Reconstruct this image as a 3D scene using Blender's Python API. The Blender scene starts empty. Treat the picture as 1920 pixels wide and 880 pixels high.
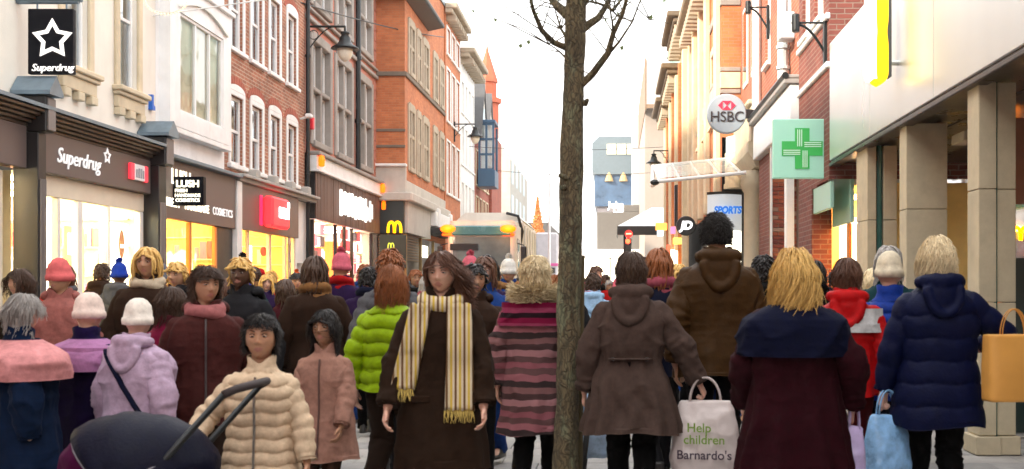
import bpy, math, random
import numpy as np
from mathutils import Vector, Matrix, noise as mnoise
random.seed(7); RNG = np.random.default_rng(7)
R = math.radians
sc = bpy.context.scene
COL = sc.collection

# ---------------------------------------------------------------- camera, sky, sun, exposure
F, VX, VY, CH = 2100.0, 1150.0, 545.0, 1.4        # focal length in photo pixels, vanishing point, camera height
cam_d = bpy.data.cameras.new('camera'); cam = bpy.data.objects.new('camera', cam_d); COL.objects.link(cam)
cam.location = (0, 0, CH); cam.rotation_euler = (R(90), 0, 0)
cam_d.sensor_width = 36; cam_d.lens = 36 * F / 1920
cam_d.shift_x = -(VX - 960) / 1920; cam_d.shift_y = (VY - 440) / 1920
cam_d.dof.use_dof = True; cam_d.dof.focus_distance = 20; cam_d.dof.aperture_fstop = 4.5
cam_d.clip_start = 0.05; cam_d.clip_end = 3000
sc.camera = cam

SUN_EL, SUN_AZ = 27, 236                            # low warm sun over the left-hand roofs, behind the camera: it clears only the upper right fronts
w = bpy.data.worlds.new('World'); sc.world = w; w.use_nodes = True
nt = w.node_tree; nt.nodes.clear()
sky = nt.nodes.new('ShaderNodeTexSky'); sky.sky_type = 'NISHITA'; sky.sun_disc = False
sky.sun_elevation = R(SUN_EL); sky.sun_rotation = R(SUN_AZ); sky.dust_density = 3.0; sky.air_density = 1.0
mixc = nt.nodes.new('ShaderNodeMix'); mixc.data_type = 'RGBA'
mixc.inputs['Factor'].default_value = 0.86          # thick bright cloud over the clear sky
mixc.inputs['B'].default_value = (9.8, 9.7, 9.6, 1)
bg = nt.nodes.new('ShaderNodeBackground'); bg.inputs['Strength'].default_value = 0.10
wo = nt.nodes.new('ShaderNodeOutputWorld')
nt.links.new(sky.outputs[0], mixc.inputs['A']); nt.links.new(mixc.outputs['Result'], bg.inputs['Color']); nt.links.new(bg.outputs[0], wo.inputs[0])
sun_d = bpy.data.lights.new('sun', 'SUN'); sun_d.energy = 2.4; sun_d.angle = R(3); sun_d.color = (1.0, 0.86, 0.68)
sun = bpy.data.objects.new('sun', sun_d); COL.objects.link(sun)
sd = Vector((math.sin(R(SUN_AZ)) * math.cos(R(SUN_EL)), math.cos(R(SUN_AZ)) * math.cos(R(SUN_EL)), math.sin(R(SUN_EL))))
sun.rotation_euler = sd.to_track_quat('Z', 'Y').to_euler()
sc.view_settings.view_transform = 'Standard'; sc.view_settings.look = 'None'
sc.view_settings.exposure = 1.85; sc.view_settings.gamma = 1.0
sc.render.engine = 'CYCLES'
sc.cycles.use_denoising = True
sc.cycles.max_bounces = 7; sc.cycles.diffuse_bounces = 4; sc.cycles.glossy_bounces = 3; sc.cycles.transparent_max_bounces = 10
sc.cycles.sample_clamp_indirect = 6.0

# ---------------------------------------------------------------- materials
MATS = {}
def pmat(name, col, rough=0.6, metal=0.0, var=0.12, vscale=3.0, bump=0.0, bscale=40.0, emit=None, estr=0.0,
         dirt=0.0, stretch=(1, 1, 1), sheen=0.0, coat=0.0, spec=0.5, trans=0.0):
    """Principled surface with noise-driven colour variation, optional grime and fine relief."""
    if name in MATS: return MATS[name]
    m = bpy.data.materials.new(name); MATS[name] = m; m.use_nodes = True
    n = m.node_tree.nodes; l = m.node_tree.links; p = n['Principled BSDF']
    p.inputs['Roughness'].default_value = rough; p.inputs['Metallic'].default_value = metal
    p.inputs['Base Color'].default_value = (*col, 1)
    p.inputs['Specular IOR Level'].default_value = spec
    if sheen: p.inputs['Sheen Weight'].default_value = sheen; p.inputs['Sheen Roughness'].default_value = 0.5
    if coat: p.inputs['Coat Weight'].default_value = coat; p.inputs['Coat Roughness'].default_value = 0.08
    if emit is not None:
        p.inputs['Emission Color'].default_value = (*emit, 1); p.inputs['Emission Strength'].default_value = estr
    if var or bump or dirt:
        tc = n.new('ShaderNodeTexCoord'); mp = n.new('ShaderNodeMapping'); mp.inputs['Scale'].default_value = stretch
        l.new(tc.outputs['Object'], mp.inputs['Vector'])
    if var:
        nz = n.new('ShaderNodeTexNoise'); nz.inputs['Scale'].default_value = vscale; nz.inputs['Detail'].default_value = 5
        nz.inputs['Roughness'].default_value = 0.65
        l.new(mp.outputs[0], nz.inputs['Vector'])
        mr = n.new('ShaderNodeMapRange'); mr.inputs['From Min'].default_value = 0.25; mr.inputs['From Max'].default_value = 0.75
        mr.inputs['To Min'].default_value = 1 - var; mr.inputs['To Max'].default_value = 1 + var
        l.new(nz.outputs['Fac'], mr.inputs['Value'])
        mx = n.new('ShaderNodeMix'); mx.data_type = 'RGBA'; mx.blend_type = 'MULTIPLY'; mx.inputs['Factor'].default_value = 1
        mx.inputs['A'].default_value = (*col, 1); l.new(mr.outputs[0], mx.inputs['B'])
        last = mx.outputs['Result']
        if dirt:
            nd = n.new('ShaderNodeTexNoise'); nd.inputs['Scale'].default_value = 1.3; nd.inputs['Detail'].default_value = 8
            md = n.new('ShaderNodeMapping'); md.inputs['Scale'].default_value = (1.6, 1.6, 0.35)
            l.new(tc.outputs['Object'], md.inputs['Vector']); l.new(md.outputs[0], nd.inputs['Vector'])
            rd = n.new('ShaderNodeMapRange'); rd.inputs['From Min'].default_value = 0.5; rd.inputs['From Max'].default_value = 0.8
            rd.inputs['To Min'].default_value = 0; rd.inputs['To Max'].default_value = dirt; l.new(nd.outputs['Fac'], rd.inputs['Value'])
            m2 = n.new('ShaderNodeMix'); m2.data_type = 'RGBA'; m2.inputs['B'].default_value = (0.09, 0.075, 0.055, 1)
            l.new(rd.outputs[0], m2.inputs['Factor']); l.new(last, m2.inputs['A']); last = m2.outputs['Result']
        l.new(last, p.inputs['Base Color'])
        rr = n.new('ShaderNodeMapRange'); rr.inputs['To Min'].default_value = max(0.02, rough - 0.12); rr.inputs['To Max'].default_value = min(1, rough + 0.12)
        l.new(nz.outputs['Fac'], rr.inputs['Value']); l.new(rr.outputs[0], p.inputs['Roughness'])
    if bump:
        nb = n.new('ShaderNodeTexNoise'); nb.inputs['Scale'].default_value = bscale; nb.inputs['Detail'].default_value = 4
        l.new(mp.outputs[0], nb.inputs['Vector'])
        b = n.new('ShaderNodeBump'); b.inputs['Strength'].default_value = bump; b.inputs['Distance'].default_value = 0.01
        l.new(nb.outputs['Fac'], b.inputs['Height']); l.new(b.outputs[0], p.inputs['Normal'])
    return m

def brick_mat(name, c1, c2, mortar, msize=0.010, soot=0.25, rh=0.075, bw=0.225):
    if name in MATS: return MATS[name]
    m = bpy.data.materials.new(name); MATS[name] = m; m.use_nodes = True
    n = m.node_tree.nodes; l = m.node_tree.links; p = n['Principled BSDF']; p.inputs['Roughness'].default_value = 0.85
    tc = n.new('ShaderNodeTexCoord'); sx = n.new('ShaderNodeSeparateXYZ'); l.new(tc.outputs['Object'], sx.inputs[0])
    ad = n.new('ShaderNodeMath'); ad.operation = 'ADD'; l.new(sx.outputs[0], ad.inputs[0]); l.new(sx.outputs[1], ad.inputs[1])
    cb = n.new('ShaderNodeCombineXYZ'); l.new(ad.outputs[0], cb.inputs[0]); l.new(sx.outputs[2], cb.inputs[1])
    bt = n.new('ShaderNodeTexBrick'); bt.inputs['Scale'].default_value = 1; bt.inputs['Brick Width'].default_value = bw
    bt.inputs['Row Height'].default_value = rh; bt.inputs['Mortar Size'].default_value = msize; bt.inputs['Mortar Smooth'].default_value = 0.3
    bt.inputs['Color1'].default_value = (*c1, 1); bt.inputs['Color2'].default_value = (*c2, 1); bt.inputs['Mortar'].default_value = (*mortar, 1)
    l.new(cb.outputs[0], bt.inputs['Vector'])
    nz = n.new('ShaderNodeTexNoise'); nz.inputs['Scale'].default_value = 1.1; nz.inputs['Detail'].default_value = 7; nz.inputs['Roughness'].default_value = 0.7
    l.new(tc.outputs['Object'], nz.inputs['Vector'])
    mr = n.new('ShaderNodeMapRange'); mr.inputs['From Min'].default_value = 0.3; mr.inputs['From Max'].default_value = 0.7
    mr.inputs['To Min'].default_value = 1 - soot; mr.inputs['To Max'].default_value = 1 + soot; l.new(nz.outputs['Fac'], mr.inputs['Value'])
    mx = n.new('ShaderNodeMix'); mx.data_type = 'RGBA'; mx.blend_type = 'MULTIPLY'; mx.inputs['Factor'].default_value = 1
    l.new(bt.outputs['Color'], mx.inputs['A']); l.new(mr.outputs[0], mx.inputs['B']); l.new(mx.outputs['Result'], p.inputs['Base Color'])
    b = n.new('ShaderNodeBump'); b.inputs['Strength'].default_value = 0.6; b.inputs['Distance'].default_value = 0.012; b.invert = True
    l.new(bt.outputs['Fac'], b.inputs['Height']); l.new(b.outputs[0], p.inputs['Normal'])
    return m

def glass_mat(name='window_glass', tint=(0.86, 0.93, 0.95), ior=1.5, minrefl=0.06):
    if name in MATS: return MATS[name]
    m = bpy.data.materials.new(name); MATS[name] = m; m.use_nodes = True
    n = m.node_tree.nodes; l = m.node_tree.links; n.remove(n['Principled BSDF']); o = n['Material Output']
    tr = n.new('ShaderNodeBsdfTransparent'); tr.inputs[0].default_value = (*tint, 1)
    gl = n.new('ShaderNodeBsdfGlossy'); gl.inputs['Roughness'].default_value = 0.03; gl.inputs['Color'].default_value = (0.95, 0.97, 1, 1)
    tc = n.new('ShaderNodeTexCoord'); nz = n.new('ShaderNodeTexNoise'); nz.inputs['Scale'].default_value = 1.3
    l.new(tc.outputs['Object'], nz.inputs['Vector'])
    b = n.new('ShaderNodeBump'); b.inputs['Strength'].default_value = 0.06; b.inputs['Distance'].default_value = 0.1
    l.new(nz.outputs['Fac'], b.inputs['Height']); l.new(b.outputs[0], gl.inputs['Normal'])
    fr = n.new('ShaderNodeFresnel'); fr.inputs['IOR'].default_value = ior
    ad = n.new('ShaderNodeMath'); ad.operation = 'ADD'; ad.inputs[1].default_value = minrefl; l.new(fr.outputs[0], ad.inputs[0])
    mx = n.new('ShaderNodeMixShader'); l.new(ad.outputs[0], mx.inputs[0]); l.new(tr.outputs[0], mx.inputs[1]); l.new(gl.outputs[0], mx.inputs[2])
    l.new(mx.outputs[0], o.inputs['Surface'])
    return m

def emis(name, col, s, base=None):
    return pmat(name, base or col, 0.5, var=0, emit=col, estr=s)

# ---------------------------------------------------------------- mesh helpers
class MB:
    def __init__(s): s.v = []; s.f = []; s.mi = []; s.cur = 0
    def add(s, vs, fs):
        o = len(s.v); s.v.extend([tuple(q) for q in vs]); s.f.extend([tuple(i + o for i in q) for q in fs]); s.mi.extend([s.cur] * len(fs))
        return s
    def box(s, x0, x1, y0, y1, z0, z1, b=0.0):
        if x0 > x1: x0, x1 = x1, x0
        if y0 > y1: y0, y1 = y1, y0
        if z0 > z1: z0, z1 = z1, z0
        b = min(b, (x1 - x0) * .45, (y1 - y0) * .45, (z1 - z0) * .45)
        if b <= 0:
            vs = [(x, y, z) for x in (x0, x1) for y in (y0, y1) for z in (z0, z1)]
            return s.add(vs, [(0, 1, 3, 2), (4, 6, 7, 5), (0, 4, 5, 1), (2, 3, 7, 6), (0, 2, 6, 4), (1, 5, 7, 3)])
        vs = []; idx = {}
        X = (x0, x1); Y = (y0, y1); Z = (z0, z1)
        for i in (0, 1):
            for j in (0, 1):
                for k in (0, 1):
                    ox, oy, oz = (b, -b)[i], (b, -b)[j], (b, -b)[k]
                    for a, q in enumerate(((X[i], Y[j] + oy, Z[k] + oz), (X[i] + ox, Y[j], Z[k] + oz), (X[i] + ox, Y[j] + oy, Z[k]))):
                        idx[(i, j, k, a)] = len(vs); vs.append(q)
        g = lambda i, j, k, a: idx[(i, j, k, a)]
        fs = []
        for i in (0, 1): fs.append((g(i, 0, 0, 0), g(i, 1, 0, 0), g(i, 1, 1, 0), g(i, 0, 1, 0)))
        for j in (0, 1): fs.append((g(0, j, 0, 1), g(1, j, 0, 1), g(1, j, 1, 1), g(0, j, 1, 1)))
        for k in (0, 1): fs.append((g(0, 0, k, 2), g(1, 0, k, 2), g(1, 1, k, 2), g(0, 1, k, 2)))
        for i in (0, 1):
            for j in (0, 1): fs.append((g(i, j, 0, 0), g(i, j, 1, 0), g(i, j, 1, 1), g(i, j, 0, 1)))
            for k in (0, 1): fs.append((g(i, 0, k, 0), g(i, 1, k, 0), g(i, 1, k, 2), g(i, 0, k, 2)))
        for j in (0, 1):
            for k in (0, 1): fs.append((g(0, j, k, 1), g(1, j, k, 1), g(1, j, k, 2), g(0, j, k, 2)))
        for i in (0, 1):
            for j in (0, 1):
                for k in (0, 1): fs.append((g(i, j, k, 0), g(i, j, k, 1), g(i, j, k, 2)))
        return s.add(vs, fs)
    def prism(s, poly, axis, a0, a1):
        """poly: 2D outline; axis 'x': (y,z), 'y': (x,z), 'z': (x,y)."""
        n = len(poly)
        def P(q, a): return {'x': (a, q[0], q[1]), 'y': (q[0], a, q[1]), 'z': (q[0], q[1], a)}[axis]
        vs = [P(q, a0) for q in poly] + [P(q, a1) for q in poly]
        fs = [tuple(range(n)), tuple(range(2 * n - 1, n - 1, -1))] + [(i, (i + 1) % n, n + (i + 1) % n, n + i) for i in range(n)]
        return s.add(vs, fs)
    def tube(s, pts, radii, n=8, cap=True, flat=1.0):
        pts = [Vector(q) for q in pts]
        if not hasattr(radii, '__len__'): radii = [radii] * len(pts)
        vs = []; fs = []; prev = None
        for i, q in enumerate(pts):
            d = (pts[min(i + 1, len(pts) - 1)] - pts[max(i - 1, 0)])
            d = d.normalized() if d.length > 1e-9 else Vector((0, 0, 1))
            if prev is None:
                a = d.orthogonal().normalized()
                if abs(d.z) < 0.9: a = d.cross(Vector((0, 0, 1))).normalized()
            else:
                a = (prev - d * prev.dot(d)); a = a.normalized() if a.length > 1e-6 else d.orthogonal().normalized()
            prev = a; b = d.cross(a)
            for k in range(n):
                t = 2 * math.pi * k / n
                vs.append(q + (a * math.cos(t) + b * math.sin(t) * flat) * radii[i])
        m = len(pts)
        for i in range(m - 1):
            for k in range(n):
                fs.append((i * n + k, i * n + (k + 1) % n, (i + 1) * n + (k + 1) % n, (i + 1) * n + k))
        if cap: fs.append(tuple(range(n - 1, -1, -1))); fs.append(tuple((m - 1) * n + k for k in range(n)))
        return s.add(vs, fs)
    def cyl(s, p0, p1, r0, r1=None, n=16): return s.tube([p0, p1], [r0, r0 if r1 is None else r1], n)
    def lathe(s, prof, c=(0, 0, 0), n=20, axis='z'):
        """prof: (radius, height) pairs."""
        vs = []; fs = []
        for r, h in prof:
            for k in range(n):
                t = 2 * math.pi * k / n; a, b = r * math.cos(t), r * math.sin(t)
                q = {'z': (a, b, h), 'y': (a, h, b), 'x': (h, a, b)}[axis]
                vs.append((q[0] + c[0], q[1] + c[1], q[2] + c[2]))
        for i in range(len(prof) - 1):
            for k in range(n): fs.append((i * n + k, i * n + (k + 1) % n, (i + 1) * n + (k + 1) % n, (i + 1) * n + k))
        fs.append(tuple(range(n - 1, -1, -1))); fs.append(tuple((len(prof) - 1) * n + k for k in range(n)))
        return s.add(vs, fs)
    def ell(s, c, r, n=16, m=10, rot=None):
        vs = []; fs = []
        for i in range(m + 1):
            t = math.pi * i / m
            for k in range(n):
                a = 2 * math.pi * k / n
                q = Vector((r[0] * math.sin(t) * math.cos(a), r[1] * math.sin(t) * math.sin(a), r[2] * math.cos(t)))
                if rot is not None: q = rot @ q
                vs.append((q[0] + c[0], q[1] + c[1], q[2] + c[2]))
        for i in range(m):
            for k in range(n): fs.append((i * n + k, i * n + (k + 1) % n, (i + 1) * n + (k + 1) % n, (i + 1) * n + k))
        return s.add(vs, fs)
    def mesh(s, name):
        me = bpy.data.meshes.new(name); me.from_pydata(s.v, [], s.f)
        if any(s.mi): me.polygons.foreach_set('material_index', s.mi)
        me.update(); return me
    def build(s, name, mat, parent=None, smooth=False):
        return link(name, s.mesh(name), mat, parent, smooth)

def link(name, me, mat, parent=None, smooth=False):
    for m in (mat if isinstance(mat, (list, tuple)) else [mat]): me.materials.append(m)
    if smooth: me.polygons.foreach_set('use_smooth', [True] * len(me.polygons)); me.update()
    o = bpy.data.objects.new(name, me); COL.objects.link(o); attach(o, parent); return o
def attach(o, parent):
    if parent is not None:
        o.parent = parent
        q = parent; mw = Matrix.Identity(4)
        chain = []
        while q is not None: chain.append(q); q = q.parent
        for q in reversed(chain): mw = mw @ q.matrix_parent_inverse @ q.matrix_basis
        o.matrix_parent_inverse = mw.inverted()
def tag(o, label=None, cat=None, group=None, kind=None):
    if label: o['label'] = label
    if cat: o['category'] = cat
    if group: o['group'] = group
    if kind: o['kind'] = kind
    return o
def thing(name, label, cat, loc=(0, 0, 0), group=None):
    o = bpy.data.objects.new(name, None); COL.objects.link(o); o.location = loc; o.empty_display_size = 0.2
    return tag(o, label, cat, group)
def at(u, v, y): return Vector(((u - VX) * y / F, y, CH + (VY - v) * y / F))

class Plane:
    """A facade plane: axis 'x' (a runs along Y) or 'y' (a runs along X); s is the side it faces."""
    def __init__(p, axis, c, s): p.axis, p.c, p.s = axis, c, s
    def pt(p, a, d, z): return (p.c + p.s * d, a, z) if p.axis == 'x' else (a, p.c + p.s * d, z)
    def box(p, mb, a0, a1, d0, d1, z0, z1, b=0.0):
        q0 = p.pt(a0, d0, z0); q1 = p.pt(a1, d1, z1)
        return mb.box(q0[0], q1[0], q0[1], q1[1], z0, z1, b)
    def rot(p):
        if p.axis == 'x': return (R(90), 0, R(90) * p.s)
        return (R(90), 0, 0 if p.s < 0 else R(180))
    def wall(p, mb, a0, a1, z0, z1, ops, depth=0.2):
        A = sorted({a0, a1, *[o[0] for o in ops], *[o[1] for o in ops]}); Z = sorted({z0, z1, *[o[2] for o in ops], *[o[3] for o in ops]})
        for i in range(len(A) - 1):
            for j in range(len(Z) - 1):
                ca, cz = (A[i] + A[i + 1]) / 2, (Z[j] + Z[j + 1]) / 2
                if any(o[0] < ca < o[1] and o[2] < cz < o[3] for o in ops): continue
                mb.add([p.pt(A[i], 0, Z[j]), p.pt(A[i + 1], 0, Z[j]), p.pt(A[i + 1], 0, Z[j + 1]), p.pt(A[i], 0, Z[j + 1])], [(0, 1, 2, 3)])
        for o in ops:
            q = [(o[0], o[2]), (o[1], o[2]), (o[1], o[3]), (o[0], o[3])]
            for k in range(4):
                (a, z), (b, y) = q[k], q[(k + 1) % 4]
                mb.add([p.pt(a, 0, z), p.pt(b, 0, y), p.pt(b, -depth, y), p.pt(a, -depth, z)], [(0, 1, 2, 3)])

def text(name, body, size, mat, parent, loc, rot, ext=0.01, shear=0.0, align='CENTER', xs=1.0, offset=0.0, spacing=1.0):
    cu = bpy.data.curves.new(name, 'FONT'); cu.body = body; cu.size = size; cu.extrude = ext; cu.shear = shear
    cu.align_x = align; cu.align_y = 'CENTER'; cu.offset = offset; cu.space_character = spacing; cu.resolution_u = 4
    t = bpy.data.objects.new(name + '_tmp', cu); COL.objects.link(t)
    dg = bpy.context.evaluated_depsgraph_get(); me = bpy.data.meshes.new_from_object(t.evaluated_get(dg)); me.name = name
    bpy.data.objects.remove(t); bpy.data.curves.remove(cu)
    me.materials.clear()
    M = Matrix.Translation(Vector(loc)) @ Matrix.Rotation(rot[2], 4, 'Z') @ Matrix.Rotation(rot[0], 4, 'X') @ Matrix.Diagonal((xs, 1, 1, 1))
    me.transform(M)
    return link(name, me, mat, parent)
def copy_tree(o, parent=None):
    c = o.copy(); COL.objects.link(c); c.parent = parent
    for ch in o.children: copy_tree(ch, c)
    return c

GLASS = glass_mat()
GLASS_SKY = glass_mat('sky_facing_glass', (0.9, 0.95, 0.97), 1.6, 0.22)
M_WHITE = pmat('white_paint', (0.78, 0.78, 0.77), 0.5, var=0.09, dirt=0.22)
M_CREAM = pmat('cream_render', (0.76, 0.71, 0.62), 0.8, var=0.07, vscale=1.5, bump=0.15, bscale=60, dirt=0.22)
M_BLACK = pmat('black_paint', (0.012, 0.012, 0.014), 0.35, var=0.2)
M_LEAD = pmat('lead_sheet', (0.16, 0.22, 0.27), 0.4, metal=0.4, var=0.25, vscale=5)
M_IRON = pmat('cast_iron', (0.012, 0.016, 0.018), 0.4, metal=0.3, var=0.2)
M_CURTAIN = pmat('sky_tinted_blind', (0.55, 0.66, 0.70), 0.9, var=0.2, vscale=1.2)  # blind tinted blue to stand for sky reflected in the panes
M_CURTAIN2 = pmat('pale_blind', (0.74, 0.76, 0.72), 0.9, var=0.15, vscale=1.2)
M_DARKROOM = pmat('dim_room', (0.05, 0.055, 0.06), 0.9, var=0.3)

def window(parent, p, a0, a1, z0, z1, depth=0.14, frame=0.06, cols=(), rows=(), fmat=None, bar=0.035, sill=0.0, smat=None,
           cur=None, surround=0.0, name='window', glass=None, cfrac=1.0, curd=0.12):
    """A window in a facade opening: frame mesh with bars, one pane per light, optional sill, blind behind."""
    fmat = fmat or M_WHITE; mb = MB()
    d0, d1 = -depth, -depth + 0.07
    p.box(mb, a0, a0 + frame, d0, d1, z0, z1, .006); p.box(mb, a1 - frame, a1, d0, d1, z0, z1, .006)
    p.box(mb, a0 + frame, a1 - frame, d0, d1 - .003, z0, z0 + frame, .006); p.box(mb, a0 + frame, a1 - frame, d0, d1 - .003, z1 - frame, z1, .006)
    ca = [a0 + frame] + [a0 + frame + (a1 - a0 - 2 * frame) * c for c in cols] + [a1 - frame]
    cz = [z0 + frame] + [z0 + frame + (z1 - z0 - 2 * frame) * c for c in rows] + [z1 - frame]
    for c in ca[1:-1]: p.box(mb, c - bar / 2, c + bar / 2, d0 + .004, d1 - .006, z0 + frame, z1 - frame, .004)
    for c in cz[1:-1]:
        for i in range(len(ca) - 1): p.box(mb, ca[i] + (bar / 2 if i else 0), ca[i + 1] - (bar / 2 if i < len(ca) - 2 else 0), d0 + .006, d1 - .008, c - bar / 2, c + bar / 2, .004)
    if surround:
        e = surround; p.box(mb, a0 - e, a0 - .001, -.01, .03, z0 - .001, z1 + e, .008); p.box(mb, a1 + .001, a1 + e, -.01, .03, z0 - .001, z1 + e, .008)
        p.box(mb, a0, a1, -.01, .027, z1 + .001, z1 + e, .008)
    wd = mb.build(name, fmat, parent)
    for i in range(len(ca) - 1):
        for j in range(len(cz) - 1):
            g = MB(); x0 = ca[i] + .001 + (bar / 2 if i else 0); x1 = ca[i + 1] - .001 - (bar / 2 if i < len(ca) - 2 else 0)
            y0 = cz[j] + .001 + (bar / 2 if j else 0); y1 = cz[j + 1] - .001 - (bar / 2 if j < len(cz) - 2 else 0)
            dd = d0 + .03 + .012 * (j % 2); tl = random.uniform(-.006, .006)
            g.add([p.pt(x0, dd + tl, y0), p.pt(x1, dd - tl, y0), p.pt(x1, dd - tl, y1), p.pt(x0, dd + tl, y1)], [(0, 1, 2, 3)])
            g.build('pane', glass or GLASS_SKY, wd)
    c = MB(); cz0 = z0 + (z1 - z0) * (1 - cfrac)
    c.add([p.pt(a0 + .01, d0 - curd, cz0), p.pt(a1 - .01, d0 - curd, cz0), p.pt(a1 - .01, d0 - curd, z1), p.pt(a0 + .01, d0 - curd, z1)], [(0, 1, 2, 3)])
    c.build('blind', cur or M_CURTAIN, wd)
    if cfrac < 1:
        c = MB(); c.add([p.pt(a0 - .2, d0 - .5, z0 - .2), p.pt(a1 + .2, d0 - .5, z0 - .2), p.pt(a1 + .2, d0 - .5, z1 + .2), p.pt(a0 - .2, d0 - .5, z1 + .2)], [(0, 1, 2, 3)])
        c.build('dark_room_sheet', M_DARKROOM, wd)  # flat dark sheet; the unlit room's shade is in its colour
    if sill:
        m2 = MB(); p.box(m2, a0 - .05 - surround, a1 + .05 + surround, -depth, sill, z0 - .09, z0 - .002, .012); m2.build('sill', smat or fmat, wd)
    return wd
def core(parent, x0, x1, y0, y1, z0, z1, mat=None):
    """Unseen dark box added behind a facade to block light."""
    MB().box(x0, x1, y0, y1, z0, z1).build('light_block_core', mat or M_DARKROOM, parent)  # hidden blocker, stops sky light coming through from behind
# ================================================================= GROUND
M_SLAB = [pmat('paving_slab_%d' % i, c, 0.75, var=0.18, vscale=9, bump=0.3, bscale=90, dirt=0.35) for i, c in enumerate(
    [(0.30, 0.29, 0.27), (0.26, 0.25, 0.24), (0.34, 0.32, 0.30), (0.22, 0.215, 0.21)])]
def paving_far(name):
    m = brick_mat(name, (0.29, 0.28, 0.26), (0.23, 0.22, 0.21), (0.10, 0.095, 0.09), 0.012, 0.3, 0.4, 0.6)
    n = m.node_tree.nodes; l = m.node_tree.links
    tc = [q for q in n if q.type == 'TEX_COORD'][0]; bt = [q for q in n if q.type == 'TEX_BRICK'][0]
    l.new(tc.outputs['Object'], bt.inputs['Vector']); return m
M_PAVE = paving_far('far_paving')
g = MB(); g.add([(-900, -60, -.02), (900, -60, -.02), (900, 1500, -.02), (-900, 1500, -.02)], [(0, 1, 2, 3)])
tag(g.build('ground', M_PAVE), kind='structure')
# the street goes on behind the camera: plain fronts close it in as they do ahead
M_BACK = brick_mat('street_front_brick', (.30, .12, .08), (.24, .09, .06), (.3, .22, .18), .01, .3)
for nm, q in (('street_front_left', (-14, -7.4, -45, 5.95, 0, 11)), ('street_front_right', (3.3, 12, -45, 1.95, 0, 11)), ('street_front_back', (-7.39, 3.29, -50, -44, 0, 11))):
    tag(MB().box(*q).build(nm, M_BACK), kind='structure')
pv = MB(); pv.box(-9.5, 6.5, -2, 130, -.016, -.008); pave = tag(pv.build('pavement', M_PAVE), kind='structure')
# slabs near enough to be told apart
slab_me = []
for k in range(4):
    m = MB(); m.box(-.297, .297, -.197, .197, 0, .022, .004); me = m.mesh('paving_slab'); me.materials.append(M_SLAB[k]); slab_me.append(me)
for j in range(17):
    for i in range(13):
        o = bpy.data.objects.new('paving_slab', random.choice(slab_me)); COL.objects.link(o)
        o.location = (-3.9 + i * .6 + (.3 if j % 2 else 0), 7.2 + j * .4, -.0075 + random.uniform(-.002, .002)); o.rotation_euler = (random.uniform(-.003, .003), random.uniform(-.003, .003), 0)
        attach(o, pave)

# ================================================================= shop interiors
M_WARMWALL = pmat('warm_shop_wall', (0.80, 0.52, 0.16), 0.7, var=0.15)
M_CREAMWALL = pmat('pale_shop_wall', (0.85, 0.76, 0.55), 0.7, var=0.1)
M_SHOPFLOOR = pmat('shop_floor', (0.35, 0.28, 0.2), 0.4, var=0.15)
E_WARM = emis('warm_shop_light', (1.0, 0.68, 0.26), 16.0)
E_WHITE = emis('white_shop_light', (1.0, 0.86, 0.58), 13.0)
E_BOX = emis('lightbox_face', (1.0, 0.93, 0.72), 1.55)
E_YEL = emis('yellow_lightbox', (1.0, 0.66, 0.10), 1.0)
def interior(parent, xf, s, depth, y0, y1, z1, wall, light, nl=3, z0=0.0):
    xb = xf - s * depth; m = MB()
    m.add([(xb, y0, z0), (xb, y1, z0), (xb, y1, z1), (xb, y0, z1)], [(0, 1, 2, 3)])
    m.add([(xf - s * .1, y1, z0), (xb, y1, z0), (xb, y1, z1), (xf - s * .1, y1, z1)], [(0, 1, 2, 3)])
    m.add([(xf - s * .1, y0, z0), (xb, y0, z0), (xb, y0, z1), (xf - s * .1, y0, z1)], [(0, 1, 2, 3)])
    m.add([(xf - s * .1, y0, z1), (xb, y0, z1), (xb, y1, z1), (xf - s * .1, y1, z1)], [(0, 1, 2, 3)])
    m.build('interior_wall', wall, parent)
    f = MB(); f.add([(xf, y0, z0 + .01), (xb, y0, z0 + .01), (xb, y1, z0 + .01), (xf, y1, z0 + .01)], [(0, 1, 2, 3)]); f.build('interior_floor', M_SHOPFLOOR, parent)
    for k in range(nl):
        yy = y0 + (y1 - y0) * (k + .5) / nl
        t = MB(); t.box(min(xf - s * .4, xb + s * .3), max(xf - s * .4, xb + s * .3), yy - .12, yy + .12, z1 - .06, z1 - .02, .01); t.build('ceiling_light', light, parent)
PRODUCTS = [pmat('goods_%d' % i, c, 0.5, var=0.15) for i, c in enumerate([(.75, .1, .1), (.85, .7, .2), (.8, .8, .8), (.1, .25, .55), (.8, .35, .1), (.7, .2, .4), (.15, .4, .2), (.9, .85, .6)])]
def goods_shelf(parent, p, a0, a1, z0, z1, n=4, d=-.55, mats=None):
    """Shelves of packets seen through the glass: boards plus packets."""
    mats = mats or PRODUCTS
    b = MB()
    for k in range(n + 1): p.box(b, a0, a1, d - .25, d, z0 + (z1 - z0) * k / n, z0 + (z1 - z0) * k / n + .025)
    sh = b.build('shelf', M_CREAMWALL, parent)
    q = MB()
    for k in range(n):
        a = a0 + .02; zz = z0 + (z1 - z0) * k / n + .026
        while a < a1 - .12:
            w_ = random.uniform(.07, .16); h = random.uniform(.45, .85) * (z1 - z0) / n
            q.cur = random.randrange(len(mats)); p.box(q, a, a + w_ - .012, d - .22, d - random.uniform(.01, .06), zz, zz + h, .006); a += w_
    tag(q.build('shelf_goods', mats, sh), kind='stuff')

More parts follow.
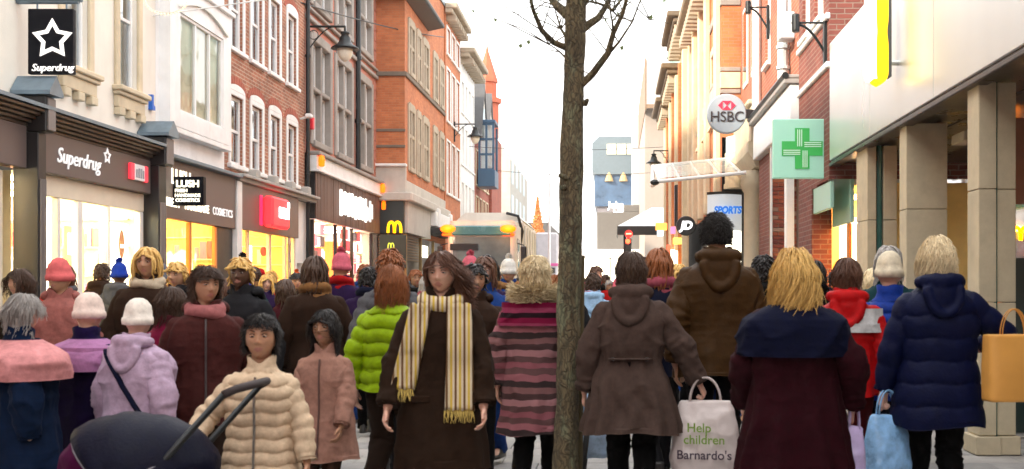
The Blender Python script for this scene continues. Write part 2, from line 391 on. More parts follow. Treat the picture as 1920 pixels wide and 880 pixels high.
# ================================================================= LEFT 1: cream building with chemist's shop (Superdrug)
XL = -7.4
pl = Plane('x', XL, 1)
M_FASCIA = pmat('taupe_fascia', (0.115, 0.085, 0.078), 0.45, var=0.08, vscale=2)
M_SHOPBLACK = pmat('shopfront_black', (0.014, 0.012, 0.013), 0.4, var=0.25)
M_FRAME = pmat('shop_frame_cream', (0.66, 0.58, 0.46), 0.5, var=0.08)
b1 = thing('shop_building', 'cream rendered building above a dark chemist shopfront reading Superdrug', 'building', (XL - 2, 13, 0))
W1 = [(15.05, 15.75, 4.47, 6.6), (16.72, 17.38, 4.47, 6.6)]
m = MB(); pl.wall(m, 6.0, 18.1, 3.40, 10.5, W1, .16); m.build('wall', M_CREAM, b1)
core(b1, XL - 8, XL - .75, 5.0, 18.08, 4.1, 10.45)
MB().box(XL - 8, XL + .1, 5.0, 18.1, 10.5, 10.7).build('roof', M_LEAD, b1)
M_STONE_Y = pmat('buff_stone', (0.62, 0.52, 0.36), 0.8, var=0.14, bump=0.25, bscale=50, dirt=0.25)
for (a0, a1, z0, z1) in W1:
    wd = window(b1, pl, a0, a1, z0, z1, .13, .05, (), (.5,), M_WHITE, .05, cur=M_CURTAIN, curd=.08)
    m = MB()
    pl.box(m, a0 - .13, a0 - .002, -.002, .05, z0 - .02, z1 + .1, .012); pl.box(m, a1 + .002, a1 + .13, -.002, .05, z0 - .02, z1 + .1, .012)
    m.build('surround', M_STONE_Y, wd)
    m = MB(); pl.box(m, a0 - .2, a1 + .2, -.002, .16, z0 - .10, z0 - .022, .015); pl.box(m, a0 - .17, a1 + .17, -.001, .12, z0 - .16, z0 - .102, .012)
    pl.box(m, a0 - .14, a1 + .14, 0, .08, z0 - .34, z0 - .162, .01)
    for q in (a0 - .13, (a0 + a1) / 2 - .09, a1 - .05): pl.box(m, q, q + .18, .001, .1, z0 - .46, z0 - .342, .01)
    m.build('sill_console', M_STONE_Y, wd)
# alarm box
m = MB(); m.prism([(17.82, 4.28), (17.93, 4.28), (17.93, 4.34), (17.875, 4.36), (17.875, 4.52), (17.82, 4.52)], 'x', XL, XL + .07); m.build('alarm_box', pmat('alarm_blue', (.02, .13, .55), .4), b1)
# cornice: lead edge with stepped dark mouldings under it
m = MB(); m.prism([(-7.4, 3.76), (-6.95, 3.68), (-6.95, 3.635), (-7.4, 3.70)], 'y', 6.0, 17.43); m.build('cornice_lead', M_LEAD, b1)
for k in range(5):
    d = k * .055
    m = MB(); m.box(-7.39, -6.99 - d, 6.0, 17.43, 3.632 - .042 * (k + 1), 3.629 - .042 * k, .008); m.build('cornice_moulding', pmat('cornice_brown', (0.05, 0.03, 0.018), .35, var=.2), b1)
# fascia, panels and lettering
fz0, fz1, fx = 2.90, 3.42, -7.2
m = MB(); m.box(-7.39, fx, 14.01, 17.43, fz0, fz1, .008); fas = m.build('fascia', M_FASCIA, b1)
m = MB(); m.box(-7.39, fx - .01, 6.0, 13.77, fz0, fz1, .008); m.build('fascia', M_FASCIA, b1)
M_SIGNW = emis('white_sign_letters', (1, 1, 1), 0.12, (.85, .85, .85))
text('lettering', 'Superdrug', .285, M_SIGNW, fas, (fx + .012, 15.08, 3.15), (R(90), 0, R(90)), .008, shear=.25, offset=.0, spacing=1.03)
def star_outline(r0, r1, wdt):
    out = []
    for rr in (1.0, 1 - wdt):
        out.append([((r0 if k % 2 == 0 else r1) * rr * math.sin(math.pi * k / 5), (r0 if k % 2 == 0 else r1) * rr * math.cos(math.pi * k / 5)) for k in range(10)])
    return out
def star(mb, c, P, r0, r1, wdt, t):
    A, B = star_outline(r0, r1, wdt); vs = []; fs = []
    for d in (0, t):
        for ring in (A, B): vs += [P(c, q, d) for q in ring]
    n = 10
    for k in range(n):
        j = (k + 1) % n
        fs += [(20 + k, 20 + j, 30 + j, 30 + k), (k, j, 20 + j, 20 + k), (10 + k, 10 + j, 30 + j, 30 + k), (k, j, 10 + j, 10 + k)]
    mb.add(vs, fs)
m = MB(); star(m, (fx + .002, 15.92, 3.31), lambda c, q, d: (c[0] + d, c[1] + q[0], c[2] + q[1]), .12, .065, .42, .012); m.build('star_emblem', M_SIGNW, fas)
for ya, yb in ((16.62, 16.74), (17.12, 17.22)): m = MB(); m.box(fx, fx + .05, ya, yb, 3.06, 3.30, .008); m.build('red_sign_band', emis('red_sign', (.9, .03, .05), .45, (.8, .03, .05)), fas)
m = MB(); m.box(fx, fx + .045, 16.745, 17.115, 3.06, 3.30, .008); m.build('white_sign_band', pmat('sign_white', (.8, .8, .82), .4, var=.03), fas)
for k in range(4):
    m = MB(); m.box(fx + .046, fx + .06, 16.79 + k * .08, 16.83 + k * .08, 3.10, 3.25 - .02 * abs(k - 1.5), .004); m.build('sign_letter', pmat('sign_grey', (.35, .36, .40), .5), fas)
# consoles with gabled lead caps above pilasters
M_CONS = pmat('console_grey', (0.17, 0.145, 0.135), .5, var=.12)
for (y0, y1) in ((13.78, 14.0), (17.44, 17.75)):
    cn = MB(); cn.box(-7.398, -6.98, y0, y1, 3.36, 3.80, .012); co = cn.build('console', M_SHOPBLACK, b1)
    m = MB(); m.box(-6.979, -6.955, y0 + .02, y1 - .02, 3.38, 3.78, .006); m.build('console_face', M_CONS, co)
    m = MB(); ym = (y0 + y1) / 2; m.prism([(y0 - .06, 3.81), (y1 + .06, 3.81), (y1 + .06, 3.86), (ym, 4.06), (y0 - .06, 3.86)], 'x', -7.39, -6.90); m.build('gabled_cap', M_LEAD, co)
    m = MB(); m.box(-7.398, -7.08, y0 + .01, y1 - .01, 0, 3.355, .01); pi_ = m.build('pilaster', M_SHOPBLACK, b1)
    for k in range(4):
        m = MB(); yy = y0 + .035 + k * (y1 - y0 - .06) / 4; m.box(-7.079, -7.06, yy, yy + (y1 - y0 - .06) / 4 - .018, .5, 2.78, .006); m.build('flute', M_CONS, pi_)
# shopfront
m = MB(); m.box(-7.395, -7.30, 14.02, 17.42, 2.62, 2.895, .01); m.build('shop_header', M_FRAME, b1)
M_SFRAME = pmat('shop_frame_white', (.72, .70, .66), .4, var=.05)
for (y0, y1) in ((14.72, 14.80), (15.28, 15.42), (16.20, 16.26), (17.28, 17.40)):
    m = MB(); m.box(-7.39, -7.30, y0, y1, .02, 2.615, .008); m.build('shop_post', M_SFRAME, b1)
for (y0, y1) in ((14.805, 15.275), (15.425, 16.195), (16.265, 17.275)):
    m = MB(); m.add([(-7.35, y0, .05), (-7.35, y1, .05), (-7.35, y1, 2.61), (-7.35, y0, 2.61)], [(0, 1, 2, 3)]); m.build('shop_pane', GLASS, b1)
interior(b1, XL, 1, 3.2, 13.95, 17.6, 2.9, M_CREAMWALL, E_WHITE, 3)
for yy in (14.9, 15.08): MB().box(-7.56, -7.5, yy, yy + .07, .3, 2.5, .01).build('strip_light', E_BOX, b1)
MB().box(-7.5, -7.46, 16.33, 17.22, .25, 2.42, .01).build('lightbox', E_BOX, b1)
m = MB(); m.ell((-7.44, 16.95, 2.1), (.012, .10, .22), 20, 10); em = m.build('oval_emblem', pmat('emblem_brown', (.30, .09, .02), .5), b1)
m = MB(); m.box(-7.427, -7.42, 16.87, 17.03, 2.04, 2.10); m.build('emblem_band', M_SIGNW, em)
pm = MB(); pm.box(-7.62, -7.58, 15.5, 16.05, 1.15, 2.3, .01); po = pm.build('poster', E_YEL, b1)
m = MB(); m.box(-7.579, -7.572, 15.56, 15.85, 1.9, 2.2); m.box(-7.579, -7.572, 15.56, 15.98, 1.25, 1.4); m.build('poster_print', E_BOX, po)
m = MB(); m.ell((-7.57, 15.8, 1.66), (.01, .16, .16), 20, 8); m.build('poster_spot', pmat('poster_orange', (.75, .22, .02), .5), po)
goods_shelf(b1, Plane('y', 17.5, -1), -9.6, -7.6, .3, 2.5, 5, -.02)
goods_shelf(b1, Plane('x', -10.2, 1), 14.2, 17.4, .3, 2.5, 5, -.05)
m = MB(); m.box(-7.385, -7.33, 13.3, 13.45, .02, 2.85, .01); m.box(-7.385, -7.33, 10, 10.1, .02, 2.85, .01); m.build('shop_post', M_FRAME, b1)
m = MB(); m.add([(-7.36, 10.1, .05), (-7.36, 13.3, .05), (-7.36, 13.3, 2.85), (-7.36, 10.1, 2.85)], [(0, 1, 2, 3)]); m.build('shop_pane', GLASS, b1)
interior(b1, XL, 1, 3.0, 9.0, 13.6, 2.9, M_CREAMWALL, E_WHITE, 3)
# hanging star sign
sg = thing('hanging_sign', 'black hanging sign with white star outline reading Superdrug', 'sign', at(98, 138, 13.9))
c0 = at(55, 140, 13.9); c1 = at(140, 18, 13.9)
m = MB(); m.box(c0.x, c1.x, 13.86, 13.94, c0.z, c1.z, .008); m.build('board', pmat('sign_board_black', (.003, .0035, .007), .5, var=.1, spec=.12), sg)
sw = emis('sign_star_white', (1, .97, .92), .3, (.9, .88, .85)); cs = at(98, 72, 13.85)
m = MB()
def PS(c, q, d): return (c[0] + q[0], c[1] - d, c[2] + q[1])
star(m, (cs.x, 13.858, cs.z - .012), PS, .26, .14, .34, .015); m.build('star_emblem', sw, sg)
text('lettering', 'Superdrug', .125, sw, sg, (cs.x, 13.852, at(98, 129, 13.9).z), (R(90), 0, 0), .008, shear=.25, offset=.0)
m = MB(); m.tube([(XL, 13.9, c1.z + .10), (c1.x + .05, 13.9, c1.z + .10)], .035, 10); m.box(XL, c1.x + .08, 13.84, 13.96, c1.z + .10, c1.z + .17, .01)
m.tube([(c0.x + .1, 13.9, c1.z), (c0.x + .1, 13.9, c1.z + .1)], .012, 6); m.tube([(c1.x - .1, 13.9, c1.z), (c1.x - .1, 13.9, c1.z + .1)], .012, 6); m.build('bracket', M_LEAD, sg)

# ================================================================= LEFT 2: white building with bay window (LUSH)
b2 = thing('shop_building', 'white panelled building with a wide three-light window above the shop reading LUSH', 'building', (XL - 2, 19.5, 0))
m = MB(); pl.wall(m, 18.102, 21.3, 3.55, 10.0, [], .2); m.build('wall', M_WHITE, b2)
core(b2, XL - 8, XL - .9, 18.12, 21.28, 4.0, 9.95)
MB().box(XL - 8, XL + .1, 18.11, 21.3, 10.0, 10.2).build('roof', M_LEAD, b2)
pb = Plane('x', -7.22, 1)
bayo = [(18.68, 20.75, 4.38, 6.05)]
m = MB(); pb.wall(m, 18.25, 21.15, 4.12, 6.55, bayo, .12)
m.box(-7.399, -7.221, 18.2, 21.2, 4.02, 4.119, .01); m.box(-7.399, -7.16, 18.15, 21.25, 6.551, 6.64, .01)
m.add([(-7.4, 18.25, 4.12), (-7.22, 18.25, 4.12), (-7.22, 18.25, 6.55), (-7.4, 18.25, 6.55)], [(0, 1, 2, 3)]); m.build('bay_panel', M_WHITE, b2)
window(b2, pb, 18.68, 20.75, 4.38, 6.05, .09, .05, (.36, .7), (), M_WHITE, .05, cur=pmat('cream_blind', (.80, .79, .64), .9, var=.12), curd=.03, glass=glass_mat('bay_glass', (.93, .97, .96), 1.35, .05))
m = MB()
for k in range(13):   # curved hood moulding over the bay window
    t0, t1 = k / 13, (k + 1) / 13
    f_ = lambda t: (18.6 + 2.3 * t, 6.12 + .22 * math.sin(math.pi * min(1, t * 1.02)) )
    (ya, za), (yb, zb) = f_(t0), f_(t1); m.prism([(ya, za), (yb, zb), (yb, zb + .05), (ya, za + .05)], 'x', -7.22, -7.17)
m.build('hood_moulding', M_CURTAIN2, b2)
m = MB(); m.box(-7.39, -7.12, 17.76, 21.55, 3.56, 3.62, .008); m.build('cornice_lead', M_LEAD, b2)
m = MB(); m.box(-7.39, -7.25, 17.76, 21.5, 2.58, 3.555, .008); fas = m.build('fascia', M_FASCIA, b2)
SL = emis('lit_letters', (1, .93, .70), .85)
text('lettering', 'LUSH', .36, SL, fas, (-7.243, 18.78, 3.27), (R(90), 0, R(90)), .005, offset=.003)
text('lettering', 'FRESH', .20, SL, fas, (-7.243, 18.42, 2.84), (R(90), 0, R(90)), .005, offset=.002)
text('lettering', 'HANDMADE', .20, SL, fas, (-7.243, 19.5, 2.84), (R(90), 0, R(90)), .005, offset=.002)
text('lettering', 'COSMETICS', .20, M_SIGNW, fas, (-7.243, 20.78, 2.84), (R(90), 0, R(90)), .005, offset=.002)
interior(b2, XL, 1, 2.6, 17.78, 21.5, 2.95, M_WARMWALL, E_WARM, 3)
for (y0, y1) in ((17.78, 17.92), (19.35, 19.43), (20.6, 20.68)):
    m = MB(); m.box(-7.39, -7.31, y0, y1, .02, 2.575, .008); m.build('shop_post', pmat('orange_frame', (.55, .2, .05), .4), b2)
m = MB(); m.box(-7.39, -7.31, 20.685, 21.5, .02, 2.575, .008); m.build('side_panel', M_SHOPBLACK, b2)
for (y0, y1) in ((17.925, 19.345), (19.435, 20.595)):
    m = MB(); m.add([(-7.35, y0, .05), (-7.35, y1, .05), (-7.35, y1, 2.57), (-7.35, y0, 2.57)], [(0, 1, 2, 3)]); m.build('shop_pane', GLASS, b2)
MB().box(-7.85, -7.81, 18.3, 19.25, .4, 2.35, .01).build('display_panel', E_YEL, b2)
MB().box(-8.2, -8.15, 19.8, 20.1, 1.2, 2.2, .01).build('poster', E_BOX, b2)
goods_shelf(b2, Plane('y', 21.45, -1), -9.8, -7.6, .3, 2.4, 5, -.02)
goods_shelf(b2, Plane('x', -9.7, 1), 18.0, 21.3, .3, 2.3, 5, -.05)
ls = thing('projecting_sign', 'small black lit projecting sign reading LUSH FRESH HANDMADE COSMETICS', 'sign', at(354, 385, 18.5))
c0 = at(325, 386, 18.5); c1 = at(384, 332, 18.5)
m = MB(); m.box(c0.x, c1.x, 18.44, 18.56, c0.z, c1.z, .008); m.build('box', pmat('sign_board_black', (0, 0, 0)), ls)
cx = (c0.x + c1.x) / 2
text('lettering', 'LUSH', .155, SL, ls, (cx, 18.435, at(0, 346, 18.5).z), (R(90), 0, 0), .006, offset=.004, xs=1.05)
for k, wtx in enumerate(('FRESH', 'HANDMADE', 'COSMETICS')):
    text('lettering', wtx, .075, SL, ls, (c0.x + .05 if k == 0 else cx, 18.435, at(0, 358.5 + 9 * k, 18.5).z), (R(90), 0, 0), .006, offset=.001, align='LEFT' if k == 0 else 'CENTER', xs=1.0)
m = MB(); m.box(XL, c0.x + .02, 18.47, 18.53, c1.z - .12, c1.z - .06); m.build('bracket', M_BLACK, ls)

# ================================================================= LEFT 3: brick building with white sash windows
BR1 = brick_mat('weathered_red_brick', (.37, .145, .082), (.24, .09, .052), (.42, .31, .23), .010, .42)
BR1A = brick_mat('arch_brick', (.40, .10, .06), (.34, .085, .05), (.3, .14, .09), .006, .2, .3, .06)
b3 = thing('brick_building', 'red brick building with rows of white sash windows and a taupe shopfront with red sign', 'building', (XL - 2, 24, 0))
ws = [(21.62, 22.35), (22.88, 23.58), (24.12, 24.82), (25.42, 26.12)]
W3 = [(a, b, 3.86, 5.20) for a, b in ws] + [(a, b, 6.12, 7.72) for a, b in ws] + [(a, b, 8.7, 10.0) for a, b in ws]
m = MB(); pl.wall(m, 21.302, 26.85, 3.62, 11.0, W3, .16); m.build('wall', BR1, b3)
core(b3, XL - 8, XL - .85, 21.32, 26.83, 4.0, 10.95); MB().box(XL - 8, XL + .15, 21.3, 26.85, 11.0, 11.2).build('roof', M_LEAD, b3)
for i, (a0, a1, z0, z1) in enumerate(W3):
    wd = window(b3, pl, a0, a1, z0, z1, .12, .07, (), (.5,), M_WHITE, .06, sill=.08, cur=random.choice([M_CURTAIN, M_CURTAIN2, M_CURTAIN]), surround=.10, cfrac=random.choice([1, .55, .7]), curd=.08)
    if i < 8:
        m = MB(); n_ = 10; am, hw = (a0 + a1) / 2, (a1 - a0) / 2 + .10
        arc = [(am + hw * math.cos(math.pi * k / n_), z1 + .101 + .13 * math.sin(math.pi * k / n_)) for k in range(n_ + 1)]
        m.prism(arc, 'x', XL - .01, XL + .028); m.build('arched_head', M_WHITE, wd)
        m = MB(); n_ = 12
        for k in range(n_):
            t0, t1 = math.pi * (k + .06) / n_, math.pi * (k + .94) / n_
            q = [(am + (hw + e) * math.cos(t), z1 + .104 + (.135 + e * 1.0) * math.sin(t)) for e, t in ((.012, t0), (.012, t1), (.15, t1), (.15, t0))]
            m.prism(q, 'x', XL - .01, XL + .012)
        m.build('brick_arch', BR1A, wd)
m = MB(); m.box(-7.39, -7.10, 21.56, 27.15, 3.60, 3.66, .01); m.box(-7.39, -7.18, 21.56, 27.1, 3.52, 3.598, .01); m.build('ledge', pmat('ledge_stone', (.40, .38, .35), .8, dirt=.3), b3)
for yy in (22.6, 23.85, 25.12, 26.4): MB().box(-7.39, -7.15, yy - .12, yy + .12, 3.662, 3.84, .02).build('ledge_block', MATS['ledge_stone'], b3)
m = MB(); m.box(-7.39, -7.25, 21.82, 25.8, 2.60, 3.515, .008); fas = m.build('fascia', M_FASCIA, b3)
m = MB(); m.box(-7.39, -7.22, 21.52, 21.80, 0, 3.515, .01); m.build('white_pilaster', M_WHITE, b3)
m = MB(); pl.wall(m, 25.81, 27.2, 0, 3.5, [(26.2, 26.75, .8, 2.05)], .18); m.box(-7.62, -7.58, 26.15, 26.8, .7, 2.1); m.build('white_wall', M_WHITE, b3)
m = MB(); m.box(-7.245, -7.03, 23.15, 24.35, 2.72, 3.36, .05); rs = m.build('red_sign_box', emis('red_box', (1, .02, .025), .75, (.8, .02, .03)), b3)
m = MB(); m.box(-7.029, -7.01, 23.55, 24.25, 2.93, 3.16, .03); m.build('sign_panel', emis('white_panel', (1, .97, .95), 1.4), rs)
for k in range(3): m = MB(); m.box(-7.009, -7.0, 23.68 + k * .16, 23.73 + k * .16, 2.97, 3.10, .01); m.build('sign_letter', emis('pale_red_letter', (1, .5, .5), .6), rs)
m = MB(); m.box(-7.029, -7.01, 24.17, 24.28, 3.17, 3.30, .02); m.build('sign_dot', MATS['white_panel'], rs)
m = MB(); m.box(-7.249, -7.235, 22.95, 23.12, 2.74, 3.36, .02); m.build('sign_side_band', pmat('red_band', (.75, .02, .10), .4, emit=(.9, .02, .1), estr=.4), rs)
interior(b3, XL, 1, 2.8, 21.85, 25.8, 2.95, M_WARMWALL, E_WARM, 3)
for (y0, y1) in ((22.45, 22.53), (23.85, 23.98), (25.0, 25.08), (25.68, 25.8)):
    m = MB(); m.box(-7.39, -7.32, y0, y1, .02, 2.595, .006); m.build('shop_post', M_FRAME, b3)
for (y0, y1) in ((21.81, 22.445), (22.535, 23.845), (23.985, 24.995), (25.085, 25.675)):
    m = MB(); m.add([(-7.36, y0, .05), (-7.36, y1, .05), (-7.36, y1, 2.59), (-7.36, y0, 2.59)], [(0, 1, 2, 3)]); m.build('shop_pane', GLASS, b3)
MB().box(-7.9, -7.86, 22.7, 23.2, .4, 2.3, .01).build('display_panel', E_YEL, b3)
MB().box(-7.65, -7.61, 23.35, 23.6, .4, 2.35, .01).build('display_panel', E_BOX, b3)
MB().box(-7.7, -7.66, 24.2, 24.9, .3, 1.9, .01).build('display_panel', pmat('orange_display', (.75, .35, .1), .5, emit=(1, .45, .12), estr=.55), b3)
m = MB(); m.ell((-7.62, 24.4, 2.25), (.02, .24, .11), 16, 8); m.build('display_emblem', pmat('emblem_red', (.6, .05, .03), .5), b3)
goods_shelf(b3, Plane('y', 25.75, -1), -10.0, -7.6, .3, 2.4, 5, -.02)
m = MB(); m.tube([(-7.33, 26.88, 0), (-7.33, 26.88, 11)], .05, 8)
for zz in (4.2, 5.6, 7.0, 8.4): m.tube([(-7.33, 26.88, zz), (-7.33, 26.88, zz + .06)], .068, 8)
m.build('drainpipe', M_IRON, b3)
m = MB(); m.tube([(-7.39, 26.45, 5.45), (-7.2, 26.42, 5.5)], .03, 8); m.box(-7.25, -7.1, 26.3, 26.5, 5.47, 5.56, .02); m.build('security_camera', M_WHITE, b3)

# ================================================================= LEFT 4: pink brick, grey stone windows, plank fascia
BR2 = brick_mat('pink_brick', (.46, .17, .12), (.40, .14, .10), (.42, .24, .18), .007, .16)
M_GSTONE = pmat('grey_stone', (.30, .275, .25), .85, var=.18, bump=.3, bscale=40, dirt=.35)
b4 = thing('brick_building', 'pink brick building with grey stone mullioned windows above a brown plank shop fascia', 'building', (XL - 2, 31, 0))
w4 = [(27.45, 29.2), (29.85, 31.6), (32.45, 34.2)]
W4 = [(a, b, 5.08, 7.6) for a, b in w4] + [(a, b, 8.5, 10.4) for a, b in w4]
m = MB(); pl.wall(m, 26.852, 34.9, 4.72, 12.4, W4, .25); m.build('wall', BR2, b4)
core(b4, XL - 8, XL - .95, 26.87, 34.88, 4.3, 12.35); MB().box(XL - 8, XL + .2, 26.85, 34.9, 12.4, 12.6).build('roof', M_LEAD, b4)
M_GLB = pmat('pale_sky_tinted_blind', (.74, .80, .84), .9, var=.12)  # pale blue puts the sky's reflection into the blind colour
for (a0, a1, z0, z1) in W4:
    wd = MB(); e = .17
    pl.box(wd, a0 - e, a0 + .03, -.24, .05, z0 - .1, z1 + .12, .02); pl.box(wd, a1 - .03, a1 + e, -.24, .05, z0 - .1, z1 + .12, .02)
    pl.box(wd, a0 + .031, a1 - .031, -.24, .046, z1 - .05, z1 + .2, .02); pl.box(wd, a0 + .031, a1 - .031, -.24, .10, z0 - .14, z0 + .02, .02)
    am = (a0 + a1) / 2; pl.box(wd, am - .06, am + .06, -.22, .03, z0 + .021, z1 - .051, .02)
    zt = z0 + (z1 - z0) * .52
    for q0, q1 in ((a0 + .031, am - .061), (am + .061, a1 - .031)): pl.box(wd, q0, q1, -.22, .025, zt - .055, zt + .055, .02)
    wo_ = wd.build('stone_window', M_GSTONE, b4)
    for q0, q1 in ((a0 + .03, am - .06), (am + .06, a1 - .03)):
        for zz0, zz1 in ((z0 + .02, zt - .055), (zt + .055, z1 - .05)):
            mm = MB(); f_ = .05
            for bx in ((q0, q0 + f_, zz0, zz1), (q1 - f_, q1, zz0, zz1), (q0 + f_, q1 - f_, zz0, zz0 + f_), (q0 + f_, q1 - f_, zz1 - f_, zz1)): pl.box(mm, bx[0], bx[1], -.17, -.12, bx[2], bx[3], .004)
            mm.build('sash', M_WHITE, wo_)
            g_ = MB(); g_.add([pl.pt(q0 + f_, -.14, zz0 + f_), pl.pt(q1 - f_, -.14, zz0 + f_), pl.pt(q1 - f_, -.14, zz1 - f_), pl.pt(q0 + f_, -.14, zz1 - f_)], [(0, 1, 2, 3)]); g_.build('pane', GLASS_SKY, wo_)
    c = MB(); c.add([pl.pt(a0, -.2, z0), pl.pt(a1, -.2, z0), pl.pt(a1, -.2, z1), pl.pt(a0, -.2, z1)], [(0, 1, 2, 3)]); c.build('blind', M_GLB, wo_)
for zz, h in ((7.95, .12), (8.2, .08), (10.7, .14)):
    m = MB(); m.box(XL - .01, XL + .09, 26.86, 34.88, zz, zz + h, .02); m.build('string_course', M_GSTONE, b4)
for k in range(24):   # quoins at the far corner
    m = MB(); wq = .42 if k % 2 else .26; m.box(XL - .01, XL + .02, 34.9 - wq, 34.885, 4.8 + k * .31, 4.8 + k * .31 + .30, .015); m.build('quoin', pmat('red_stone', (.40, .16, .11), .85, var=.15), b4)
m = MB(); m.box(-7.399, -7.2, 27.22, 34.88, 4.36, 4.70, .01); m.build('white_band', M_WHITE, b4)
m = MB(); m.box(-7.399, -7.12, 27.2, 34.89, 4.702, 4.80, .02); m.build('ledge', M_GSTONE, b4)
m = MB(); m.box(-7.399, -7.14, 27.2, 34.88, 4.30, 4.358, .01); m.build('lower_ledge', M_WHITE, b4)
# plank fascia: each board its own piece
PLK = [pmat('plank_%d' % i, c, .6, var=.22, vscale=4, stretch=(6, 6, .5), bump=.15) for i, c in enumerate([(.115, .062, .045), (.095, .05, .038), (.135, .075, .055)])]
MB().box(-7.398, -7.27, 27.26, 34.86, 3.16, 4.298).build('fascia_backing', M_SHOPBLACK, b4)
yy = 27.27; fas4 = None
while yy < 34.8:
    wd_ = random.choice([.16, .2, .26, .3]); m = MB(); m.box(-7.268, -7.235 + random.uniform(-.006, .012), yy, min(yy + wd_ - .014, 34.86), 3.15, 4.295, .006); m.build('plank', random.choice(PLK), b4); yy += wd_
SL4 = emis('bright_letters', (1, .97, .90), .75)
for k in range(8):      # washed-out lit letters, no word can be made out
    y_ = 29.55 + k * .42; m = MB(); m.box(-7.22, -7.18, y_, y_ + .15, 3.40 + random.uniform(-.03, .03), 4.06 + random.uniform(-.04, .03), .01); m.box(-7.221, -7.182, y_ + .151, y_ + .33, 3.44 + .22 * (k % 3), 3.62 + .22 * (k % 3), .01); m.box(-7.219, -7.183, y_ + .24, y_ + .36, 3.45, 4.0 - .2 * (k % 2), .01); m.build('sign_letter', SL4, b4)
for k in range(2):
    m = MB(); m.box(-7.22, -7.17, 33.05 + k * .24, 33.2 + k * .24, 3.42 + .1 * k, 4.05 - .08 * k, .01); m.build('sign_bar', M_SIGNW, b4)
interior(b4, XL, 1, 2.6, 27.3, 34.8, 3.2, pmat('white_shop_wall', (.8, .72, .68), .6), E_WHITE, 4)
for (y0, y1) in ((27.28, 27.4), (29.55, 29.65), (30.5, 30.62), (31.4, 31.5), (33.9, 34.0), (34.7, 34.85)):
    m = MB(); m.box(-7.39, -7.31, y0, y1, .02, 3.14, .006); m.build('shop_post', M_SHOPBLACK, b4)
for (y0, y1) in ((27.405, 29.545), (31.505, 33.895)):
    m = MB(); m.add([(-7.36, y0, .05), (-7.36, y1, .05), (-7.36, y1, 3.1), (-7.36, y0, 3.1)], [(0, 1, 2, 3)]); m.build('shop_pane', GLASS, b4)
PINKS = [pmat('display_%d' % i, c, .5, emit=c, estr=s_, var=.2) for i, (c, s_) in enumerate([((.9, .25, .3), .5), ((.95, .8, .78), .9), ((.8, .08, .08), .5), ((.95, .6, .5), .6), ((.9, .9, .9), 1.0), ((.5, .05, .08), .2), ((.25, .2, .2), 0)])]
q = MB()
for (y0, y1) in ((27.5, 29.5), (31.6, 33.8)):
    for zz in np.arange(.3, 2.95, .32):
        a = y0
        while a < y1 - .1:
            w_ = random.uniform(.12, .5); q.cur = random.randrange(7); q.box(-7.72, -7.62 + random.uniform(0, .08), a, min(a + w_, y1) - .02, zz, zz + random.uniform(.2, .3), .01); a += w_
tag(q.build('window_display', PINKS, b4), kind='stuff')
MB().box(-7.55, -7.52, 27.9, 28.7, 1.35, 1.95, .01).build('display_panel', E_BOX, b4)
MB().box(-7.9, -7.4, 29.72, 30.1, .02, 2.7, .01).build('door_panel', pmat('orange_panel', (.85, .25, .04), .5, emit=(1, .3, .03), estr=.7), b4)
MB().box(-7.8, -7.4, 30.15, 30.45, .02, 2.6, .01).build('door_panel', pmat('red_panel', (.7, .03, .03), .5, emit=(.9, .03, .02), estr=.5), b4)
m = MB(); m.box(-7.6, -7.55, 30.64, 31.38, .3, 2.5, .01); m.build('door_panel', pmat('amber_panel', (.6, .3, .05), .5, emit=(1, .5, .05), estr=.5), b4)
for yy, uu in ((27.35, 0), (34.6, 1), (34.75, 2)):   # little amber lamps
    m = MB(); m.lathe([(.03, 0), (.07, .02), (.08, .16), (.06, .26), (.03, .28)], (-7.12, yy, 4.42 if uu < 2 else 3.9), 10); m.build('amber_lamp', emis('amber_lamp', (1, .13, .0), .7), b4)
m = MB(); m.box(-7.39, -7.25, 27.05, 27.2, 5.3, 5.6, .02); m.build('alarm_box', pmat('alarm_red', (.7, .03, .05), .4), b4)
m = MB(); m.tube([(-7.3, 32.05, 4.75), (-7.3, 32.05, 12.4)], .075, 10)
for zz in (6.2, 8.0, 9.8): m.tube([(-7.3, 32.05, zz), (-7.3, 32.05, zz + .1)], .10, 10)
m.build('drainpipe', M_IRON, b4)

# ================================================================= LEFT 5: orange brick corner building (McDonald's)
BR3 = brick_mat('orange_brick', (.52, .18, .07), (.42, .13, .05), (.38, .18, .10), .006, .18)
M_BUFF = pmat('buff_stone_dressing', (.40, .34, .26), .85, var=.18, bump=.3, bscale=40, dirt=.3)
XE = -6.5; pe = Plane('x', XE, 1); pf = Plane('y', 34.902, -1)
b5 = thing('brick_building', 'orange brick corner building with stone mullioned windows above a golden arch sign', 'building', (-8.5, 38, 0))
E1 = [(35.5, 36.55), (37.0, 37.75), (38.2, 39.3)]; E2 = [(40.4, 41.3), (41.9, 42.8)]
W5 = [(a, b, 5.3, 7.2) for a, b in E1 + E2] + [(a, b, 8.35, 9.9) for a, b in E1 + E2]
m = MB(); pe.wall(m, 34.902, 43.0, 4.85, 12.3, W5, .22); pf.wall(m, -7.9, XE, 5.35, 12.3, [], .1); m.build('wall', BR3, b5)
core(b5, -15, XE - .9, 34.95, 42.98, 4.4, 12.25)
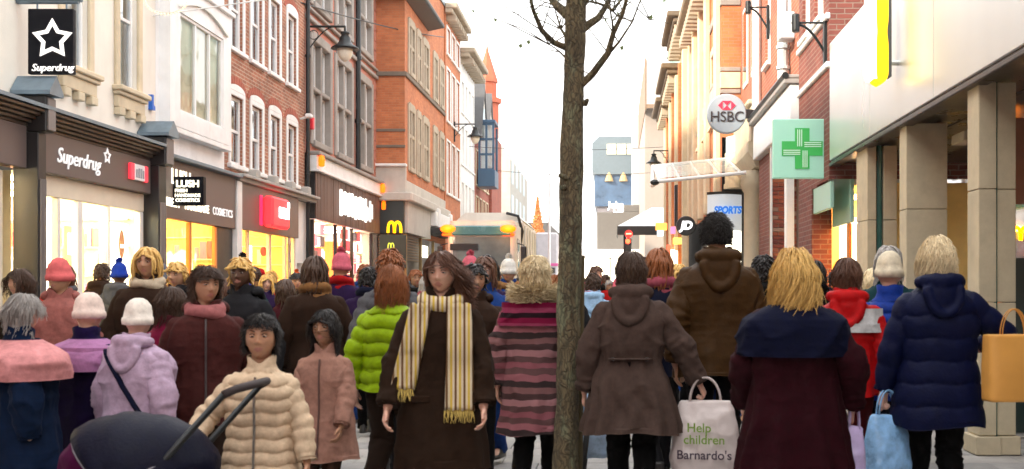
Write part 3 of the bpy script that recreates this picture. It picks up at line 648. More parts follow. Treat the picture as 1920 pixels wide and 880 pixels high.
for (a0, a1, z0, z1) in W5:
    mm = MB(); e = .12
    pe.box(mm, a0 - e, a0 + .07, -.2, .05, z0 - .1, z1 + .14, .015); pe.box(mm, a1 - .07, a1 + e, -.2, .05, z0 - .1, z1 + .14, .015)
    pe.box(mm, a0 + .071, a1 - .071, -.2, .046, z1 - .07, z1 + .2, .015); pe.box(mm, a0 + .071, a1 - .071, -.2, .09, z0 - .12, z0 + .03, .015)
    am = (a0 + a1) / 2; zt = z0 + (z1 - z0) * .55
    pe.box(mm, am - .07, am + .07, -.18, .03, z0 + .031, z1 - .071, .015)
    for q0, q1 in ((a0 + .071, am - .071), (am + .071, a1 - .071)): pe.box(mm, q0, q1, -.18, .025, zt - .06, zt + .06, .015)
    wo_ = mm.build('stone_window', M_BUFF, b5)
    for q0, q1 in ((a0 + .07, am - .07), (am + .07, a1 - .07)):
        for y0, y1 in ((z0 + .03, zt - .06), (zt + .06, z1 - .07)):
            g_ = MB(); g_.add([pe.pt(q0, -.12, y0), pe.pt(q1, -.12, y0), pe.pt(q1, -.12, y1), pe.pt(q0, -.12, y1)], [(0, 1, 2, 3)]); g_.build('pane', GLASS_SKY, wo_)
    c = MB(); c.add([pe.pt(a0, -.26, z0), pe.pt(a1, -.26, z0), pe.pt(a1, -.26, z1), pe.pt(a0, -.26, z1)], [(0, 1, 2, 3)]); c.build('blind', M_CURTAIN, wo_)
for zz, h, pr in ((8.08, .14, .07), (6.35, .09, .025), (5.85, .09, .025)):
    m = MB(); m.box(-7.9, XE + pr - .002, 34.902 - pr, 34.905, zz, zz + h, .015)
    if h > .1: m.box(XE - .01, XE + pr, 34.906, 43.0, zz, zz + h, .015)
    m.build('string_course', pmat('dark_stone', (.16, .13, .10), .85, var=.2), b5)
m = MB(); m.prism([(-7.9, 10.95), (-6.45, 10.95), (-6.0, 10.75), (-6.0, 10.6), (-6.45, 10.5), (-7.9, 10.5)], 'y', 34.4, 39.3); m.build('eaves', pmat('eaves_brown', (.10, .07, .055), .6, var=.2), b5)
m = MB(); m.tube([(-6.0, 34.4, 10.68), (-6.0, 39.35, 10.68)], .08, 8); m.build('gutter', M_IRON, b5)
MB().box(-15, XE + .05, 34.92, 43, 12.3, 12.5).build('roof', M_LEAD, b5)
m = MB(); m.box(-7.9, XE + .06, 34.80, 34.9, 4.45, 5.25, .02); m.box(XE - .2, XE + .06, 34.901, 43, 4.45, 4.84, .02); m.build('stone_band', pmat('pale_stone', (.50, .47, .42), .8, var=.12, dirt=.25), b5)
m = MB(); m.box(-7.9, XE + .26, 34.60, 34.905, 4.18, 4.449, .03); m.box(XE - .2, XE + .26, 34.906, 43, 4.18, 4.449, .03); m.build('cornice', MATS['pale_stone'], b5)
m = MB(); m.box(-7.9, XE + .08, 34.70, 34.9, 5.252, 5.34, .02); m.build('white_ledge', M_WHITE, b5)
DK = pmat('dark_green_panel', (.012, .022, .016), .35, var=.1)
m = MB(); m.box(-7.38, XE, 34.72, 34.9, 3.18, 4.178, .01); m.build('fascia', pmat('charcoal_fascia', (.018, .026, .026), .4), b5)
m = MB(); m.box(XE - .15, XE + .10, 34.906, 39.3, 3.2, 4.178, .01); m.build('stone_fascia', MATS['pale_stone'], b5)
for k in range(9):
    m = MB(); m.box(-7.38, XE - .002, 34.76, 34.80, 2.35 + k * .088, 2.40 + k * .088, .005); m.build('slat', pmat('slat_wood', (.16, .09, .04), .5), b5)
    m = MB(); m.box(XE - .06, XE - .02, 34.95, 37.6, 2.35 + k * .088, 2.40 + k * .088, .005); m.build('slat', MATS['slat_wood'], b5)
MB().box(-7.9, XE - .10, 34.83, 34.9, 0, 3.178).build('shop_wall', M_SHOPBLACK, b5)
MB().box(XE - .3, XE - .12, 34.905, 43, 0, 3.178).build('shop_wall', M_SHOPBLACK, b5)
for yy in (34.95, 37.7, 40.3): MB().box(XE - .05, XE + .05, yy, yy + .09, 0, 3.18, .01).build('post', pmat('brass_post', (.35, .24, .10), .4, metal=.6), b5)
MB().box(XE - .1, XE - .04, 38.4, 39.5, 2.55, 2.95, .01).build('lit_sign', emis('pale_lit_sign', (1, .95, .7), 1.4), b5)
def arches(mb, P, wdt, h, t, depth):
    """Twin-arch M as two bent bars."""
    for sx in (-1, 1):
        pts = []
        for k in range(17):
            a = math.pi * k / 16
            pts.append((sx * wdt * .25 - math.cos(a) * wdt * .25, math.sin(a) ** .62 * h if 0 < k < 16 else 0))
        for k in range(16):
            (x0, z0), (x1, z1) = pts[k], pts[k + 1]; d = Vector((x1 - x0, z1 - z0)); n_ = Vector((-d.y, d.x)).normalized() * t / 2
            q = [(x0 + n_.x, z0 + n_.y), (x1 + n_.x, z1 + n_.y), (x1 - n_.x, z1 - n_.y), (x0 - n_.x, z0 - n_.y)]
            mb.add([P(a_, b_, 0) for a_, b_ in q] + [P(a_, b_, depth) for a_, b_ in q], [(0, 1, 2, 3), (4, 5, 6, 7), (0, 1, 5, 4), (2, 3, 7, 6), (1, 2, 6, 5), (0, 3, 7, 4)])
E_M = emis('arch_yellow', (1, .58, .0), .75)
c = at(740, 437, 34.74); m = MB(); arches(m, lambda a, b, d: (c.x + a, 34.74 - d, c.z + b), .40, .34, .075, .05); m.build('arch_emblem', E_M, b5)
m = MB(); q0 = at(712, 503, 34.7); q1 = at(762, 441, 34.7); m.box(q0.x, q1.x, 34.66, 34.70, q0.z, q1.z, .01); gs_ = m.build('green_sign', DK, b5)
E_MG = emis('dim_yellow_green', (.45, .5, .04), .5)
c = at(733, 467, 34.66); m = MB(); arches(m, lambda a, b, d: (c.x + a, 34.655 - d, c.z + b), .18, .18, .03, .01); m.build('arch_emblem', E_MG, gs_)
text('lettering', '140', .30, E_MG, gs_, tuple(at(727, 478, 34.65)), (R(90), 0, 0), .006, offset=.008, xs=.9)
c = at(742, 484, 34.65); m = MB(); m.prism([(c.x - .045, c.z - .02), (c.x + .045, c.z - .02), (c.x + .045, c.z + .1), (c.x + .08, c.z + .1), (c.x, c.z + .2), (c.x - .08, c.z + .1), (c.x - .045, c.z + .1)], 'y', 34.645, 34.655); m.build('arrow', M_SIGNW, gs_)
for k in range(2): c = at(733, 489 + 6 * k, 34.65); m = MB(); m.box(c.x - .2, c.x + .2, 34.65, 34.657, c.z, c.z + .025); m.build('small_print', E_MG, gs_)
MB().box(XE - .02, XE + .9, 39.2, 42.2, 3.35, 3.62, .05).build('dark_canopy', M_SHOPBLACK, b5)
m = MB(); m.box(XE - .1, XE + .3, 39.32, 43, 3.65, 4.178, .03); m.box(XE - .1, XE + .35, 39.6, 39.95, 3.5, 4.3, .03); m.box(XE - .1, XE + .35, 42.5, 42.9, 3.5, 4.3, .03); m.build('white_shop_cornice', M_WHITE, b5)

# ================================================================= LEFT further on
def simple_front(name, label, x, y0, y1, z1, wall, wins, fmat=M_WHITE, z0=0, eave=None, shop=None, depth=8, s=1, smat=None, surround=.08, rows=(.5,), cols=()):
    b = thing(name, label, 'building', (x - s * 2, (y0 + y1) / 2, 0)); p = Plane('x', x, s)
    m = MB(); p.wall(m, y0, y1, 0, z1, wins, .15)
    if True:  # end wall turned to the camera
        m.add([(x, y0, 0), (x - s * depth, y0, 0), (x - s * depth, y0, z1), (x, y0, z1)], [(0, 1, 2, 3)])
    m.build('wall', wall, b)
    core(b, min(x - s * .9, x - s * depth), max(x - s * .9, x - s * depth), y0 + .05, y1 - .02, 0.1, z1 - .05)
    for q in wins: window(b, p, *q, .12, .06, cols, rows, fmat, .05, sill=.07, smat=smat, surround=surround, cur=random.choice([M_CURTAIN, M_CURTAIN2]), curd=.06)
    if eave:
        m = MB(); p.box(m, y0 - .1, y1 + .1, -.01, eave, z1 - .35, z1 - .18, .03); p.box(m, y0 - .1, y1 + .1, -.01, eave * 1.6, z1 - .178, z1 + .05, .04); m.build('cornice', smat or M_BUFF, b)
        k = y0 + .2
        while k < y1: m = MB(); p.box(m, k, k + .12, -.01, eave * 1.3, z1 - .6, z1 - .352, .02); m.build('cornice_bracket', smat or M_BUFF, b); k += .5
    return b, p
def grid_wins(y0, y1, n, w_, zs): 
    st = (y1 - y0) / n; return [(y0 + st * (k + .5) - w_ / 2, y0 + st * (k + .5) + w_ / 2, a, b) for k in range(n) for a, b in zs]
b6, p6 = simple_front('brick_building', 'orange brick building with tall white windows beyond the corner restaurant', -6.45, 43.02, 47.2, 12.4, BR3, grid_wins(43.1, 47.1, 3, .85, ((5.2, 7.2), (8.0, 10.0), (10.6, 11.6))), eave=.3)
b7, p7 = simple_front('white_building', 'white rendered building with dark stone cornice beside the truck', -6.45, 47.22, 52.0, 11.6, M_WHITE, grid_wins(47.3, 51.9, 4, .7, ((4.4, 6.0), (6.8, 8.4), (9.0, 10.3))), eave=.4)
BR4 = brick_mat('red_brick_far', (.36, .08, .045), (.28, .06, .04), (.3, .16, .12), .008, .2)
b8, p8 = simple_front('gabled_building', 'red brick building with steep slate gables and a blue glazed oriel', -6.45, 52.02, 58.0, 8.7, BR4, grid_wins(52.2, 57.8, 4, .8, ((4.2, 5.8), (6.4, 8.0))), pmat('buff_frame', (.6, .5, .34), .6))
for y0 in (52.1, 55.1):
    m = MB(); m.prism([(y0, 8.7), (y0 + 2.8, 8.7), (y0 + 1.4, 11.3)], 'x', -6.5, -6.2); gb = m.build('gable', M_CREAM, b8)
    m = MB(); m.prism([(y0 - .15, 8.6), (y0 + 1.4, 11.35), (y0 + 2.95, 8.6), (y0 + 2.8, 8.5), (y0 + 1.4, 11.1), (y0, 8.5)], 'x', -9.5, -6.12); m.build('slate_roof', pmat('slate', (.075, .075, .078), .5, var=.25), b8)
    m = MB(); m.box(-6.199, -6.17, y0 + 1.1, y0 + 1.7, 8.9, 10.1, .02); m.build('gable_window', M_CURTAIN, gb)
oy = 52.6; q0 = at(899, 350, oy); q1 = at(925, 233, oy); BL = pmat('blue_frame', (.03, .085, .16), .4, var=.1)
ob = MB()
for xx in (q0.x, (q0.x + q1.x) / 2, q1.x): ob.box(xx - .05, xx + .05, oy - .05, oy + .05, q0.z + .8, q1.z)
for zz in np.linspace(q0.z + .8, q1.z, 4): ob.box(q0.x - .049, q1.x + .049, oy - .045, oy + .045, zz - .05, zz + .05)
for yy in (oy + 1.5,): ob.box(q1.x - .05, q1.x + .05, yy - .05, yy + .05, q0.z + .8, q1.z)
ob.box(q0.x - .1, q1.x + .1, oy - .1, oy + 1.6, q1.z + .051, q1.z + .2, .02); ob.box(q0.x - .08, q1.x + .08, oy - .08, oy + 1.58, q0.z, q0.z + .8, .02)
oo = ob.build('oriel', BL, b8)
for k in range(3):
    zz = np.linspace(q0.z + .8, q1.z, 4); m = MB(); m.add([(q0.x, oy, zz[k] + .05), (q1.x, oy, zz[k] + .05), (q1.x, oy, zz[k + 1] - .05), (q0.x, oy, zz[k + 1] - .05)], [(0, 1, 2, 3)]); m.build('oriel_pane', GLASS_SKY, oo)
MB().box(q0.x + .05, q1.x - .1, oy + .3, oy + .34, q0.z + .8, q1.z).build('oriel_blind', M_CURTAIN2, oo)
b9 = thing('spire_building', 'building with a slim red brick spire rising above the gables', 'building', (-7.5, 60, 0))
MB().box(-13, -6.3, 58.02, 63, 0, 9.6).build('wall', BR4, b9)
m = MB(); m.lathe([(.62, 9.4), (.62, 11.2), (.75, 11.25), (.75, 11.5), (.5, 11.55), (.5, 12.3), (.58, 12.35), (.55, 12.5), (.08, 14.0), (.03, 14.3)], (-6.65, 59, 0), 8); m.build('spire', pmat('spire_red', (.50, .12, .06), .8, var=.15), b9)
b10 = thing('pale_building', 'pale gable-ended building at the far end of the shopping row', 'building', (-7.6, 74, 0))
m = MB(); m.prism([(-12, 0), (-6.45, 0), (-6.45, 9.6), (-7.8, 11.6), (-12, 11.6)], 'y', 70, 84); m.build('wall', pmat('pale_render', (.40, .385, .35), .8, dirt=.15), b10)
for k in range(4):
    for j in range(3): 
        mm = MB(); mm.box(-6.449, -6.43, 71 + 3 * k, 72.2 + 3 * k, 4 + 2.1 * j, 5.4 + 2.1 * j, .02); mm.build('window', M_CURTAIN, b10)
# ================================================================= RIGHT 1: steel canopy on stone columns
XR = 3.0
M_STEEL = pmat('brushed_steel', (.74, .76, .73), .30, metal=.6, var=.06, vscale=.8, stretch=(1, 1, .1))
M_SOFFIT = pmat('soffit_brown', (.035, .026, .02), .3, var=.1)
M_COL = pmat('column_stone', (.52, .44, .30), .75, var=.14, vscale=6, bump=.3, bscale=70, dirt=.2)
r1 = thing('canopy_building', 'shop with brushed steel canopy fascia resting on tan stone columns', 'building', (5.5, 10, 0))
yj = [2.0, 5.2, 7.8, 10.5, 13.1, 15.55]
for k in range(5):
    m = MB(); m.box(XR, XR + .12, yj[k] + .006, yj[k + 1] - .006, 3.2, 4.83, .01); m.build('steel_panel', M_STEEL, r1)
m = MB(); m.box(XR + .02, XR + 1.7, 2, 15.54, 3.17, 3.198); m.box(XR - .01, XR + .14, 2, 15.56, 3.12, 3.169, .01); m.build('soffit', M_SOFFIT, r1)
m = MB(); m.box(XR + .6, XR + .64, 2, 15.5, 3.155, 3.169); m.build('soffit_joint', M_BLACK, r1)
m = MB(); m.box(XR + .121, 12, 2, 15.56, 4.6, 4.84); m.build('canopy_roof', M_LEAD, r1)
m = MB(); m.box(XR + 1.7, 12, 2, 15.5, 3.2, 4.59); m.build('upper_wall', M_COL, r1)
def column(x0, x1, y0, y1):
    zc = [0.02, .18, 1.3, 2.25, 3.15]
    for k in range(4):
        m = MB(); e = .03 if k == 0 else 0; m.box(x0 - e, x1 + e, y0 - e, y1 + e, zc[k] + .003, zc[k + 1] - .003, .006); co = m.build('column_block', M_COL, r1)
column(3.06, 3.21, 9.38, 9.68); column(3.225, 3.38, 9.40, 9.66)
column(3.06, 3.49, 11.7, 11.98); column(3.06, 3.17, 13.5, 14.1); column(3.26, 3.42, 13.5, 14.1)
for (x, y) in ((3.217, 9.42), (3.215, 13.56)):
    m = MB(); m.tube([(x, y, 0), (x, y, 3.15)], .014 if y < 10 else .04, 8); m.build('glass_edge' if y < 10 else 'downpipe', pmat('teal_glass_edge', (.03, .12, .10), .2), r1)
m = MB(); m.box(3.10, 3.12, 9.685, 9.69, 1.9, 2.2); m.build('plaque', M_STEEL, r1)
m = MB(); m.box(3.38, 3.52, 9.0, 9.03, 0, 3.15); m.build('window_mullion', M_STEEL, r1)
for k in range(5):
    m = MB(); m.add([(4.4, 3 + 2.5 * k, .3), (4.4, 5.45 + 2.5 * k, .3), (4.4, 5.45 + 2.5 * k, 3.1), (4.4, 3 + 2.5 * k, 3.1)], [(0, 1, 2, 3)]); m.build('shop_pane', GLASS, r1)
    MB().box(4.36, 4.44, 5.45 + 2.5 * k, 5.5 + 2.5 * k, 0, 3.15, .006).build('shop_post', M_STEEL, r1)
MB().box(4.34, 4.46, 2.5, 15.5, 0, .3, .01).build('stall_riser', M_SHOPBLACK, r1)
m = MB(); m.add([(6.5, 2, 0), (6.5, 15.5, 0), (6.5, 15.5, 3.2), (6.5, 2, 3.2)], [(0, 1, 2, 3)]); m.add([(4.41, 15.48, 0), (6.5, 15.48, 0), (6.5, 15.48, 3.2), (4.41, 15.48, 3.2)], [(0, 1, 2, 3)]); m.build('interior_wall', pmat('dim_brown_wall', (.22, .12, .08), .7), r1)
for k in range(3): MB().box(5.0, 5.9, 5 + 3.5 * k, 5.2 + 3.5 * k, 3.05, 3.1).build('ceiling_light', pmat('dim_ceiling_light', (1, .8, .5), .5, var=0, emit=(1, .75, .4), estr=2.5), r1)
MB().box(4.40, 4.46, 12.1, 12.32, 2.4, 2.95, .01).build('amber_sign', emis('amber_sign', (1, .36, .02), .9), r1)
MB().box(3.5, 3.9, 11.2, 11.6, 2.9, 3.0, .01).build('soffit_lamp', M_COL, r1)
c = at(1913, 440, 11.0); m = MB(); arches(m, lambda a, b, d: (c.x + a, 11.0 - d, c.z + b - .06), .15, .13, .03, .02); m.build('arch_emblem', E_M, r1)
MB().box(3.92, 4.3, 11.02, 11.05, 2.25, 3.1).build('brown_panel', pmat('brown_panel', (.35, .14, .08), .5), r1)
MB().box(3.92, 4.35, 11.02, 11.05, 0.0, 1.72).build('glass_screen', pmat('dark_glass_screen', (.03, .05, .045), .1), r1)
MB().box(3.90, 4.36, 11.0, 11.06, 1.9, 1.98, .01).build('white_rail', M_WHITE, r1)
# big yellow stand-off sign: rounded bar with a waist, thick edge turned to the camera
ys = 11.8
prof = []
for k in range(32):
    a = 2 * math.pi * k / 32; zz = math.sin(a); yy = math.cos(a)
    rr = .30 * (1 - .0 * zz); prof.append((ys + yy * .20, 3.83 + zz * .26))
def lobe(cz, ry, rz): return [(ys + ry * math.cos(2 * math.pi * k / 28), cz + rz * math.sin(2 * math.pi * k / 28)) for k in range(28)]
sgn = thing('yellow_sign', 'tall yellow rounded stand-off sign with white lit face on the steel canopy', 'sign', (XR, ys, 3.58))
xc = XR - .21; NZ = 48; rim = []; 
for k in range(NZ + 1):     # lobed outline seen from the street's end: round foot, narrow waist
    t = k / NZ; z = 3.56 + 1.3 * t; env = math.sqrt(max(0, 1 - max(0, .10 - t) ** 2 / .01)) * math.sqrt(max(0, 1 - max(0, t - .90) ** 2 / .01)); rim.append((.085 * env * (1 - .16 * math.exp(-((t - .42) / .07) ** 2)), z))
poly = [(xc + a_, z) for a_, z in rim] + [(xc - a_, z) for a_, z in reversed(rim)]
m = MB(); m.prism(poly, 'y', ys - .10, ys + .10); m.build('yellow_rim', emis('sign_yellow', (1, .60, 0), .5, (.85, .52, 0)), sgn)
face = [(xc - a_ * .55, z) for a_, z in rim[2:-2]] + [(xc - a_ - .035, z) for a_, z in reversed(rim[2:-2])]
m = MB(); m.prism(face, 'y', ys - .115, ys + .115); m.build('lit_face', emis('sign_face', (1, .95, .80), 1.0), sgn)
m = MB(); m.prism([(xc + .088 + .035 * (1 if a_ > .02 else 0), z) for a_, z in rim[3:-3]] + [(xc + a_ * .7, z) for a_, z in reversed(rim[3:-3])], 'y', ys - .08, ys + .08); m.build('back_box', pmat('sign_back', (.08, .09, .10), .4), sgn)
for zz in (3.8, 4.5): 
    m = MB(); m.tube([(XR - .12, ys, zz), (XR + .01, ys, zz)], .03, 8); m.build('stand_off', M_STEEL, sgn)

# ================================================================= RIGHT 2: dark brick house and chemist below (green cross)
BRD = brick_mat('dark_red_brick', (.20, .055, .04), (.15, .04, .03), (.22, .14, .11), .009, .25)
pr = Plane('x', XR, -1)
r2 = thing('brick_building', 'dark red brick building with white stone bands behind the green cross sign', 'building', (5, 17, 0))
W = [(16.0, 16.7, 5.35, 7.0), (17.1, 17.75, 5.35, 7.0)]
m = MB(); pr.wall(m, 15.57, 18.1, 2.95, 10, W, .15); m.add([(XR, 15.57, 2.95), (9, 15.57, 2.95), (9, 15.57, 10), (XR, 15.57, 10)], [(0, 1, 2, 3)]); m.build('wall', BRD, r2)
core(r2, XR + .85, 11, 15.6, 18.08, 3.2, 9.95)
for q in W: window(r2, pr, *q, .12, .06, (), (.5,), M_WHITE, .05, sill=.08)
for zz in (4.5, 5.18): m = MB(); m.box(XR - .05, XR + .02, 15.56, 18.09, zz, zz + .09, .015); m.build('stone_band', M_WHITE, r2)
m = MB(); m.box(XR - .01, XR + .3, 16.9, 18.08, 0, 2.94, .01); m.build('pier', BRD, r2)
MINT = pmat('mint_panel', (.36, .62, .52), .4, var=.05)
m = MB(); m.box(XR + .30, XR + .36, 15.6, 16.9, 2.35, 3.15, .01); m.build('mint_fascia', MINT, r2)
m = MB(); m.box(XR + .02, XR + .08, 15.60, 17.6, 2.55, 2.93, .01); m.build('mint_board', MINT, r2)
interior(r2, XR + .35, -1, 2.2, 15.6, 18.05, 2.9, M_WARMWALL, E_WARM, 3)
MB().box(3.42, 3.9, 16.9, 16.95, .3, 2.5, .01).build('lightbox', E_BOX, r2)
MB().box(3.32, 3.37, 15.8, 15.95, .02, 2.35, .01).build('door_frame', pmat('orange_frame', (0, 0, 0)), r2)
MB().box(3.15, 3.32, 17.4, 17.5, .0, 2.0, .01).build('yellow_panel', E_YEL, r2)
xs_ = thing('pharmacy_sign', 'square mint green sign with a dark green cross above the crowd', 'sign', at(1501, 336, 16.0))
c0 = at(1449, 335, 16); c1 = at(1556, 224, 16)
m = MB(); m.box(c0.x, c1.x, 15.96, 16.08, c0.z, c1.z, .012); m.build('light_box', pmat('mint_box', (.32, .60, .47), .4, var=.03, spec=.2, emit=(.36, .68, .54), estr=.07), xs_)
GR = pmat('cross_green', (.02, .28, .05), .4, var=.05, emit=(.03, .42, .08), estr=.12); cx, cz = (c0.x + c1.x) / 2 + .005, (c0.z + c1.z) / 2; e = .29; t = .103
m = MB(); m.prism([(cx - t, cz - e), (cx + t, cz - e), (cx + t, cz - t), (cx + e, cz - t), (cx + e, cz + t), (cx + t, cz + t), (cx + t, cz + e), (cx - t, cz + e), (cx - t, cz + t), (cx - e, cz + t), (cx - e, cz - t), (cx - t, cz - t)], 'y', 15.945, 15.959); m.build('cross', GR, xs_)
ln = MB(); LW = .007
for k in range(3):
    o = .02 + k * .028
    ln.box(cx - t + .03 + k * .028, cx - t + .03 + k * .028 + 2 * LW, 15.94, 15.9449, cz + .03, cz + e - .02); ln.box(cx + t - .03 - k * .028 - 2 * LW, cx + t - .03 - k * .028, 15.94, 15.9449, cz - e + .02, cz - .03)
    ln.box(cx + .03, cx + e - .02, 15.94, 15.9449, cz + o, cz + o + 2 * LW); ln.box(cx - e + .02, cx - .03, 15.94, 15.9449, cz - o - 2 * LW, cz - o)
ln.build('cross_lines', pmat('cross_line', (.6, .85, .7), .4), xs_)
m = MB(); m.box(c1.x - .01, c1.x + .35, 15.99, 16.05, cz + .1, cz + .16); m.box(c1.x - .01, c1.x + .35, 15.99, 16.05, cz - .2, cz - .14); m.build('bracket', M_STEEL, xs_)

# ================================================================= RIGHT 3: white shopfront with gutter, orange brick above
r3 = thing('brick_building', 'brick building with white gutter cornice and a white rainwater pipe', 'building', (5, 20.5, 0))
BRR = brick_mat('bright_orange_brick', (.58, .19, .07), (.50, .15, .05), (.38, .20, .12), .007, .2)
m = MB(); pr.wall(m, 18.102, 22.9, 4.9, 10.5, [(18.9, 19.6, 5.8, 7.6), (21.4, 22.1, 5.8, 7.6)], .15); m.build('wall', brick_mat('brown_red_brick', (.36, .11, .06), (.28, .08, .045), (.34, .22, .16), .008, .22), r3)
for q in ((18.9, 19.6, 5.8, 7.6), (21.4, 22.1, 5.8, 7.6)): window(r3, pr, *q, .12, .06, (), (.5,), M_WHITE, .05, sill=.08)
core(r3, XR + .85, 11, 18.12, 22.88, 4.95, 10.4)
m = MB(); m.box(XR - .15, XR + .5, 18.15, 22.85, 4.05, 4.75, .02); m.build('white_fascia', pmat('white_fascia', (.74, .78, .80), .45, var=.05, dirt=.1), r3)
m = MB(); m.box(XR - .24, XR + .4, 18.11, 22.88, 4.752, 4.83, .01); m.box(XR - .18, XR + .4, 18.11, 22.88, 4.83, 4.9, .02); m.build('gutter_cornice', pmat('grey_lead_trim', (.28, .27, .26), .5, var=.2), r3)
m = MB(); m.tube([(XR - .22, 18.1, 4.88), (XR - .22, 22.88, 4.88)], .055, 8); m.build('gutter', M_IRON, r3)
PALE = pmat('pale_blue_pipe', (.55, .62, .66), .4, var=.05)
m = MB(); m.tube([(XR - .12, 19.0, 4.95), (XR - .12, 19.0, 10)], .085, 10); 
for zz in (5.15, 5.5, 7.0): m.tube([(XR - .12, 19.0, zz), (XR - .12, 19.0, zz + .05)], .12, 10)
m.tube([(XR - .12, 19.25, 4.95), (XR - .12, 19.25, 10)], .06, 10); m.build('rainwater_pipe', PALE, r3)
m = MB(); m.box(XR - .26, XR, 18.45, 18.75, 5.55, 6.0, .02); m.build('junction_box', PALE, r3)
# pilaster, brick pier and its bricks (near enough to be told apart)
m = MB(); m.box(XR - .14, XR - .01, 18.5, 18.75, 0, 4.04, .01); m.box(XR - .18, XR + .02, 18.46, 18.79, 1.9, 1.97, .015); m.build('white_pilaster', M_WHITE, r3)
MB().box(XR - .08, XR + .4, 20.55, 21.0, 0, 4.04).build('pier_mortar', pmat('mortar', (.30, .22, .17), .9, var=.2), r3)
BRK = [pmat('pier_brick_%d' % i, c, .85, var=.25, vscale=14, bump=.4, bscale=60) for i, c in enumerate([(.34, .09, .045), (.26, .065, .04), (.42, .13, .06), (.20, .05, .035), (.36, .22, .16)])]
bme = []
for k in range(5):
    m = MB(); m.box(0, .215, 0, .02, 0, .066, .006); me = m.mesh('brick'); me.materials.append(BRK[k]); bme.append(me)
    m = MB(); m.box(0, .1, 0, .02, 0, .066, .006); me = m.mesh('brick'); me.materials.append(BRK[k]); bme.append(me)
for j in range(26, 54):
    seq = (0, 0) if j % 2 else (1, 0, 1); x = XR - .08
    for q in seq:
        o = bpy.data.objects.new('brick', bme[2 * random.choice([0, 0, 1, 1, 2, 2, 3, 4]) + q]); COL.objects.link(o); o.location = (x, 20.532 + random.uniform(-.004, .003), j * .075 + .004); attach(o, r3); x += (.1 if q else .215) + .010
m = MB(); m.box(XR - .12, XR - .085, 20.5, 20.56, 0, 4.04, .005); m.build('white_edge', M_WHITE, r3)
MB().box(XR + .42, XR + .6, 18.8, 20.54, 0.0, 4.04).build('shop_wall', BRD, r3)
MB().box(XR - .02, XR + .3, 21.01, 22.88, 0.0, 4.04).build('shop_wall', BRD, r3)

# ================================================================= RIGHT 4: stone bank front (HSBC) with round column
r4 = thing('stone_building', 'buff stone bank front with projecting stone canopy and round column', 'building', (5, 24.5, 0))
M_BST = pmat('bank_stone', (.50, .42, .30), .8, var=.14, bump=.25, bscale=50, dirt=.22)
m = MB(); m.prism([(XR + .6, 3.75), (XR - .08, 3.95), (XR - .24, 4.25), (XR - .24, 4.45), (XR + .6, 4.45)], 'y', 22.92, 26.3); m.build('stone_canopy', M_BST, r4)
m = MB(); m.box(XR - .18, XR + .5, 22.92, 26.3, 4.452, 5.2, .03); m.box(XR - .26, XR + .5, 22.91, 26.3, 5.202, 5.32, .03); m.build('stone_parapet', M_BST, r4)
m = MB(); m.box(XR, 11, 22.92, 26.3, 5.33, 11); m.build('wall', MATS['brown_red_brick'], r4)
for k in range(2):
    m = MB(); m.box(XR - .03, XR + .01, 23.4 + 1.5 * k, 24.2 + 1.5 * k, 6, 7.8, .01); wf = m.build('window', M_WHITE, r4); m = MB(); m.box(XR - .035, XR - .0301, 23.48 + 1.5 * k, 24.12 + 1.5 * k, 6.1, 7.7); m.build('pane', GLASS_SKY, wf)
cc = at(1419, 400, 23.6)
m = MB(); m.lathe([(.26, 0), (.26, .2), (.2, .25), (.19, 3.45), (.23, 3.5), (.26, 3.62), (.26, 3.9)], (2.93, 23.5, 0), 24); m.build('round_column', M_BST, r4, True)
MB().box(XR + .35, 11, 22.92, 26.3, 0, 3.74).build('shop_wall', M_BST, r4)
m = MB(); m.tube([(XR - .10, 22.7, 4.9), (XR - .10, 22.7, 11)], .09, 10); m.build('white_pipe', M_WHITE, r4)
hs = thing('round_sign', 'round white projecting sign with red hexagon emblem reading HSBC', 'sign', at(1362, 250, 22.6))
HY = 22.6; cc = at(1362, 214, HY); rr = 37 / F * HY
m = MB(); m.lathe([(rr - .02, HY - .07), (rr, HY - .05), (rr, HY + .07), (rr - .02, HY + .09)], (cc.x, 0, cc.z), 48, 'y'); m.build('disc', pmat('sign_disc', (.34, .40, .46), .4, var=.03, spec=.2), hs)
HR = pmat('sign_hex_red', (.75, .02, .05), .4, emit=(.8, .02, .05), estr=.25); h = at(1362, 199, HY); a, b_ = .175, .09
m = MB()
for poly in ([(-a / 2, b_), (0, 0), (a / 2, b_)], [(-a / 2, -b_), (a / 2, -b_), (0, 0)], [(-a / 2, b_), (-a, 0), (-a / 2, -b_)], [(a / 2, b_), (a / 2, -b_), (a, 0)]):
    m.prism([(h.x + q[0], h.z + q[1]) for q in poly], 'y', HY - .085, HY - .072)
m.build('hexagon_emblem', HR, hs)
text('lettering', 'HSBC', .295, pmat('sign_ink', (.03, .025, .03), .5), hs, (cc.x + .005, HY - .08, at(0, 221, HY).z), (R(90), 0, 0), .008, offset=.002, xs=.95)
m = MB(); m.box(cc.x + rr - .02, XR - .1, HY - .04, HY + .06, cc.z - .09, cc.z + .09, .01); m.build('bracket', M_BLACK, hs)

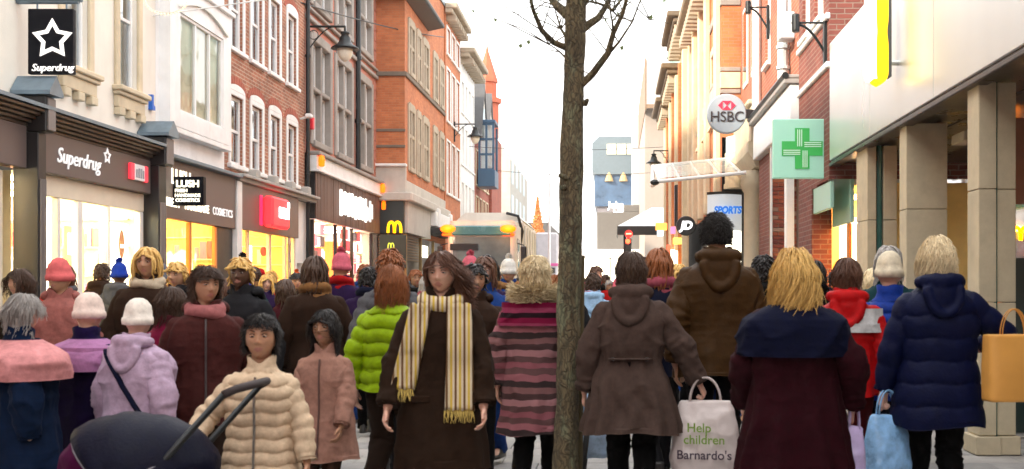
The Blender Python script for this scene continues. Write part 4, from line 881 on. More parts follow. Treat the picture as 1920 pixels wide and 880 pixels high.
# ================================================================= RIGHT 5: ornate orange brick and buff terracotta building
XO = 2.55; po_ = Plane('x', XO, -1)
r5 = thing('ornate_building', 'ornate orange brick and buff terracotta building with stone bands and bay', 'building', (5, 30, 0))
M_TER = pmat('buff_terracotta', (.66, .54, .36), .8, var=.16, bump=.3, bscale=40, dirt=.3)
m = MB(); pfr = Plane('y', 26.32, -1); pfr.wall(m, XO, XR + 1, 5.0, 11.5, [], .1)
W = [(28.2, 29.0, 5.6, 7.4), (30.2, 31.0, 5.6, 7.4), (32.4, 33.2, 5.6, 7.4), (34.6, 35.4, 5.6, 7.4)]
po_.wall(m, 26.32, 36.4, 3.4, 9.6, W, .18); m.build('wall', BRR, r5)
core(r5, XO + .85, 11, 26.4, 36.38, 3.45, 9.5)
for q in W: window(r5, po_, *q, .14, .06, (.5,), (.55,), M_TER, .07, sill=.1, surround=.2)
for zz, h, mt in ((8.1, .22, M_GSTONE), (6.55, .10, M_GSTONE), (6.15, .38, M_TER), (6.03, .10, M_GSTONE), (9.35, .3, M_TER)):
    m = MB(); m.box(XO - .04, XR - .01, 26.28, 26.32, zz, zz + h - .004, .01); m.box(XO - .04, XO, 26.321, 36.38, zz, zz + h - .004, .01); m.build('stone_band', mt, r5)
for yy in (26.45, 29.35, 31.5, 33.8, 35.9):
    m = MB(); m.box(XO - .16, XO, yy, yy + .45, 3.4, 9.5, .03); m.build('pier', M_TER, r5)
m = MB(); m.box(XO - .35, XO + .2, 26.7, 36.4, 9.5, 9.66, .03); m.box(XO - .55, XO + .2, 26.6, 36.4, 9.662, 9.85, .04); m.build('cornice', M_BUFF, r5)
for k in range(20):
    m = MB(); m.box(XO - .42, XO - .0, 26.9 + .48 * k, 27.05 + .48 * k, 9.2, 9.498, .02); m.build('cornice_bracket', M_BUFF, r5)
# stone curved bay under the brick pier
m = MB(); n_ = 14; arc = [(XO - .22 + .65 - .65 * math.cos(math.pi * .5 * k / n_) if False else 2.95 - .62 * math.cos(math.pi * (k / n_ - .5) * .98), 26.3 - .55 * math.sin(math.pi * (k / n_ - .5) * .98) * 0 + (-.55 * math.cos(math.pi * (k / n_ - .5) * .98))) for k in range(n_ + 1)]
bay = [(2.62 + .55 * k / n_ * 1.0, 26.3 - .42 * math.sin(math.pi * k / n_)) for k in range(n_ + 1)]
m.prism(bay, 'z', 3.9, 4.62); m.build('stone_bay', M_TER, r5)
m = MB(); m.prism([(2.645 + .50 * k / n_, 26.3 - .36 * math.sin(math.pi * k / n_)) for k in range(n_ + 1)], 'z', 4.625, 5.0); m.build('bay_window', M_CURTAIN, r5)
m = MB(); m.prism([(2.59 + .61 * k / n_, 26.3 - .47 * math.sin(math.pi * k / n_)) for k in range(n_ + 1)], 'z', 3.78, 3.895); m.build('bay_sill', M_TER, r5)
# shop beneath, SPORTS sign
MB().box(XO + .3, 11, 26.32, 36.4, 0, 3.38).build('shop_wall', M_SHOPBLACK, r5)
m = MB()
arcb = [(2.18 + .80 * k / 12, 26.0 - .25 * math.sin(math.pi * k / 12)) for k in range(13)]
m.prism(arcb, 'z', 2.78, 3.62); m.build('curved_fascia', pmat('sports_white', (.70, .76, .80), .4, var=.04, emit=(.7, .8, .9), estr=.10), r5)
m = MB(); m.prism([(a_, b_ - .004) for a_, b_ in [(2.17 + .82 * k / 12, 25.99 - .25 * math.sin(math.pi * k / 12)) for k in range(13)]], 'z', 3.62, 3.68); m.build('fascia_trim', M_SHOPBLACK, r5)
m = MB(); m.prism([(2.19 + .78 * k / 12, 26.02 - .22 * math.sin(math.pi * k / 12)) for k in range(13)], 'z', 1.9, 2.776); m.build('window_display', E_BOX, r5)
text('lettering', 'SPORTS', .22, pmat('sports_blue', (.02, .14, .55), .4, emit=(.02, .2, .7), estr=.25), r5, (2.62, 25.70, 3.24), (R(90), 0, 0), .01, shear=.15, offset=.012, xs=.82)
# steel and glass canopy
gc = thing('glass_canopy', 'steel framed glass canopy reaching out over the pavement', 'canopy', (2.6, 25.4, 3.4))
gy0, gy1 = 23.2, 26.0
GL = pmat('canopy_glass', (.42, .50, .47), .25, var=.1); GL.node_tree.nodes['Principled BSDF'].inputs['Alpha'].default_value = .55
def gz(x): return 3.66 + (x - .9) * .10
for k in range(4):
    x0, x1 = .95 + .42 * k, .95 + .42 * (k + 1) - .02
    m = MB(); m.add([(x0, gy0, gz(x0) + .06), (x1, gy0, gz(x1) + .06), (x1, gy1, gz(x1) + .66), (x0, gy1, gz(x0) + .66)], [(0, 1, 2, 3)]); m.build('glass_panel', GL, gc)
m = MB(); m.tube([(.92, gy0, gz(.9)), (2.75, gy0, gz(2.75))], .04, 8); m.tube([(.92, gy1, gz(.9) + .62), (2.6, gy1, gz(2.6) + .62)], .04, 8); m.tube([(.90, gy0, gz(.9)), (.86, (gy0 + gy1) / 2, gz(.9) + .05), (.92, gy1, gz(.9) + .62)], .05, 8); m.build('edge_beam', M_WHITE, gc)
for k in range(5):
    x = .95 + .42 * k; m = MB(); m.tube([(x, gy0, gz(x) + .02), (x, gy1, gz(x) + .62)], .03, 6); m.build('rib', M_STEEL, gc)
m = MB(); m.ell((.86, gy0, gz(.9) - .02), (.10, .06, .06), 12, 8); m.build('end_cap', M_IRON, gc)
# next ornate building with dark eaves and copper dome
r6 = thing('ornate_building', 'ornate buff building with green copper turret and dark stepped eaves', 'building', (4.5, 42, 0))
W = [(37.4 + 2.2 * k, 38.4 + 2.2 * k, a, b) for k in range(6) for a, b in ((4.2, 6.2), (6.8, 8.6))]
p7_ = Plane('x', 2.45, -1)
m = MB(); p7_.wall(m, 36.42, 51, 0, 9.4, W, .15); m.build('wall', pmat('ochre_stone', (.66, .50, .32), .8, var=.18, dirt=.3), r6)
core(r6, 3.4, 11, 36.45, 50.9, .1, 9.3)
for q in W: window(r6, p7_, *q, .12, .07, (.5,), (.5,), M_TER, .06, sill=.1, surround=.12, cur=M_CURTAIN)
for k in range(7):
    m = MB(); m.box(2.25, 2.45, 36.6 + 2.2 * k, 36.95 + 2.2 * k, 0, 9.3, .03); m.build('pier', BRR if k % 2 else M_TER, r6)
for y0, y1, z in ((36.5, 41, 10.4), (41, 46.5, 9.6), (46.5, 51, 9.3)):
    m = MB(); m.box(1.95, 2.8, y0, y1, z - .25, z - .08, .03); m.box(1.75, 2.8, y0 - .1, y1 + .05, z - .078, z + .12, .04); m.build('eaves', pmat('eaves_dark', (.14, .10, .06), .7, var=.25), r6)
    m = MB(); m.box(2.44, 2.8, y0, y1, 9.2, z - .255); m.build('parapet', M_TER, r6)
    k = y0 + .2
    while k < y1: m = MB(); m.box(2.0, 2.44, k, k + .16, z - .6, z - .252, .03); m.build('eaves_bracket', M_BUFF, r6); k += .6
m = MB(); m.lathe([(.9, 9.5), (.9, 11.2), (1.05, 11.25), (1.05, 11.5), (.95, 11.6), (.9, 12.2), (.7, 13.0), (.35, 13.6), (.08, 13.9), (.04, 14.6)], (3.3, 47.5, 0), 12); m.build('turret', pmat('copper_green', (.20, .30, .28), .6, var=.25), r6)
m = MB(); m.box(2.2, 3.0, 40.2, 40.5, 3.7, 5.2, .03); m.build('dark_bay', M_SHOPBLACK, r6)
jd = thing('round_sign', 'round black projecting sign with white JD letters', 'sign', at(1286, 441, 31)); cc = at(1286, 424, 31); rr = 18.5 / F * 31
m = MB(); m.lathe([(rr - .02, 30.92), (rr, 30.95), (rr, 31.05), (rr - .02, 31.08)], (cc.x, 0, cc.z), 40, 'y'); m.build('disc', M_BLACK, jd)
text('lettering', 'JD', .31, emis('jd_white', (1, 1, 1), .7, (.9, .9, .9)), jd, (cc.x, 30.9, cc.z), (R(90), 0, 0), .01, shear=.2, offset=.014)
MB().box(cc.x + rr - .02, 2.56, 30.97, 31.03, cc.z - .04, cc.z + .04).build('bracket', M_BLACK, jd)
for k, (uu, vv, w_, h_, c_, y) in enumerate(((1240, 425, 22, 14, (.85, .28, .06), 42), (1262, 432, 10, 14, (.8, .15, .3), 40), (1254, 470, 8, 22, (.8, .1, .05), 40), (1238, 436, 12, 14, (.5, .6, .7), 43), (1272, 452, 20, 12, (.7, .75, .1), 38))):
    c = at(uu, vv, y); e = emis('shop_sign_%d' % k, c_, .6)
    o = MB().box(c.x - w_ / 2 / F * y, c.x + w_ / 2 / F * y, y, y + .08, c.z - h_ / 2 / F * y, c.z + h_ / 2 / F * y, .02).build('shop_sign', e, r6)
MB().box(1.9, 2.44, 41, 44, 1.9, 2.9, .05).build('lit_window', E_BOX, r6)
MB().box(1.95, 2.44, 37, 40.5, .5, 2.2, .05).build('lit_window', E_YEL, r6)

# ================================================================= far end of the street
f1 = thing('tall_building', 'tall pale modern building with brown overhanging box at the far end', 'building', (4, 92, 0))
m = MB(); m.box(2.55, 14, 90, 110, 0, 16); m.build('wall', pmat('pale_cladding', (.30, .25, .21), .7, var=.06), f1)
m = MB(); m.box(2.6, 14, 88, 112, 16.0, 19.6, .05); m.build('overhang_box', pmat('white_cladding', (.45, .43, .40), .6), f1)
m = MB(); m.box(2.5, 2.599, 88, 112, 15.6, 19.7); m.box(2.6, 4.2, 87.8, 87.99, 15.7, 16.0); m.build('brown_side', pmat('brown_cladding', (.20, .13, .08), .7, var=.2), f1)
m = MB(); m.box(3.0, 10, 92, 104, 19.61, 21.5, .1); m.build('roof_block', pmat('pale_grey_roof', (.5, .51, .52), .6), f1)
f2 = thing('department_store', 'blue grey department store block with sign reading John Lewis', 'building', (-.5, 132, 0))
y = 130; c0 = at(1110, 450, y); c1 = at(1186, 256, y)
m = MB(); m.prism([(c0.x, 15.4), (c0.x + .4, 14.9), (9, 14.9), (9, c1.z), (c0.x + .8, c1.z), (c0.x, c1.z - .8)], 'y', y, y + 25); m.build('upper_block', pmat('zinc_cladding', (.13, .17, .195), .5, var=.1), f2)
for k in range(3):
    q = at(1138 + 19 * k, 290, y); m = MB(); m.box(q.x, q.x + 1.05, y - .12, y - .001, q.z, q.z + 1.2, .02); m.build('upper_window', pmat('cream_window', (.72, .62, .42), .5, emit=(1, .85, .5), estr=.25), f2)
m = MB(); m.box(c0.x + .3, 9, y + .3, y + 24, 11.2, 14.89); m.build('blue_band', pmat('blue_glass_band', (.06, .11, .19), .3, var=.5, vscale=.6), f2)
for k in range(5): q = at(1122 + 14 * k, 312, y); MB().box(q.x, q.x + .6, y + .2, y + .29, q.z - .3, q.z + .5).build('band_window', pmat('dark_blue_pane', (.02, .05, .14), .2), f2)
m = MB(); m.box(c0.x + .6, 9, y + .6, y + 24, 0, 11.19); m.build('lower_wall', pmat('lilac_grey_wall', (.19, .175, .19), .6, var=.12, vscale=.6), f2)
for k in range(2):   # lit cone decorations
    q = at(1142 + 27 * k, 340, y); m = MB(); m.lathe([(.5, 0), (.3, .7), (.04, 1.7)], (q.x, y + .2, q.z), 10); m.build('lit_cone', pmat('pale_gold', (.42, .30, .14), .6, emit=(1, .6, .25), estr=.08), f2)
text('lettering', 'John', 1.0, emis('store_letters', (1, .95, .85), 1.4), f2, tuple(at(1155, 385, y - 1)), (R(90), 0, 0), .05, offset=.03)
text('lettering', 'Lewis', 1.0, MATS['store_letters'], f2, tuple(at(1168, 394, y - 1)), (R(90), 0, 0), .05, offset=.03)
f3 = thing('low_block', 'low grey concrete block below the department store', 'building', (1, 112, 0))
c0 = at(1119, 455, 110); c1 = at(1216, 388, 110); cm = at(1160, 398, 110)
m = MB(); m.box(c0.x, 9, 110, 126, 0, cm.z, .05); m.box(cm.x + .5, 9, 110.2, 126, cm.z + .01, c1.z + .2, .05); m.build('wall', pmat('grey_concrete', (.13, .122, .112), .8, var=.1), f3)
m = MB(); m.box(c0.x - 6, c0.x + 8, 108.5, 109.9, 4.6, 5.4, .05); m.build('shop_canopy', M_WHITE, f3)
for k in range(4): q = at(1094 + 26 * k, 500, 109); m = MB(); m.box(q.x, q.x + 1.15, 109.2, 109.5, .5, 4.5, .02); m.build('lit_window', emis('far_window', (1, .93, .70), 1.6), f3)
f4 = thing('white_tower', 'slim white tower wall beside the department store', 'building', (2.4, 122, 0))
q0 = at(1186, 450, 120); q1 = at(1212, 215, 120); m = MB(); m.box(q0.x, q1.x, 120, 128, 0, q1.z, .05); m.build('wall', pmat('white_tower_wall', (.40, .39, .38), .6, var=.04), f4)
# awning stall with fabric roof
aw = thing('market_stall', 'stall with white pitched awning and black valance in the crowd', 'stall', at(1205, 545, 52))
y = 52; a0 = at(1158, 424, y); a1 = at(1252, 403, y)
m = MB(); m.add([(a0.x, y, a0.z), (a1.x, y, a0.z), (a1.x, y + 1.6, a1.z + .45), (a1.x - .7, y + 1.6, a1.z + .45)], [(0, 1, 2, 3)]); m.add([(a0.x, y + 3.2, a0.z), (a1.x, y + 3.2, a0.z), (a1.x, y + 1.6, a1.z + .45), (a1.x - .7, y + 1.6, a1.z + .45)], [(0, 1, 2, 3)]); m.add([(a0.x, y, a0.z), (a0.x, y + 3.2, a0.z), (a1.x - .7, y + 1.6, a1.z + .45)], [(0, 1, 2)]); m.build('awning_roof', M_WHITE, aw)
m = MB(); m.box(a0.x, a1.x, y - .02, y + .02, a0.z - .42, a0.z - .003); m.box(a0.x - .02, a0.x + .02, y + .021, y + 3.2, a0.z - .42, a0.z - .003); m.build('valance', M_SHOPBLACK, aw)
for xx, yy in ((a0.x + .35, y + .3), (a0.x + .35, y + 2.9), (a1.x - .1, y + .3)): m = MB(); m.tube([(xx, yy, 0), (xx, yy, a0.z)], .05, 8); m.build('pole', M_IRON, aw)
MB().box(a0.x + .9, a1.x - .2, y + 1.2, y + 1.3, 0, 3.0).build('stall_wall', pmat('stall_brown', (.07, .03, .02), .7), aw)
tl = thing('traffic_light', 'traffic signal showing red under a round no entry sign', 'traffic light', at(1178, 545, 46)); y = 46
q = at(1178, 440, y)
m = MB(); m.tube([(q.x, y, 0), (q.x, y, q.z + .1)], .05, 8); m.build('pole', M_IRON, tl)
m = MB(); m.lathe([(.16, y - .10), (.16, y - .06)], (q.x + .02, 0, q.z + .02), 20, 'y'); sgo = m.build('no_entry_disc', emis('no_entry_red', (.9, .03, .02), .5, (.7, .02, .02)), tl)
MB().box(q.x - .09, q.x + .13, y - .115, y - .102, q.z, q.z + .05).build('white_bar', emis('amber_bar', (1, .55, .3), .6), sgo)
m = MB(); m.box(q.x - .13, q.x + .13, y - .06, y + .1, q.z - .75, q.z - .17, .02); m.build('signal_head', M_BLACK, tl)
m = MB(); m.ell((q.x - .02, y - .08, q.z - .28), (.10, .04, .10), 16, 8); m.build('red_lamp', emis('red_lamp', (1, .03, .01), 5), tl)
# gold tree, tall lamp, far bus
def leaf_crown(n, fn, size, up=.3):
    m = MB()
    for _ in range(n):
        p, nrm = fn(); d = Vector((random.gauss(0, 1), random.gauss(0, 1), random.gauss(0, 1))).normalized(); e = d.orthogonal().normalized(); s_ = size * random.uniform(.6, 1.3)
        m.add([p - d * s_, p + e * s_ * .5, p + d * s_, p - e * s_ * .5], [(0, 1, 2, 3)])
    return m
def cone_pt(c, r, h):
    t = random.random() ** .7; rr = r * (1 - t) * (0.55 + .45 * random.random()); a = random.uniform(0, 6.28)
    wob = 1 + .25 * math.sin(a * 3 + t * 9); return Vector((c[0] + rr * wob * math.cos(a), c[1] + rr * wob * math.sin(a), c[2] + t * h + random.gauss(0, .25))), None
gt = thing('conical_tree', 'golden conical tree far down the street above the traffic', 'tree', (-6.9, 102, 0))
m = MB(); m.tube([(-6.9, 102, 0), (-6.9, 102, 8.5)], [.2, .04], 8); m.build('trunk', pmat('far_bark', (.1, .06, .04), .9), gt)
leaf_crown(2600, lambda: cone_pt((-6.9, 102, 2.2), 1.4, 7.4), .15).build('crown', pmat('glowing_gold_leaves', (.42, .19, .06), .7, var=.4, emit=(1, .34, .08), estr=.10), gt)  # leaves carry an added faint glow for the bright bloom
f5 = thing('red_building', 'small red brick building below the golden tree', 'building', (-7, 112, 0)); m = MB(); m.box(-14, -4.8, 112, 120, 0, 6.5, .05); m.build('wall', brick_mat('far_red_brick', (.5, .16, .09), (.42, .12, .07), (.4, .25, .2)), f5)
m = MB(); m.prism([(-14, 6.5), (-4.8, 6.5), (-6.5, 8.2), (-14, 8.2)], 'y', 112, 120); m.build('roof', MATS['slate'], f5)
lp = thing('lamp_post', 'tall thin white street lamp post beyond the truck', 'lamp post', at(1030, 545, 60))
q = at(1030, 300, 60); m = MB(); m.tube([(q.x, 60, 0), (q.x, 60, q.z)], [.09, .05], 8); m.build('pole', M_WHITE, lp)
m = MB(); m.ell((q.x + .25, 60, q.z), (.35, .1, .06), 12, 6); m.build('lamp_head', M_WHITE, lp)
bs = thing('bus', 'pink and white bus approaching in the distance behind the tree', 'bus', (-5, 80, 0))
q0 = at(1004, 545, 78); q1 = at(1046, 436, 78)
m = MB(); m.box(q0.x, q1.x, 78, 88, .45, q1.z, .12); m.build('body', pmat('bus_white', (.45, .42, .44), .35, coat=.4), bs)
m = MB(); m.box(q0.x + .1, q1.x - .1, 77.96, 77.995, 1.5, 2.5, .02); m.build('windscreen', pmat('bus_glass', (.25, .32, .36), .1), bs)
m = MB(); m.box(q0.x + .2, q1.x - .2, 77.95, 77.99, 2.6, 3.0, .02); m.build('destination_panel', M_BLACK, bs)
m = MB(); m.box(q0.x - .01, q1.x + .01, 77.97, 88, 1.15, 1.42, .02); m.build('pink_band', pmat('bus_pink', (.62, .10, .30), .4), bs)
m = MB(); m.box(q0.x - .01, q1.x + .01, 77.97, 88, 3.1, 3.3, .02); m.build('pink_band', MATS['bus_pink'], bs)
for s_ in (0, 1): 
    xx = q0.x + .25 if s_ == 0 else q1.x - .25
    m = MB(); m.ell((xx, 77.98, .9), (.14, .05, .11), 12, 8); m.build('headlight', emis('bus_headlight', (1, .9, .7), 2.5), bs)
    for yy in (79.5, 86): m = MB(); m.tube([(q0.x - .02 if s_ == 0 else q1.x - .22, yy, .45), (q0.x + .22 if s_ == 0 else q1.x + .02, yy, .45)], .45, 16); m.build('wheel', M_BLACK, bs)
# ================================================================= street furniture
def lantern(label, x_wall, y, z, x_lamp, s=1.0):
    t = thing('wall_lantern', label, 'street lamp', (x_wall, y, z), 'wall bracket lanterns'); d = 1 if x_lamp > x_wall else -1
    m = MB(); m.box(x_wall, x_wall + d * .06, y - .04, y + .04, z - .75 * s, z + .1, .01)
    m.tube([(x_wall, y, z), (x_lamp, y, z)], .028 * s, 8)
    pts = [(x_wall + d * .03, y, z - .55 * s)] + [(x_wall + d * (.03 + (abs(x_lamp - x_wall) - .1) * .8 * k / 8), y, z - .55 * s + .55 * s * math.sin(math.pi / 2 * k / 8)) for k in range(1, 9)]
    m.tube(pts, .015 * s, 6)
    m.tube([(x_wall + d * .15 + .11 * s * math.cos(a), y, z - .2 * s + .11 * s * math.sin(a)) for a in np.linspace(0, 6.28, 14)], .01 * s, 5)
    m.build('bracket', M_IRON, t)
    m = MB(); m.lathe([(.02 * s, .02), (.03 * s, -.12 * s), (.11 * s, -.14 * s), (.11 * s, -.18 * s), (.08 * s, -.2 * s), (.14 * s, -.3 * s), (.14 * s, -.36 * s), (.2 * s, -.44 * s), (.33 * s, -.52 * s), (.34 * s, -.545 * s), (.20 * s, -.545 * s)], (x_lamp, y, z), 24); m.build('hood', M_IRON, t, True)
    m = MB(); m.lathe([(.19 * s, -.548 * s), (.18 * s, -.66 * s), (.13 * s, -.78 * s), (.05 * s, -.84 * s), (.01, -.85 * s)], (x_lamp, y, z), 20); m.build('globe', pmat('lamp_globe', (.75, .72, .6), .3, var=.05), t, True)
    return t
a = at(577, 50, 27.1); lantern('black iron lantern on scrolled bracket on the pink brick wall', XL, 27.1, a.z, at(647, 0, 27.1).x, 1.0)
a = at(850, 233, 45.3); lantern('black iron lantern in front of the white building beyond the corner restaurant', -6.45, 45.3, a.z, at(891, 0, 45.3).x, .95)
a = at(1225, 283, 46.0); lantern('small black iron lantern hanging from the ornate right-hand row', 2.3, 46.0, a.z, at(1226, 0, 46).x, .95)
def floodbar(label, y, u0, u1, v):
    t = thing('bracket_light', label, 'wall light', at(u1, v + 55, y), 'black bracket lights'); a, b = at(u0, v, y), at(u1, v, y)
    m = MB(); m.tube([(a.x, y, a.z), (b.x, y, b.z)], .016, 6)
    m.tube([(a.x + .1 + (b.x - a.x - .1) * k / 8, y, a.z - .03 - .42 * (1 - math.cos(math.pi / 2 * k / 8))) for k in range(9)], .02, 6); m.box(b.x - .04, b.x + .02, y - .04, y + .04, a.z - .62, a.z + .04, .01); m.build('bracket', M_IRON, t)
    m = MB(); m.lathe([(.05, -.13), (.055, -.1), (.055, .1), (.05, .12)], (a.x + .06, y, a.z), 14); m.build('lamp_body', M_IRON, t)
floodbar('black arched bracket light on the dark red brick wall', 15.75, 1484, 1549, 43)
floodbar('black arched bracket light by the white pipe', 21.7, 1397, 1441, 14)
# overhead wires and festoon
def wire(label, p0, p1, sag, r=.008, name='overhead_wire', mat=None):
    p0, p1 = Vector(p0), Vector(p1); pts = [p0.lerp(p1, k / 16) - Vector((0, 0, sag * 4 * (k / 16) * (1 - k / 16))) for k in range(17)]
    m = MB(); m.tube(pts, r, 6); o = m.build(name, mat or M_IRON); tag(o, label, 'wire'); return o
wire('thin black wire from pink brick wall across to the orange corner building', at(563, 5, 26.5), at(832, 70, 41), .1, .018)
wire('pale wire strung from the white building across the street top', at(285, 30, 18.0), (2.9, 19, 7.6), -.0, .012, mat=M_WHITE)
wire('thin wire above the far lanterns between both rows', at(880, 275, 48), at(1255, 275, 52), .15, .012)
wire('lower thin wire across the far street', at(930, 320, 60), at(1250, 322, 55), .2, .012)
fl = MB(); c = at(312, 0, 17.0); ptsf = [(c.x + .32 * math.cos(a), 17.0, c.z + .02 + .22 * math.sin(a)) for a in np.linspace(math.pi, 2 * math.pi, 20)]
ft = thing('festoon_light', 'looped rope of small warm bulbs hung near the white bay window', 'festoon', ptsf[10])
m = MB(); m.tube(ptsf, .007, 6); m.tube([ptsf[0], (ptsf[0][0] - .1, 17.0, ptsf[0][2] + .5)], .006, 5); m.tube([ptsf[-1], (ptsf[-1][0] + .1, 17.0, ptsf[-1][2] + .5)], .006, 5); m.build('rope', M_CREAM, ft)
m = MB()
for q in ptsf: m.ell((q[0], q[1], q[2] - .02), (.014, .014, .018), 8, 6)
tag(m.build('bulbs', emis('festoon_bulb', (1, .75, .4), .4), ft), kind='stuff')

# ================================================================= tree in the foreground
def vn3(p, seed=0):
    """value noise in numpy; p: (n,3)"""
    p = np.asarray(p, float); i = np.floor(p).astype(np.int64); f = p - i; f = f * f * (3 - 2 * f)
    def h(a):
        n = (a[:, 0] * 374761393 + a[:, 1] * 668265263 + a[:, 2] * 2147483647 + seed * 144665) & 0x7fffffff
        n = ((n ^ (n >> 13)) * 1274126177) & 0x7fffffff
        return ((n ^ (n >> 16)) & 0xffff) / 65535.0
    r = 0
    for dx in (0, 1):
        for dy in (0, 1):
            for dz in (0, 1):
                w_ = (f[:, 0] if dx else 1 - f[:, 0]) * (f[:, 1] if dy else 1 - f[:, 1]) * (f[:, 2] if dz else 1 - f[:, 2])
                r = r + w_ * h(i + np.array([dx, dy, dz]))
    return r
def bark_mat():
    m = pmat('street_tree_bark', (.12, .092, .048), .9, var=.6, vscale=7, stretch=(1.5, 1.5, .35), bump=.9, bscale=26)
    n = m.node_tree.nodes; l = m.node_tree.links; p = n['Principled BSDF']
    tc = n.new('ShaderNodeTexCoord'); nz = n.new('ShaderNodeTexNoise'); nz.inputs['Scale'].default_value = 5.5; nz.inputs['Detail'].default_value = 8; nz.inputs['Roughness'].default_value = .75
    mp = n.new('ShaderNodeMapping'); mp.inputs['Scale'].default_value = (2, 2, .6); l.new(tc.outputs['Object'], mp.inputs[0]); l.new(mp.outputs[0], nz.inputs['Vector'])
    mr = n.new('ShaderNodeMapRange'); mr.inputs['From Min'].default_value = .5; mr.inputs['From Max'].default_value = .62; l.new(nz.outputs['Fac'], mr.inputs['Value'])
    src = p.inputs['Base Color'].links[0].from_socket
    mx = n.new('ShaderNodeMix'); mx.data_type = 'RGBA'; mx.inputs['B'].default_value = (.19, .22, .13, 1); l.new(src, mx.inputs['A'])
    sm = n.new('ShaderNodeMath'); sm.operation = 'MULTIPLY'; sm.inputs[1].default_value = .6; l.new(mr.outputs[0], sm.inputs[0]); l.new(sm.outputs[0], mx.inputs['Factor'])
    vo = n.new('ShaderNodeTexVoronoi'); vo.feature = 'DISTANCE_TO_EDGE'; vo.inputs['Scale'].default_value = 1.0; mv = n.new('ShaderNodeMapping'); mv.inputs['Scale'].default_value = (50, 50, 11)
    nd = n.new('ShaderNodeTexNoise'); nd.inputs['Scale'].default_value = 9; ndm = n.new('ShaderNodeMix'); ndm.data_type = 'RGBA'; ndm.blend_type = 'ADD'; ndm.inputs['Factor'].default_value = .12; l.new(tc.outputs['Object'], nd.inputs['Vector']); l.new(tc.outputs['Object'], ndm.inputs['A']); l.new(nd.outputs['Color'], ndm.inputs['B'])
    l.new(ndm.outputs['Result'], mv.inputs[0]); l.new(mv.outputs[0], vo.inputs['Vector'])
    cm = n.new('ShaderNodeMapRange'); cm.inputs['From Max'].default_value = .16; cm.inputs['To Min'].default_value = .42; cm.inputs['To Max'].default_value = 1.1; l.new(vo.outputs['Distance'], cm.inputs['Value'])
    m3 = n.new('ShaderNodeMix'); m3.data_type = 'RGBA'; m3.blend_type = 'MULTIPLY'; m3.inputs['Factor'].default_value = 1; l.new(mx.outputs['Result'], m3.inputs['A']); l.new(cm.outputs[0], m3.inputs['B'])
    old = [q for q in n if q.type == 'BUMP'][0]; b2_ = n.new('ShaderNodeBump'); b2_.inputs['Strength'].default_value = .9; b2_.inputs['Distance'].default_value = .010; l.new(cm.outputs[0], b2_.inputs['Height']); l.new(old.outputs[0], b2_.inputs['Normal']); l.new(b2_.outputs[0], p.inputs['Normal'])
    l.new(m3.outputs['Result'], p.inputs['Base Color']); return m
BARK = bark_mat()
TY = 6.9
tr = thing('street_tree', 'bare street tree with mossy brown trunk standing in the crowd', 'tree', (at(1057, 880, TY).x, TY, 0))
def bark_tube(pts, radii, n=28, amp=.006, smooth=True):
    pts = [Vector(q) for q in pts]; P = []; Rr = []
    for i in range(len(pts) - 1):
        seg = max(2, int((pts[i + 1] - pts[i]).length / .03))
        for k in range(seg): t = k / seg; P.append(pts[i].lerp(pts[i + 1], t)); Rr.append(radii[i] * (1 - t) + radii[i + 1] * t)
    P.append(pts[-1]); Rr.append(radii[-1])
    m = MB(); m.tube(P, Rr, n); V = np.array(m.v); c = np.repeat(np.array([tuple(q) for q in P]), n, 0); d = V - c; ln = np.linalg.norm(d, axis=1, keepdims=True); d = d / np.maximum(ln, 1e-6)
    a = vn3(V * np.array([28, 28, 7]), 3) - .5; b = vn3(V * np.array([9, 9, 3.0]), 5) - .5; rid = np.abs(vn3(V * np.array([45, 45, 9]), 9) - .5)
    sc_ = np.minimum(1, ln[:, 0] / .08)
    V = V + d * ((a * 1.2 + b * 1.8 - rid * 1.6) * amp * sc_)[:, None]; m.v = [tuple(q) for q in V]; return m
tp = [at(1057, 1000, TY), at(1063, 760, TY), at(1068, 520, TY), at(1072, 330, TY), at(1076, 150, TY), at(1079, 20, TY), at(1083, -150, TY), at(1080, -420, TY)]
tp[0].z = 0.0
bark_tube(tp, [.095, .073, .072, .071, .068, .065, .055, .032], 40, .011).build('trunk', BARK, tr, True)
# companion stake strapped behind the trunk
m = MB(); m.tube([(at(1085, 0, TY + .12).x, TY + .14, 0), (at(1090, 0, TY + .12).x, TY + .14, 1.62)], .022, 10); m.build('stake', pmat('stake_wood', (.09, .07, .03), .9, var=.4, vscale=10), tr)
BRN = [  # branch polylines as photo pixels at the tree's depth, with a depth offset, start radius
    ([(1084, 165), (1110, 140), (1140, 100), (1150, 62), (1168, 25), (1182, -30), (1190, -120)], (0, -.05, -.12, -.16, -.2, -.28, -.4), .026),
    ([(1144, 98), (1160, 80), (1185, 42), (1205, -10), (1225, -80)], (-.12, -.13, -.16, -.2, -.26), .010),
    ([(1082, 62), (1104, 46), (1122, 34), (1136, 12), (1150, -20), (1160, -90)], (0, .05, .1, .14, .2, .3), .030),
    ([(1136, 12), (1150, 22), (1162, 34), (1182, 38), (1218, 37)], (.14, .16, .18, .2, .24), .008),
    ([(1062, 90), (1038, 80), (1016, 58), (1000, 20), (990, -20), (975, -100)], (0, -.04, -.1, -.16, -.22, -.3), .022),
    ([(1064, 112), (1050, 98), (1040, 90), (1030, 84)], (0, -.03, -.06, -.1), .008),
    ([(1062, 70), (1052, 55), (1044, 30), (1038, 10)], (0, .04, .1, .14), .011),
    ([(1070, 32), (1052, 18), (1038, 4), (1025, -20), (1005, -90)], (0, .04, .1, .16, .2), .038),
    ([(1080, 20), (1096, 2), (1110, -25), (1120, -90)], (0, .05, .08, .14), .036),
    ([(1136, 12), (1118, 5), (1105, 4), (1092, 10)], (.14, .1, .05, .02), .010),
    ([(1150, 62), (1148, 40), (1144, 22), (1140, 5)], (-.16, -.12, -.06, -.02), .009)]
